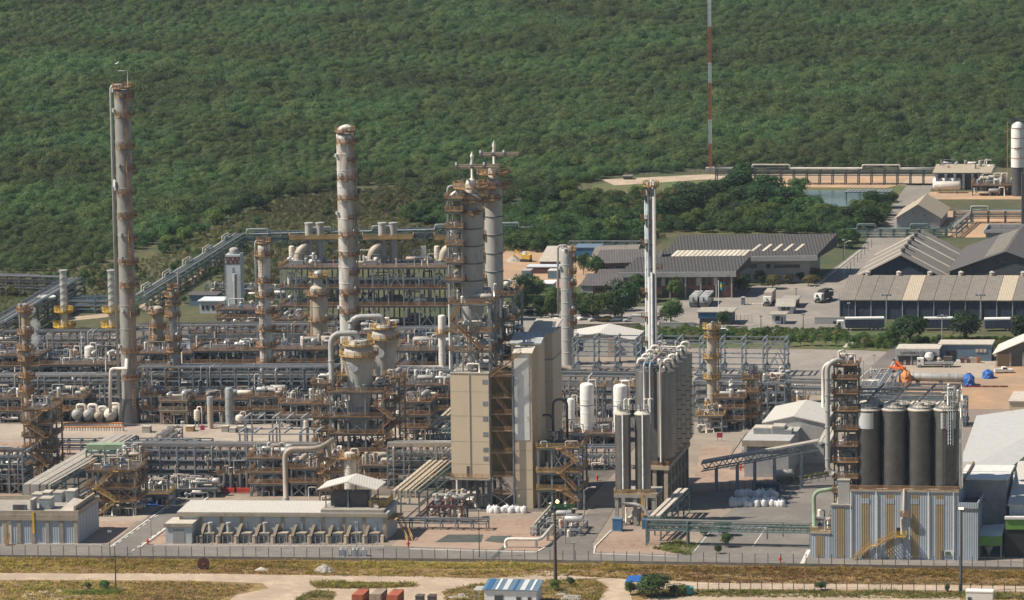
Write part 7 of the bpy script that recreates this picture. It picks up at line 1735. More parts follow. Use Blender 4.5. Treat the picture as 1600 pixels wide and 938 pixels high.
# ================================================================ trees and shrubs
rt = random.Random(77)
def scatter(P, n, kinds, hp, wp, labs, grp):
 xs = [p[0] for p in P]; ys = [p[1] for p in P]; k = 0; guard_ = 0; spots = []
 while k < n and guard_ < 20000:
  guard_ += 1
  x, y = rt.uniform(min(xs), max(xs)), rt.uniform(min(ys), max(ys))
  if not inpoly(x, y, P): continue
  if any(abs(x - a) < wp[0] * 0.42 and abs(y - b) < 6 for a, b in spots): continue
  spots.append((x, y)); k += 1
  kd = rt.choice(kinds); w_ = rt.uniform(*wp)
  sh_ = kd in ('shrub', 'dry')
  tree(x, y, w_ * rt.uniform(0.62, 0.92), w_, kd, labs[kd], name='shrub' if sh_ else 'tree', cat='shrub' if sh_ else 'tree', k=k, group=grp + ', ' + {'dark': 'dark ones', 'mid': 'green ones', 'light': 'light ones', 'brown': 'brownish ones', 'shrub': 'low ones', 'dry': 'dry ones', 'small': 'small ones'}[kd])
def band(P, n, kinds, wp, where, grp):
 scatter(P, n, kinds, (0, 0), wp, {'dark': 'dark green broad tree ' + where, 'mid': 'mid green bushy tree ' + where, 'light': 'light green leafy tree ' + where, 'brown': 'brownish dry-leaved tree ' + where,
         'shrub': 'low light green shrub ' + where, 'dry': 'low dry yellowish shrub ' + where, 'small': 'small round light green tree ' + where}, grp)
band([(786, 388), (796, 345), (850, 310), (895, 308), (940, 322), (1008, 326), (1008, 378), (900, 384), (840, 392)], 42, ['dark', 'dark', 'mid', 'mid', 'light'], (28, 46), 'in the thicket behind the grey column', 'trees behind the grey column')
band([(895, 326), (950, 318), (1010, 318), (1090, 316), (1105, 326), (1010, 345), (920, 350)], 22, ['brown', 'brown', 'light'], (24, 38), 'on the slope below the red and white mast', 'trees on the slope below the mast')
band([(1010, 352), (1020, 330), (1100, 314), (1190, 302), (1212, 320), (1180, 338), (1100, 346)], 26, ['dark', 'dark', 'mid'], (34, 58), 'in the grove left of the pond', 'trees of the grove left of the pond')
band([(1030, 362), (1060, 346), (1190, 340), (1230, 322), (1310, 334), (1385, 326), (1385, 348), (1320, 366), (1200, 358), (1080, 362)], 30, ['light', 'mid', 'dark', 'light'], (26, 40), 'between the pond and the office', 'trees between the pond and the office')
band([(640, 350), (690, 318), (790, 322), (790, 350), (700, 358)], 26, ['mid', 'dark', 'mid'], (24, 36), 'in the thicket at the meadow edge behind the twin reactors', 'trees at the meadow edge')
band([(230, 398), (330, 345), (420, 314), (440, 320), (340, 358), (250, 408)], 16, ['mid', 'light', 'dark'], (22, 36), 'at the forest edge right of the tallest column', 'trees at the forest edge by the tallest column')
band([(240, 400), (350, 362), (540, 306), (640, 300), (640, 340), (520, 352), (400, 362), (300, 418)], 30, ['shrub', 'dry', 'dry'], (9, 20), 'scattered over the meadow before the forest', 'meadow shrubs')
band([(-60, 470), (60, 436), (200, 416), (330, 408), (330, 420), (230, 446), (100, 462)], 44, ['shrub', 'shrub', 'dry'], (12, 26), 'in the rough ground behind the silver chimneys', 'shrubs behind the silver chimneys')
band([(250, 470), (340, 420), (350, 430), (352, 462), (300, 478)], 16, ['shrub', 'shrub'], (10, 18), 'on the bank under the diagonal rack', 'shrubs under the diagonal rack')
band([(380, 480), (380, 400), (440, 392), (704, 392), (704, 410), (440, 412), (436, 470)], 26, ['shrub', 'dry'], (10, 18), 'behind the furnace deck', 'shrubs behind the furnace deck')
band([(962, 531), (1320, 526), (1320, 533), (962, 540)], 40, ['shrub', 'shrub', 'dry'], (14, 22), 'in the hedge row behind the portal frames', 'hedge row shrubs')
band([(1325, 532), (1660, 536), (1660, 548), (1325, 544)], 26, ['shrub', 'dry'], (14, 22), 'in the strip in front of the long warehouse', 'shrubs in front of the long warehouse')
band([(1205, 318), (1262, 300), (1272, 326), (1240, 334), (1212, 332)], 6, ['dark', 'mid'], (28, 40), 'on the left bank of the pond', 'trees on the left bank of the pond')
band([(1330, 332), (1392, 322), (1396, 342), (1340, 348)], 6, ['dark', 'mid'], (24, 36), 'before the pond pier at its right end', 'trees before the pond pier')
band([(900, 470), (985, 462), (1000, 500), (905, 503)], 9, ['dark', 'mid'], (24, 36), 'among the parked cars left of the vent stack', 'trees among the parked cars')
band([(806, 455), (870, 470), (872, 500), (808, 500)], 9, ['dark', 'mid', 'mid'], (22, 34), 'behind the reactors beside the little white house', 'trees beside the little white house')
band([(1150, 440), (1290, 438), (1290, 447), (1150, 456)], 8, ['mid', 'small', 'brown'], (16, 24), 'along the front of the large office', 'trees along the office front')
band([(1310, 380), (1340, 378), (1335, 392), (1312, 396)], 4, ['dark', 'mid'], (26, 34), 'at the road corner right of the large office', 'trees at the road corner')
for x, y, h, w_, k, lab in ((1421, 541, 50, 62, 'dark', 'largest round dark tree in front of the long warehouse'), (1392, 540, 34, 30, 'mid', 'smaller tree touching the large round tree on its left'), (1508, 533, 44, 60, 'dark', 'broad dark tree before the warehouse, right of the tall lamp'), (1598, 536, 46, 48, 'dark', 'dark tree cut by the right edge before the warehouse'),
       (931, 503, 46, 40, 'mid', 'green tree in the car park left of the yellow car'), (972, 501, 62, 58, 'dark', 'biggest dark tree in the car park, over the parked cars'), (1048, 508, 42, 40, 'mid', 'speckled tree beside the car park right of the vent stack'), (1056, 468, 34, 30, 'mid', 'slender tree in front of the brick office'),
       (1000, 472, 44, 40, 'dark', 'dark tree before the brick office, left of the vent stack'), (905, 486, 26, 26, 'mid', 'small tree in the car park beside the grey column'), (862, 500, 40, 26, 'mid', 'upright tree between the reactors and the grey column'), (842, 487, 24, 34, 'dark', 'low spreading tree left of the grey column'),
       (820, 470, 42, 36, 'dark', 'dark tree by the little white house, the left one'), (838, 468, 28, 22, 'mid', 'bright small tree by the little white house'), (815, 494, 36, 34, 'dark', 'dark tree at the car park edge behind the reactors'), (1160, 462, 28, 26, 'dark', 'tree at the corner of the brick office'),
       (1207, 452, 22, 28, 'brown', 'olive tree in front of the large office, left'), (1272, 440, 22, 24, 'light', 'small leafy tree at the right corner of the large office'), (1190, 446, 16, 22, 'dark', 'low dark tree before the large office windows'), (931, 438, 38, 32, 'dark', 'conifer-like dark tree behind the brick block'),
       (912, 430, 34, 24, 'dark', 'slim dark tree right of the grey column'), (1131, 512, 26, 22, 'mid', 'small tree beside the roofed gate shelter'), (1356, 356, 34, 50, 'dark', 'dark rounded tree beside the pond pier'), (1225, 326, 36, 44, 'dark', 'dark tree standing at the left bank of the pond'), (1307, 378, 26, 30, 'dark', 'dark tree at the right end of the large office'),
       (1102, 838, 18, 26, 'dark', 'small dark tree under the sloping cable trays'), (1130, 838, 26, 34, 'dark', 'dark small tree beside the bin building on the car park'), (1134, 856, 24, 22, 'mid', 'little tree under the pipe bridge in the grass'), (1122, 866, 16, 16, 'mid', 'tiny tree nearest the fence under the pipe bridge'),
       (1018, 934, 38, 62, 'mid', 'large loose bush in the foreground beside the blue shelter'), (985, 930, 22, 24, 'light', 'light bush left of the blue shelter'), (1060, 930, 16, 40, 'light', 'low bush before the teal tank'), (868, 924, 18, 20, 'light', 'yellow-green bush beside the blue-roofed cabin'), (892, 915, 14, 14, 'mid', 'small round bush in the foreground'),
       (165, 921, 14, 20, 'mid', 'bush at the foot of the small pole on the left'), (138, 921, 12, 14, 'mid', 'small bush left of the small pole'), (1283, 923, 14, 22, 'mid', 'bush on the lower fence at the right'), (358, 482, 26, 20, 'mid', 'tree on the meadow behind the cold box'), (1480, 926, 14, 10, 'mid', 'thin bush beside the right tall pole')):
 tree(x, y, h, w_, k, lab, None, int(x) % 4)
for i in range(9): tree(1236 + i * 17 + rt.uniform(-4, 4), 541 + rt.uniform(-1, 2), 20, 19, 'small', 'small round street tree in the row along the lawn', 'row of small trees along the lawn', i)
for i in range(10): tree(1222 + i * 7.5, 757 - i * 1.3, 9, 10, 'brown', 'low brown hedge plant along the kerb left of the lattice tower', 'brown hedge along the kerb', i)
def palm(px, py, hp, lab):
 o = G(px, py); s = sc(o); h = hp / s; t = thing('palm_tree', lab, 'palm', o)
 MB().spin(o, o + Vector((0.2, 0, h * 0.75)), [(0.25, 0), (0.16, h * 0.75)], 7).build('trunk', 'wood', t)
 mb = MB(); c = o + Vector((0.2, 0, h * 0.75))
 for k in range(16):
  a = 6.283 * k / 16 + 0.1 * (k % 3); L = 2.8; e = 0.9 if k % 2 else 0.3
  prev = c
  for j in range(1, 5):
   q = c + Vector((math.cos(a) * L * j / 4, math.sin(a) * L * j / 4, L * (e * j / 4 - 0.9 * (j / 4) ** 2)))
   mb.beam(prev, q, 0.7 - 0.12 * j, 0.05); prev = q
 mb.build('crown', 'leaf_mid' if 'leaf_mid' in MATS else 'leaf_light', t)
palm(1092, 336, 40, 'palm with drooping fronds in front of the grove, left one'); palm(1072, 340, 34, 'palm with drooping fronds in front of the grove, right of the vent stack')
def grass(name, polys, n, mat_, hmin, hmax, seed):
 r_ = np.random.RandomState(seed); C = []
 tot = len(polys)
 for P in polys:
  xs = [p[0] for p in P[0]]; ys = [p[1] for p in P[0]]; k = 0
  while k < P[1]:
   x, y = r_.uniform(min(xs), max(xs)), r_.uniform(min(ys), max(ys))
   if inpoly(x, y, P[0]): C.append(tuple(G(x, y))); k += 1
 C = np.array(C); n = len(C); B = 6
 clump = 0.5 + 0.5 * np.sin(C[:, 0] * 0.31 + 1.3 * np.sin(C[:, 1] * 0.4)) * np.sin(C[:, 1] * 0.55 + C[:, 0] * 0.07)
 C = np.repeat(C, B, 0); cl = np.repeat(clump, B)
 m = len(C)
 off = r_.normal(size=(m, 3)) * 0.35; off[:, 2] = 0
 ba = C + off; a = r_.uniform(0, 6.283, m); h = r_.uniform(hmin, hmax, m) * (0.45 + 0.75 * cl); wd = r_.uniform(0.05, 0.16, m)
 s_ = np.stack([np.cos(a), np.sin(a), np.zeros(m)], 1) * wd[:, None]
 ln = np.stack([np.cos(a + 1.4), np.sin(a + 1.4), np.zeros(m)], 1) * (h * r_.uniform(0.8, 2.0, m))[:, None]
 tp = ba + ln; tp[:, 2] = h
 v = np.stack([ba - s_, ba + s_, tp + s_ * 0.5, tp - s_ * 0.5], 1).reshape(-1, 3)
 me = bpy.data.meshes.new(name); me.vertices.add(4 * m); me.vertices.foreach_set('co', v.ravel())
 me.loops.add(4 * m); me.loops.foreach_set('vertex_index', np.arange(4 * m, dtype=np.int32))
 me.polygons.add(m); me.polygons.foreach_set('loop_start', np.arange(0, 4 * m, 4, dtype=np.int32)); me.update(calc_edges=True)
 me.materials.append(MATS[mat_]); ob = bpy.data.objects.new(name, me); COL.objects.link(ob); ob['kind'] = 'stuff'
leafmat('grass_yellow', (0.31, 0.215, 0.055), (0.31, 0.215, 0.055), (0.31, 0.215, 0.055)); leafmat('grass_brown', (0.22, 0.135, 0.055), (0.22, 0.135, 0.055), (0.22, 0.135, 0.055)); leafmat('grass_green', (0.15, 0.16, 0.035), (0.15, 0.16, 0.035), (0.15, 0.16, 0.035))
up = [(-80, 872), (400, 877), (800, 881), (1200, 887), (1700, 894), (1700, 905), (1200, 898), (860, 890), (400, 888), (-80, 884)]
lo = [(-80, 884), (400, 888), (700, 892), (850, 890), (1200, 898), (1700, 905), (1700, 917), (1130, 911), (985, 905), (900, 900), (760, 904), (420, 898), (120, 896), (-80, 895)]
bot = [(-80, 908), (120, 909), (300, 910), (400, 915), (380, 925), (340, 938), (350, 950), (-80, 950)]
isl = [(690, 925), (740, 914), (930, 905), (950, 918), (930, 945), (700, 940)]; isl2 = [(486, 912), (520, 909), (640, 912), (655, 917), (600, 920), (495, 920)]; isl3 = [(465, 935), (490, 923), (525, 925), (515, 945), (455, 950)]
fen = [(1000, 923), (1130, 923), (1400, 924), (1700, 929), (1700, 938), (1100, 933), (1000, 935)]
grass('dry_grass', [(up, 3600), (lo, 800), (bot, 700), (isl, 500), (isl2, 260)], 0, 'grass_yellow', 0.25, 0.7, 1)
grass('brown_grass', [(up, 1600), (lo, 2600), (bot, 2600), (isl, 400), (isl3, 160), (fen, 500)], 0, 'grass_brown', 0.15, 0.4, 2)
grass('green_weeds', [(up, 420), (lo, 120), (bot, 220), (isl, 420), (isl2, 260), (isl3, 180), (fen, 900), ([(100, 924), (190, 922), (190, 929), (100, 930)], 260), ([(1020, 858), (1060, 845), (1090, 850), (1075, 868)], 260)], 0, 'grass_green', 0.25, 0.7, 3)
# ================================================================ vehicles
FC = -101.0
def bus(lab, px, py, ang, m='palesteel'):
 f = vehicle_frame(px, py, ang); t = thing('bus', lab, 'bus', f.o)
 MB(f).vprism([(-6, 0.4), (6, 0.4), (6, 2.0), (5.75, 3.25), (-6, 3.25)], -1.25, 1.25).build('body', m, t)
 MB(f).beam((6.02, 0, 1.75), (5.80, 0, 3.0), 2.2, 0.06).build('windscreen', 'glass', t)
 MB(f).box(6.003, -1.1, 0.5, 6.1, 1.1, 1.5).build('front_panel', 'darksteel', t)
 for s_ in (-1, 1): MB(f).box(-5.6, s_ * 1.25 - 0.02, 1.6, 5.2, s_ * 1.25 + 0.02, 2.7).build('side_window', 'glass', t)
 for u in (-3, 0.5): MB(f).box(u, -0.7, 3.253, u + 1.8, 0.7, 3.5).build('roof_unit', 'palewall', t)
 wheels(f, t, (-3.6, 4.0), 2.5, 0.5)
bus('silver coach parked in front of the brick office, left of two', 1088, 476, FC, 'palesteel'); bus('silver coach parked in front of the brick office, right of two', 1104, 476, FC, 'palesteel')
def trailer_truck(lab, px, py, ang, tm='white', tl=11.0, cabm='white', dark=False, only=False):
 f = vehicle_frame(px, py, ang); t = thing('semi_trailer' if only else 'lorry', lab, 'trailer' if only else 'lorry', f.o)
 if dark:
  MB(f).box(-tl / 2, -1.25, 1.0, tl / 2, 1.25, 3.3).build('side_box', 'navy', t); MB(f).box(-tl / 2, -1.3, 3.302, tl / 2, 1.3, 3.7).build('roof_cover', 'white', t)
 else:
  MB(f).box(-tl / 2, -1.25, 1.0, tl / 2, 1.25, 3.9).build('cargo_box', tm, t)
 MB(f).box(-tl / 2 + 0.3, -0.5, 0.7, tl / 2 - 0.2, 0.5, 0.998).build('chassis', 'darksteel', t)
 wheels(f, t, (-tl / 2 + 1.2, -tl / 2 + 2.4, -tl / 2 + 3.6), 2.5, 0.5)
 if not only:
  cab(f, t, tl / 2 + 0.5, cabm); wheels(f, t, (tl / 2 + 1.7,), 2.4, 0.5)
trailer_truck('white lorry with a beige-roofed box trailer entering at the gate houses', 1203, 474, FC, 'tan', 8)
trailer_truck('white-topped dark semi-trailer with a white cab at the left end of the trailer row', 1351, 516, 180.0, dark=True, tl=11)
trailer_truck('white-topped dark semi-trailer between the two big round trees', 1474, 516, 180.0, dark=True, tl=11, only=True)
trailer_truck('white-topped dark semi-trailer near the right edge behind trees', 1566, 517, 180.0, dark=True, tl=10, only=True)
f = vehicle_frame(1287, 471, -118.0); t = thing('dump_truck', 'white-cabbed dump truck with a dark covered load on the forecourt', 'dump truck', f.o)
cab(f, t, 2.4, 'white'); MB(f).vprism([(-4.2, 1.2), (2.1, 1.2), (2.3, 3.0), (-4.4, 3.0)], -1.3, 1.3).build('dump_body', 'darksteel', t); MB(f).vprism([(-4.2, 3.0), (2.1, 3.0), (1.2, 3.5), (-3.4, 3.5)], -1.1, 1.1).build('load_cover', 'black', t)
MB(f).box(-4.2, -0.5, 0.7, 2.4, 0.5, 1.19).build('chassis', 'darksteel', t); wheels(f, t, (-3.3, -2.0, 3.3), 2.5, 0.52)
f = vehicle_frame(1464, 574, 176.0); t = thing('flatbed_truck', 'white-cabbed grey flatbed truck carrying a round white tank in the yard', 'flatbed truck', f.o)
cab(f, t, 3.6, 'white', 2.6, 1.9); MB(f).box(-4.6, -1.2, 1.0, 3.4, 1.2, 1.7).build('bed', 'greywall', t); MB(f).box(-4.4, -0.5, 0.6, 3.5, 0.5, 0.998).build('chassis', 'darksteel', t); wheels(f, t, (-3.2, -1.9, 4.6), 2.4, 0.5)
MB(f).box(3.0, -1.1, 1.0, 3.4, 1.1, 2.6).build('headboard', 'darksteel', t)
c = f.w(2.1, 0, 1.7); t = thing('round_tank', 'white ball-shaped tank riding on the flatbed truck', 'tank', c); MB(f).lathe(2.1, 0, [(0.05, 1.72), (0.9, 1.95), (1.3, 2.9), (0.95, 3.9), (0.05, 4.25)], 18).build('shell', 'white', t)
c = f.w(-0.6, 0, 1.7); t = thing('machine_load', 'small pale drum and dark machine on the flatbed truck', 'machine', c); MB(f).lathe(-0.6, 0, [(0.6, 1.71), (0.7, 2.3), (0.1, 2.9)], 12).build('drum', 'tan', t); MB(f).box(-4.2, -0.9, 1.71, -1.8, 0.9, 3.0).build('engine', 'darksteel', t)
f = vehicle_frame(1402, 582, 150.0); t = thing('telehandler', 'orange telehandler with its boom raised in the dirt yard', 'telehandler', f.o)
MB(f).box(-2.2, -1.0, 0.6, 2.2, 1.0, 1.5).build('chassis', 'orange', t); MB(f).vprism([(-0.9, 1.5), (0.9, 1.5), (0.6, 2.7), (-0.7, 2.7)], -1.0, 0.0).build('cab', 'redpaint', t); MB(f).beam((-1.8, 0.5, 1.6), (0.6, 0.5, 3.4), 0.4, 0.45).build('boom', 'orange', t); wheels(f, t, (-1.5, 1.5), 2.3, 0.65, 0.4)
MB(f).box(0.5, 0.0, 3.2, 1.0, 1.0, 3.7).build('fork_carriage', 'darksteel', t)
car('white pickup parked in front of the open shed at the right', 1568, 583, 5, 'white', True)
for x, y, a, m, lab in ((913, 500, -150, 'white', 'white car beside the grey column in the car park'), (919, 491, -160, 'darkblue', 'dark blue car in the back row of the car park'), (948, 502, -165, 'brightyellow', 'yellow car under the big car park tree'), (964, 502, -160, 'white', 'white car just right of the yellow car'), (985, 503, -160, 'palesteel', 'silver car at the right end of the car park row'),
      (931, 502, -160, 'palewall', 'pale grey car left of the yellow car'), (876, 501, -150, 'white', 'white car left of the grey column'), (826, 492, -170, 'darkblue', 'blue car half hidden by trees behind the reactors'), (845, 494, -170, 'palesteel', 'silver car half hidden by trees behind the reactors'), (944, 491, -160, 'darksteel', 'dark car in the back row of the car park'), (962, 490, -160, 'palesteel', 'pale car in the back row under the big tree'),
      (1127, 521, 178, 'white', 'white car beside the hedge below the gate shelter'), (1110, 519, 178, 'palesteel', 'silver car beside the hedge below the gate shelter'), (1210, 771, 10, 'palesteel', 'pale car beside the dark blue skip')):
 car(lab, x, y, a, m)
f = vehicle_frame(822, 409, 160); t = thing('excavator', 'small yellow excavator working in the dirt yard left of the grey column', 'excavator', f.o)
MB(f).box(-1.6, -1.2, 0, 1.6, -0.6, 0.8).box(-1.6, 0.6, 0, 1.6, 1.2, 0.8).build('track', 'rubber', t); MB(f).box(-1.6, -1.1, 0.9, 1.2, 1.1, 2.2).build('body', 'brightyellow', t); MB(f).box(0.2, -1.0, 2.2, 1.3, 0, 3.0).build('cab', 'white', t); MB(f).beam((1.0, 0.5, 1.6), (3.2, 0.5, 3.6), 0.4).beam((3.2, 0.5, 3.6), (4.4, 0.5, 1.0), 0.3).build('boom', 'brightyellow', t)
f = vehicle_frame(1230, 752, 12); t = thing('tank_trailer', 'small pale green tank trailer behind the brown hedge', 'trailer', f.o)
MB(f).drum((-2.6, 0, 1.9), (1.2, 0, 1.9), 0.95, 14).build('shell', 'palewall', t); MB(f).box(-3, -0.8, 0.6, 3.4, 0.8, 0.9).build('chassis', 'steel', t); wheels(f, t, (-1.8, -0.7), 2.0, 0.45); MB(f).beam((3.4, 0, 0.8), (4.6, 0, 0.6), 0.2).build('drawbar', 'palesteel', t)
t, f, L, H = building('gate_shelter', 'long grey-roofed gate shelter with a blue fascia', 'shelter', (1093, 508), (1142, 508), 488, 7, 'darksteel', 'cementroof', over=0.8)
MB(f).box(-0.3, -0.5, H - 1.7, L + 0.3, -0.2, H - 0.05).build('fascia', 'blue', t)
MB(f).box(L + 0.85, -1.0, H - 2.2, L + 1.0, 1.5, H - 0.2).build('side_sign', 'darkblue', t)
building('gate_house', 'white gate house with a tan hipped roof, the upper one beside the lorry', 'gate house', (1215, 491), (1239, 491), 478, 6, 'whitewall', 'cementroof', roof='gablex', rise=1.4, over=0.7, wins=((0.25, 0.55, 1.2, 2.4), (0.6, 0.8, 1.2, 2.4)))
building('gate_house', 'smaller white gate house with a flat roof, the lower one nearer the camera', 'gate house', (1206, 507), (1225, 507), 492, 4, 'whitewall', 'cementroof', over=0.8, wins=((0.3, 0.65, 1.1, 2.3),), doors=((0.75, 0.92, 2.1),))
building('roofed_bay', 'low maroon-roofed bay behind the upper gate house', 'bay', (1222, 482), (1243, 482), 470, 8, 'maroon', 'cementroof', over=0.6)
building('boundary_wall', 'short grey boundary wall at the corner of the long warehouse', 'wall', (1273, 507), (1325, 507), 497, 0.4, 'greywall', 'palewall', over=0.03)
building('boundary_wall', 'pale low wall along the car park behind the gabled pump house', 'wall', (897, 519), (1000, 517), 507, 0.4, 'concretebeige', 'concretebeige', over=0.03)
building('boundary_wall', 'pale low wall section right of the vent stack below the gate shelter', 'wall', (1030, 515), (1085, 515), 505, 0.4, 'greywall', 'palewall', over=0.03)
building('kiosk', 'small bluish kiosk on the pavement right of the gate shelter', 'kiosk', (1158, 477), (1163, 477), 466, 1.5, 'bluewall', 'palewall', over=0.1)
building('white_van_box', 'white box body parked along the car park wall', 'container', (987, 506), (1008, 506), 494, 3, 'palewall', 'palewall', over=0.05)
p = G(1123, 512); t = thing('flagpole', 'tall flagpole in front of the brick office', 'flagpole', p); s = sc(p)
MB().tube([p, (p.x, p.y, zt(p, 438))], 0.1, 6).build('pole', 'palesteel', t); MB().lathe(p.x, p.y, [(0.5, 0), (0.5, 0.4), (0.2, 0.5)], 8).build('foot', 'concrete', t)
z1, z0 = zt(p, 440), zt(p, 452); fl = thing('flag', 'teal and yellow flag hanging from the flagpole', 'flag', (p.x, p.y, z0))
mb = MB(); n = 8; vs = [(p.x + 0.1 + i * 0.21, p.y + 0.25 * math.sin(i * 1.3), zz - 0.09 * i) for zz in (z0, z1) for i in range(n)]
mb.add(vs, [(i, i + 1, n + i + 1, n + i) for i in range(n - 1)]); mb.build('cloth', 'teal', fl)
vs = [(p.x + 0.5 + i * 0.2, p.y - 0.06 + 0.25 * math.sin((i + 2) * 1.3), zz - 0.09 * i) for zz in (z0 + 0.6, z1 - 0.7) for i in range(4)]
MB().add(vs, [(i, i + 1, 4 + i + 1, 4 + i) for i in range(3)]).build('emblem', 'brightyellow', fl)
A, B = G(1416, 601), G(1520, 602); f = Fr(A, (B - A).normalized()); L = (B - A).length; r = 6.6 / sc(A)
t = thing('steel_vessel', 'long grey pressure vessel lying on blocks in the dirt yard', 'pressure vessel', f.w(L / 2, 0))
MB(f).drum((0.5, 0, r + 1.0), (L - 0.5, 0, r + 0.7), r, 22).build('shell', 'greyinsul', t)
for a in (0.1, 0.2, 0.36, 0.6, 0.75): MB(f).spin((L * a, 0, r + 1.0 - 0.3 * a), (L * a + 0.3, 0, r + 1.0 - 0.3 * a), [(r + 0.05, 0), (r + 0.05, 0.3)], 22).build('ring', 'palesteel', t)
for a in (0.15, 0.5, 0.85): MB(f).box(L * a, -r, 0, L * a + 0.8, r, 1.1).build('saddle', 'wood', t)
def lump(name, lab, cat, px, py, wpx, hpx, depth, m, seed, kind=None, group=None):
 """irregular draped heap"""
 p = G(px, py); s = sc(p); rn = random.Random(seed); W_, H_ = wpx / 2 / s, hpx / s
 t = thing(name, lab, cat, p, group); vs = []; fs = []; n, m_ = 18, 6
 for j in range(m_ + 1):
  q = j / m_
  for i in range(n):
   a = 6.283 * i / n; k = ((1 - 0.12 * q if q < 0.8 else (0.72 if q < 0.99 else 0.3)) if kind == 'box' else 1 - q ** 1.3) if kind != 'cone' else 1 - q
   rr = max(0.02, k) * (1 + rn.uniform(-0.10, 0.10))
   vs.append((p.x + math.cos(a) * W_ * rr, p.y + depth * (0.5 + 0.5 * math.sin(a) * rr), H_ * q * (1 + rn.uniform(-0.05, 0.05))))
 for j in range(m_):
  for i in range(n): fs.append((j * n + i, j * n + (i + 1) % n, (j + 1) * n + (i + 1) % n, (j + 1) * n + i))
 MB().add(vs, fs, kind == 'mound').build('cover' if kind != 'cone' else 'heap', m, t); return t
lump('tarp_cover', 'orange-brown tarpaulin wrapped round the left end of the grey vessel', 'tarpaulin', 1417, 606, 18, 25, 5, 'orangetarp', 1, 'box'); lump('tarp_cover', 'blue tarpaulin wrapped round the right end of the grey vessel', 'tarpaulin', 1515, 605, 19, 19, 5, 'bluetarp', 2, 'box')
lump('tarp_cover', 'separate blue tarpaulin heap right of the wrapped vessel', 'tarpaulin', 1545, 593, 19, 13, 4, 'bluetarp', 3, 'box'); lump('tarp_heap', 'wide blue tarpaulin heap beside the diagonal road at the lower left', 'tarpaulin', 236, 792, 58, 9, 14, 'bluetarp', 4, 'mound')
lump('gravel_pile', 'grey gravel pile in the grass strip outside the fence', 'gravel pile', 506, 896, 37, 12, 5, 'pilegravel', 5, 'cone'); lump('gravel_pile', 'sand-coloured small pile at the left of the grey gravel pile', 'sand pile', 408, 893, 22, 5, 3, 'silotop', 6, 'cone'); lump('gravel_pile', 'pale grey gravel pile on the lawn before the trailer row', 'gravel pile', 1332, 544, 30, 10, 6, 'pilegravel', 7, 'cone'); lump('gravel_pile', 'grey gravel pile in the dirt yard beside the excavator', 'gravel pile', 803, 411, 26, 10, 8, 'pilegravel', 8, 'cone')
rn = random.Random(9)
for i in range(14):
 p = G(1494 + (i % 7) * 5.2 + rn.uniform(-1, 1), 564 + (i // 7) * 4); ff = Fr(p); m = rn.choice(['redpaint', 'palewall', 'tan', 'darksteel', 'bag', 'orangetarp', 'maroon'])
 lab = {'redpaint': 'red', 'palewall': 'pale', 'tan': 'tan', 'darksteel': 'dark', 'bag': 'white', 'orangetarp': 'orange', 'maroon': 'maroon'}[m] + ' crate in the heap of goods before the slate-blue store'
 t = thing('crate', lab, 'crate', p, lab.split()[0] + ' crates before the slate-blue store')
 h = rn.uniform(0.8, 1.7); MB(ff).box(0, 0, 0.12, 1.2, 1.0, h).build('box', m, t); MB(ff).box(-0.05, -0.05, 0, 1.25, 1.05, 0.117).build('pallet', 'wood', t)
for i in range(6):
 p = G(1492 + i * 14, 605.5); t = thing('pipe_length', 'red pipe length lying on the ground before the wrapped vessel', 'pipe', p, 'red pipes lying in the dirt yard'); MB().tube([(p.x, p.y, 0.3), (p.x + 2.2, p.y - 0.2, 0.3)], 0.18, 7).build('pipe', 'red', t); MB().box(p.x + 0.8, p.y - 0.4, 0, p.x + 1.1, p.y + 0.3, 0.13).build('block', 'wood', t)
def bags(px0, px1, py, n, lab, grp, rows=1, m='bag'):
 rb = random.Random(int(px0))
 for i in range(n):
  p = G(px0 + (px1 - px0) * (i % (n // rows)) / max(1, n // rows - 1) + rb.uniform(-1, 1), py + rb.uniform(-1, 1) + 4.5 * (i // (n // rows))); t = thing('big_bag', lab, 'bulk bag', p, grp); r = rb.uniform(0.62, 0.8); h = rb.uniform(1.2, 1.7)
  MB().lathe(p.x, p.y, [(r * 0.9, 0), (r * 1.08, 0.3), (r * 1.05, h * 0.7), (r * 0.75, h * 0.95), (r * 0.25, h * 1.02), (0.05, h * 1.2)], 10).build('sack', m, t)
  MB().tube([(p.x - 0.2, p.y, h), (p.x - 0.1, p.y, h * 1.22), (p.x + 0.2, p.y, h)], 0.05, 4).build('loop', 'bag', t)
bags(764, 818, 801, 14, 'white bulk bag in the low row beneath the white-faced tower', 'white bags beneath the white-faced tower')
bags(1152, 1212, 776, 15, 'white bulk bag in the sunlit row behind, on the car park', 'sunlit bags on the car park'); bags(1144, 1222, 787, 30, 'bluish bulk bag in the shaded rows in front, on the car park', 'shaded bags on the car park', 2)
for i, x in enumerate((530, 537, 549, 555, 565)):
 p = G(x, 870); ff = Fr(p); t = thing('liquid_tote', 'white caged liquid tote standing on the front road', 'liquid tote', p, 'white totes on the front road')
 MB(ff).box(0, 0, 0.15, 1.0, 1.0, 1.5).build('bottle', 'bag', t); MB(ff).box(-0.05, -0.05, 0, 1.05, 1.05, 0.147).build('pallet', 'darksteel', t); MB(ff).lathe(0.5, 0.5, [(0.4, 1.5), (0.25, 1.95), (0.05, 2.0)], 8).build('cap', 'palewall', t)
 mb = MB(ff)
 for u in (0, 0.5, 1): mb.beam((u, -0.04, 0.15), (u, -0.04, 1.55), 0.05)
 for z in (0.6, 1.1, 1.55): mb.beam((0, -0.04, z), (1, -0.04, z), 0.05)
 mb.build('cage', 'steel', t)
f, L = bfr((853, 806), (896, 806.5)); t = thing('skip', 'dark green open waste skip beside the white-faced tower', 'skip', f.w(L / 2, 1.2))
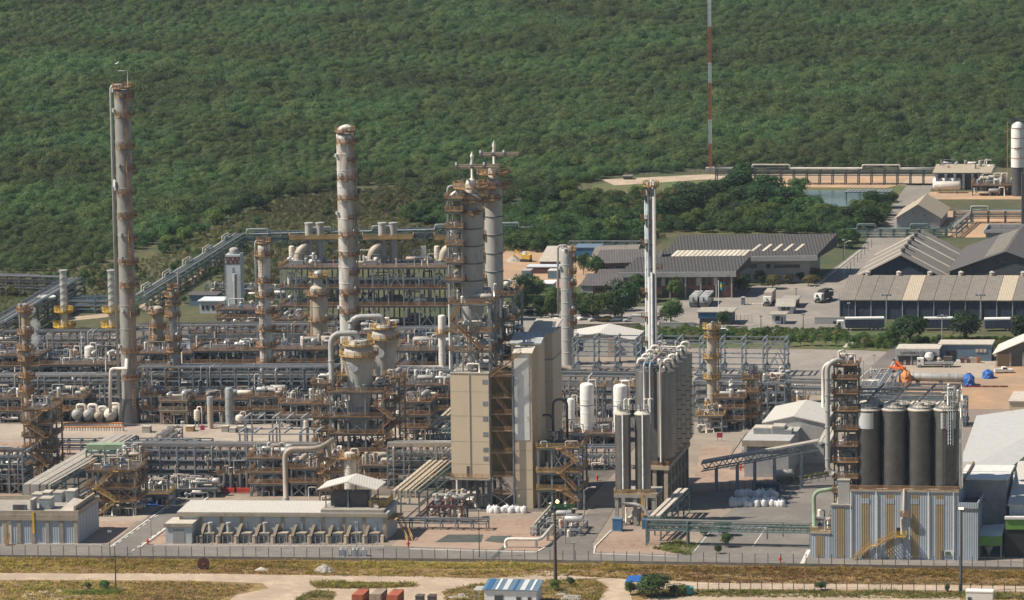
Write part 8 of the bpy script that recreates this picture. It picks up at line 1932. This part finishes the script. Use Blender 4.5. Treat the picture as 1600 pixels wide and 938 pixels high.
MB(f).box(0, 0, 0.15, L, 0.15, 2.3).box(0, 2.35, 0.15, L, 2.5, 2.3).box(0.0, 0.152, 0.15, 0.15, 2.348, 2.3).box(L - 0.15, 0.152, 0.15, L, 2.348, 2.3).box(0.152, 0.152, 0.15, L - 0.152, 2.348, 0.3).build('body', 'green', t)
for k in range(9): MB(f).box(0.2 + k * L / 9, -0.12, 0.2, 0.35 + k * L / 9, -0.003, 2.2).build('rib', 'green', t)
lump('scrap_heap', 'white scrap heap lying in the dark green skip', 'scrap', 884, 804, 14, 20, 2.0, 'bag', 12, 'mound')
f, L = bfr((957, 831), (971, 831.5)); t = thing('blue_cabinet', 'bright blue cabinet at the foot of the dark bins', 'cabinet', f.w(L / 2, 1)); MB(f).box(0, 0, 0.2, L, 2, 2.9).build('body', 'blue', t); MB(f).box(-0.1, -0.1, 2.902, L + 0.1, 2.1, 3.05).build('top', 'bluewall', t); MB(f).box(-0.1, -0.1, 0, L + 0.1, 2.1, 0.197).build('plinth', 'concrete', t)
f, L = bfr((1003, 828), (1018, 828)); t = thing('blue_cabinet', 'second blue cabinet half hidden behind the sloping cable trays', 'cabinet', f.w(L / 2, 1)); MB(f).box(0, 0, 0.2, L, 2, 2.3).build('body', 'blue', t); MB(f).box(-0.1, -0.1, 0, L + 0.1, 2.1, 0.197).build('plinth', 'concrete', t)
f, L = bfr((1180, 774), (1217, 774)); t = thing('skip', 'dark navy skip with pale letters behind the bags', 'skip', f.w(L / 2, 1.2)); MB(f).box(0, 0, 0.1, L, 2.4, 2.5).build('body', 'darkblue', t); MB(f).box(-0.1, -0.1, 2.502, L + 0.1, 2.5, 2.65).build('rim', 'darkblue', t)
text('lettering', 'TRANPAR', f.w(1.3, -0.06, 1.25), f.ax, 0.8, 'palewall', t)
def container(lab, px, py, m, L=6.0, w_=2.4):
 o = G(px, py) - AY * L; f = Fr(o); t = thing('shipping_container', lab, 'container', f.w(w_ / 2, L / 2))
 MB(f).box(0, 0, 0.1, w_, L, 2.6).build('body', m, t)
 mb = MB(f)
 for k in range(20): mb.box(w_ + 0.003, 0.1 + 0.29 * k, 0.2, w_ + 0.06, 0.24 + 0.29 * k, 2.5); mb.box(-0.06, 0.1 + 0.29 * k, 0.2, -0.003, 0.24 + 0.29 * k, 2.5)
 mb.build('corrugation', m, t); MB(f).box(0.1, -0.06, 0.2, w_ / 2 - 0.03, -0.003, 2.5).box(w_ / 2 + 0.03, -0.06, 0.2, w_ - 0.1, -0.003, 2.5).build('door', m, t)
 MB(f).beam((0.05, 0, 2.62), (w_ - 0.05, 0, 2.62), 0.12).beam((0.05, L, 2.62), (w_ - 0.05, L, 2.62), 0.12).build('rail', m, t)
 return f
container('red shipping container at the bottom edge, left one', 560, 939, 'redpaint'); container('weathered cream shipping container between the two red ones', 588, 938, 'rustytan', 6.0); container('red shipping container at the bottom edge, right one', 614, 940, 'redpaint')
for x, lab in ((649, 'small dark cart with a boarded top at the bottom edge, left one'), (668, 'small dark cart with a boarded top at the bottom edge, right one')):
 ff = fr(x, 948); t = thing('cart', lab, 'cart', ff.w(0.7, 1)); MB(ff).box(0, 0, 0.5, 1.5, 2.4, 2.1).build('body', 'darksteel', t); MB(ff).box(-0.1, -0.1, 2.103, 1.6, 2.5, 2.25).build('lid', 'wood', t)
 for u in (0.1, 1.2): MB(ff).spin((u, 0.6, 0.4), (u + 0.2, 0.6, 0.4), [(0.4, 0), (0.4, 0.2)], 10).build('wheel', 'rubber', t)
t, f, L, H = building('cabin', 'pale site cabin with a patched blue tin roof in the foreground', 'cabin', (757, 946), (838, 948), 923, 6, 'whitewall', 'bluewall', roof='mono', rise=0.8, over=0.4, wins=((0.2, 0.36, 1.1, 2.2), (0.62, 0.7, 1.1, 2.0), (0.84, 0.9, 1.1, 2.0)))
for k in range(6): MB(f).beam((L * k / 6 + 0.8, -0.3, H + 0.27), (L * k / 6 + 0.8, 6.2, H + 1.15), 0.5 if k % 2 else 1.1, 0.05).build('roof_patch', 'silopatch' if k % 3 else 'blue', t)
MB(f).box(-2.6, 1, H - 0.4, -0.45, 5, H - 0.25).build('awning', 'palewall', t); MB(f).beam((-2.3, 1.2, 0), (-2.3, 1.2, H - 0.4), 0.12).beam((-2.3, 4.8, 0), (-2.3, 4.8, H - 0.4), 0.12).build('awning_post', 'steel', t)
f, L = bfr((979, 922), (1003, 922)); t = thing('tarp_shelter', 'small shelter with a bright blue sloping roof in the foreground bushes', 'shelter', f.w(L / 2, 1))
for u in (0.1, L - 0.2):
 for v in (0, 2.6): MB(f).beam((u, v, 0), (u, v, 1.9 + 0.16 * v), 0.16).build('post', 'wood', t)
MB(f).add([(-0.3, -0.5, 1.8), (L + 0.3, -0.5, 2.0), (L + 0.2, 3.2, 2.6), (-0.1, 3.2, 2.4), (-0.3, -0.5, 1.7), (L + 0.3, -0.5, 1.9), (L + 0.2, 3.2, 2.5), (-0.1, 3.2, 2.3)], [(0, 1, 2, 3), (4, 7, 6, 5), (0, 4, 5, 1), (1, 5, 6, 2), (2, 6, 7, 3), (3, 7, 4, 0)]).build('roof', 'bluetarp', t)
p = G(1076, 929); t = thing('water_tank', 'round teal water tank in the foreground by the lower fence', 'water tank', p); MB().lathe(p.x, p.y, [(1.05, 0), (1.1, 0.5), (1.05, 1.45), (1.12, 1.5), (1.12, 1.62), (0.4, 1.8), (0.05, 1.82)], 20).build('shell', 'teal', t); MB().lathe(p.x, p.y, [(0.3, 1.8), (0.3, 1.95), (0.05, 2.0)], 10).build('lid', 'bluewall', t)
t, f, L, H = building('cabin', 'white container cabin at the bottom right beside the tall pole', 'cabin', (1509, 949), (1551, 950), 926, 2.5, 'white', 'white', over=0.08); MB(f).box(0.4, -0.08, 0.2, 1.2, -0.004, 2.2).build('door', 'darksteel', t)
for i, (x, y, w_) in enumerate(((868, 931, 14), (880, 934, 26), (876, 938, 30), (700, 936, 30), (715, 932, 12))):
 ff = fr(x, y); t = thing('concrete_slab', 'pale slab lying flat in the foreground weeds', 'slab', ff.o, 'pale slabs in the foreground'); MB(ff).box(0, 0, 0, w_ / 7.3, 1.4, 0.25).build('slab', 'linepaint', t); MB(ff).box(0.2, 0.3, 0.253, w_ / 7.3 - 0.3, 1.0, 0.4).build('upper_slab', 'palewall', t)
p = G(318, 890); t = thing('cable_drum', 'dark maroon cable drum standing upright in the grass strip', 'cable drum', p)
for v in (-0.5, 0.5): MB().spin((p.x, p.y + v - 0.06, 1.32), (p.x, p.y + v + 0.06, 1.32), [(1.32, 0), (1.32, 0.12)], 24).build('flange', 'maroon', t)
MB().spin((p.x, p.y - 0.44, 1.32), (p.x, p.y + 0.44, 1.32), [(0.8, 0), (0.8, 0.88)], 18).build('cable_coil', 'darksteel', t); MB().spin((p.x, p.y - 0.6, 1.32), (p.x, p.y - 0.55, 1.32), [(0.25, 0), (0.25, 0.05)], 10).build('hub', 'redpaint', t)
bpy_em = bpy.data.materials.new('lamp_glow'); bpy_em.use_nodes = True; e_ = bpy_em.node_tree.nodes['Principled BSDF']; e_.inputs['Emission Color'].default_value = (1.0, 0.62, 0.18, 1); e_.inputs['Emission Strength'].default_value = 5.0; MATS['lamp_glow'] = bpy_em
def pole(lab, px, py, top, w_=0.22, arm=0, m='darksteel', lit=False, name='lamp_post', cat='lamp post', dbl=False, cross=False):
 p = G(px, py); h = zt(p, top); t = thing(name, lab, cat, p)
 MB().spin(p, p + Vector((0, 0, h)), [(w_, 0), (w_ * 0.6, h)], 8).build('pole', m, t)
 if arm:
  MB().tube([(p.x, p.y, h - 0.1), (p.x + arm * 0.4, p.y, h + 0.5), (p.x + arm, p.y, h + 0.7)], 0.09, 6, 0.3).build('arm', m, t)
  MB().box(p.x + arm - 0.5, p.y - 0.18, h + 0.55, p.x + arm + 0.5, p.y + 0.18, h + 0.8).build('lamp_head', 'pipe_white', t)
 elif cross:
  MB().beam((p.x - 1.0, p.y, h - 0.5), (p.x + 1.0, p.y, h - 0.5), 0.16).build('crossbar', m, t)
 else:
  MB().box(p.x - 0.45, p.y - 0.25, h, p.x + 0.45, p.y + 0.25, h + 0.35).build('lamp_head', 'lamp_glow' if lit else 'palesteel', t)
 if dbl: MB().beam((p.x - 0.9, p.y, h - 0.2), (p.x + 0.9, p.y, h - 0.2), 0.12).box(p.x - 1.4, p.y - 0.2, h - 0.3, p.x - 0.8, p.y + 0.2, h + 0.2).box(p.x + 0.8, p.y - 0.2, h - 0.3, p.x + 1.4, p.y + 0.2, h + 0.2).build('twin_lamp', 'steel', t)
 return t
pole('thick dark wooden pole in front of the green skip', 868, 908, 802, 0.42, m='wood', name='utility_pole', cat='utility pole', cross=True); pole('tall dark pole with a lit amber lamp before the silo building', 1501.5, 926, 796, 0.34, lit=True); pole('thin short utility pole in the left foreground', 181, 922, 866, 0.16, m='wood', name='utility_pole', cat='utility pole', cross=True)
pole('curved street lamp beside the stairs right of the green skip', 913, 806, 766, 0.15, 2.2, 'palesteel'); pole('curved street lamp standing before the green skip', 883, 850, 800, 0.13, 2.2, 'palesteel'); pole('thin lamp post at the road mouth by the fence, in the middle', 897, 878, 850, 0.12); pole('thin lamp post before the cooling yard', 557, 862, 818, 0.12, m='palesteel'); pole('thin lamp post left of the diagonal road', 172, 868, 832, 0.12); pole('thin lamp post in the middle of the diagonal road edge', 236, 838, 812, 0.12, m='steel'); pole('thin lamp post at the gravel before the concrete pads', 749, 872, 798, 0.12)
for x, y, tp, lab in ((1385, 505, 461, 'twin-headed lamp post against the long warehouse, left'), (1532, 506, 461, 'twin-headed lamp post against the long warehouse, right'), (1472, 540, 494, 'twin-headed lamp post among the shrubs before the trailers')): pole(lab, x, y, tp, 0.18, m='palesteel', dbl=True)
for x, y, tp, lab in ((1189, 527, 495, 'plain dark pole below the lorry at the gate'), (1255, 517, 492, 'plain dark pole right of the lower gate house'), (1244, 475, 452, 'plain pole beside the upper gate house'), (1326, 515, 475, 'plain pole at the left corner of the long warehouse'), (1318, 406, 376, 'lamp pole at the right end of the large office')): pole(lab, x, y, tp, 0.15)
pole('curved street lamp on the road above the bundled rack', 1349, 592, 562, 0.12, -2.0, 'palesteel'); pole('thin lamp post on the road beside the dirt yard', 1366, 604, 556, 0.12, m='palesteel'); pole('street lamp over the parked forecourt left of the long warehouse', 1311, 480, 458, 0.14, -2.4, 'palesteel'); pole('curved lamp at the trees right of the large office', 1320, 400, 380, 0.12, 1.6, 'palesteel')
p = G(871, 792); t = thing('work_light', 'lit amber work light on a thin mast behind the green skip', 'work light', p); MB().tube([p, (p.x, p.y, zt(p, 786))], 0.1, 6).build('pole', 'steel', t); MB().lathe(p.x, p.y, [(0.3, zt(p, 786)), (0.42, zt(p, 784)), (0.3, zt(p, 782)), (0.05, zt(p, 781))], 10).build('lamp_head', 'lamp_glow', t)
for x, y, lab in ((231, 852, 'red fire hydrant post at the diagonal road mouth'), (638, 856, 'red fire hydrant post on the gravel right of the electrical building'), (1219, 880, 'dark red hydrant post at the car park edge'), (933, 752, 'red hydrant in the shade behind the dark bins'), (1157, 736, 'red hydrant on the gravel before the blue-grey building')):
 p = G(x, y); t = thing('hydrant', lab, 'hydrant', p); MB().lathe(p.x, p.y, [(0.25, 0), (0.2, 0.1), (0.2, 1.2), (0.3, 1.3), (0.05, 1.6)], 8).build('body', 'red', t); MB().drum((p.x - 0.4, p.y, 0.9), (p.x + 0.4, p.y, 0.9), 0.14, 8).build('outlet', 'red', t)
for pts, lab in (([(262, 845), (280, 834)], 'orange safety netting beside the white annex'), ([(258, 792), (274, 780)], 'orange safety netting at the blue heap')):
 a, b = G(*pts[0]), G(*pts[1]); t = thing('safety_netting', lab, 'netting', a); mb = MB()
 for k in range(6): mb.beam(a + Vector((0, 0, 0.3 + 0.16 * k)), b + Vector((0, 0, 0.3 + 0.16 * k)), 0.1)
 mb.build('net', 'orange', t)
 for q in (0, 0.5, 1): c = a.lerp(b, q); MB().beam(c, c + Vector((0, 0, 1.4)), 0.1).build('post', 'wood', t)
f, L = bfr((1120, 690), (1129, 690)); t = thing('sign_board', 'magenta sign board on legs on the pavement right of the bins', 'sign', f.w(L / 2, 0)); MB(f).box(0, 0, 1.0, L, 0.1, 2.2).build('panel', 'magenta', t); MB(f).beam((0.2, 0.05, 0), (0.2, 0.05, 1), 0.1).beam((L - 0.2, 0.05, 0), (L - 0.2, 0.05, 1), 0.1).build('leg', 'steel', t)
f, L = bfr((313, 676), (320, 676)); t = thing('sign_board', 'dark magenta sign board on the pavement before the slim columns', 'sign', f.w(L / 2, 0)); MB(f).box(0, 0, 0.6, L, 0.1, 1.8).build('panel', 'magenta', t); MB(f).beam((0.2, 0.05, 0), (0.2, 0.05, 0.6), 0.1).build('leg', 'steel', t)
t = thing('hooped_pipe', 'pale hooped pipe rising from the concrete pads before the fence', 'pipe', G(795, 855)); A = G(790, 856); MB().tube([A, A + Vector((0, 0, 2.0)), A + AX * 8 + Vector((0, 0, 2.0)), A + AX * 8 + AY * 14 + Vector((0, 0, 2.2))], 0.38, 10, 1.2).build('pipe', 'pipe_white', t)
for q in (A + AX * 7, A + AX * 8 + AY * 8): MB().box(q.x - 0.3, q.y - 0.3, 0, q.x + 0.3, q.y + 0.3, 1.7).build('support', 'concrete', t)
frm('small piping manifold with weathered frames beside the wooden pole', 845, 905, 838, 10, 5, 2, [826], seed=120, n=14, rails_on=False, decks=False, m='palesteel', zmax=2.0)
t, f, L = rack('small pale stair-like pipe run climbing to the manifold by the green skip', (828, 838), (856, 806), [1.2, 2.2], 1.6, 5, 121, pipes=(2, 2), mats=['pipe_white'], m='palesteel', across=AX, brace=False, post=0.16)
o = G(1110, 268); s = sc(o); t = thing('lattice_mast', 'very tall thin red and white lattice mast at the forest edge', 'radio mast', o)
bands = [(268, 225, 'redpaint'), (225, 187, 'whitewall'), (187, 130, 'redpaint'), (130, 98, 'whitewall'), (98, 42, 'redpaint'), (42, -30, 'whitewall')]
for a, b, m in bands:
 z0, z1 = max(0, zt(o, a)), zt(o, b); mb = MB(); w_ = 0.48
 C3 = [(o.x - w_, o.y - w_ * 0.6), (o.x + w_, o.y - w_ * 0.6), (o.x, o.y + w_)]
 for c in C3: mb.beam((c[0], c[1], z0), (c[0], c[1], z1), 0.2)
 n = int((z1 - z0) / 1.1)
 for k in range(n):
  za, zb_ = z0 + (z1 - z0) * k / n, z0 + (z1 - z0) * (k + 1) / n
  for i in range(3):
   c, d = C3[i], C3[(i + 1) % 3]
   mb.beam((c[0], c[1], za), (d[0], d[1], zb_), 0.1); mb.beam((c[0], c[1], zb_), (d[0], d[1], zb_), 0.08)
 mb.build('mast_section', m, t)
MB().box(o.x - 1.6, o.y - 1.6, 0, o.x + 1.6, o.y + 1.6, 1.4).build('base', 'concrete', t)
building('utility_hut', 'tiny dark hut with a grey roof at the end of the far track', 'hut', (974, 281), (986, 281), 276, 3, 'darksteel', 'greyroof', over=0.4)
p = G(60, 600); s = sc(p); mb = MB(); rs2 = random.Random(4)
for k in range(16):
 zz = zt(p, 538 - k * 3.6); r = (2.2 + 1.6 * math.sin(k * 0.9) + (k < 9) * 1.6) / s * 1.5; c = (p.x - (1 if k % 2 else -2) / s + rs2.uniform(-1.5, 1.5) / s - k * 0.35 / s, p.y, zz)
 mb.spin((c[0], c[1], c[2] - r), (c[0], c[1], c[2] + r), [(0.05 * r, 0), (r * 0.7, r * 0.3), (r, r), (r * 0.7, r * 1.7), (0.05 * r, 2 * r)], 10)
sm = bpy.data.materials.new('steam'); sm.use_nodes = True
for n_ in list(sm.node_tree.nodes):
 if n_.type != 'OUTPUT_MATERIAL': sm.node_tree.nodes.remove(n_)
v_ = sm.node_tree.nodes.new('ShaderNodeVolumePrincipled'); v_.inputs['Color'].default_value = (0.95, 0.95, 0.95, 1); v_.inputs['Density'].default_value = 0.8
sm.node_tree.links.new(v_.outputs[0], [n_ for n_ in sm.node_tree.nodes if n_.type == 'OUTPUT_MATERIAL'][0].inputs['Volume']); MATS['steam'] = sm
so = mb.build('steam', 'steam'); so['kind'] = 'stuff'
def bird(px, py, t_, span, m, lab, tilt):
 c = CAM + ray(px, py) * t_; t = thing('bird', lab, 'bird', c); f = Fr(c, Vector((math.cos(tilt), 0.3, math.sin(tilt) * 0.6)).normalized(), Vector((-0.3, 0.9, 0.2)).normalized())
 MB(f).spin((0, -span * 0.22, 0), (0, span * 0.22, 0), [(0.02, 0), (span * 0.06, span * 0.12), (span * 0.05, span * 0.28), (0.02, span * 0.44)], 8).build('body', m, t)
 for s_ in (-1, 1): MB(f).add([(0, -0.1 * span, 0), (0, 0.12 * span, 0), (s_ * span * 0.28, 0.16 * span, span * 0.10), (s_ * span * 0.5, -0.02 * span, span * 0.04), (s_ * span * 0.26, -0.04 * span, span * 0.09)], [(0, 1, 2, 4), (4, 2, 3)]).build('wing', m, t)
bird(183, 99, 1200, 1.4, 'white', 'white bird flying above the tallest column', 0.8); bird(1342, 265, 1250, 2.0, 'black', 'dark bird gliding in front of the far pipe rack', -0.3)
def person(px, py, lab, top, legs):
 o = G(px, py); t = thing('person', lab, 'person', o)
 V = [(0, 0, 0.95), (0, 0, 1.15), (0, 0, 1.42), (0, 0, 1.52), (0, -0.02, 1.66), (-0.1, 0, 0.9), (-0.11, 0.03, 0.5), (-0.11, 0.02, 0.08), (-0.11, -0.14, 0.05), (0.1, 0, 0.9), (0.12, -0.05, 0.5), (0.13, 0.02, 0.08), (0.13, -0.14, 0.05), (-0.2, 0, 1.4), (-0.27, 0.02, 1.12), (-0.26, -0.06, 0.86), (0.2, 0, 1.4), (0.28, 0.0, 1.12), (0.25, -0.1, 0.88)]
 E = [(0, 1), (1, 2), (2, 3), (3, 4), (0, 5), (5, 6), (6, 7), (7, 8), (0, 9), (9, 10), (10, 11), (11, 12), (2, 13), (13, 14), (14, 15), (2, 16), (16, 17), (17, 18)]
 Rr = [0.15, 0.14, 0.16, 0.06, 0.105, 0.1, 0.07, 0.045, 0.04, 0.1, 0.07, 0.045, 0.04, 0.06, 0.045, 0.035, 0.06, 0.045, 0.035]
 me = bpy.data.meshes.new('body'); me.from_pydata(V, E, []); me.materials.append(MATS[top]); ob = bpy.data.objects.new('body', me); COL.objects.link(ob); ob.parent = t
 m_ = ob.modifiers.new('skin', 'SKIN')
 if not me.skin_vertices: 
  bpy.context.view_layer.objects.active = ob
 for i, sv in enumerate(me.skin_vertices[0].data): sv.radius = (Rr[i], Rr[i]); sv.use_root = (i == 0)
 ob.modifiers.new('sub', 'SUBSURF').levels = 1
 MB().spin((o.x, o.y - 0.02, 1.64), (o.x, o.y - 0.02, 1.80), [(0.12, 0), (0.125, 0.05), (0.09, 0.13), (0.02, 0.16)], 10).build('hard_hat', 'white' if 'white' in lab else 'brightyellow', t)
try:
 person(1270, 659, 'person in dark work clothes and yellow helmet standing on the road, left of two', 'darkblue', 'darkblue'); person(1274, 659.5, 'person in dark work clothes and white helmet standing on the road, right of two', 'navy', 'navy')
except Exception as ex:
 print('PERSON FAIL', ex)
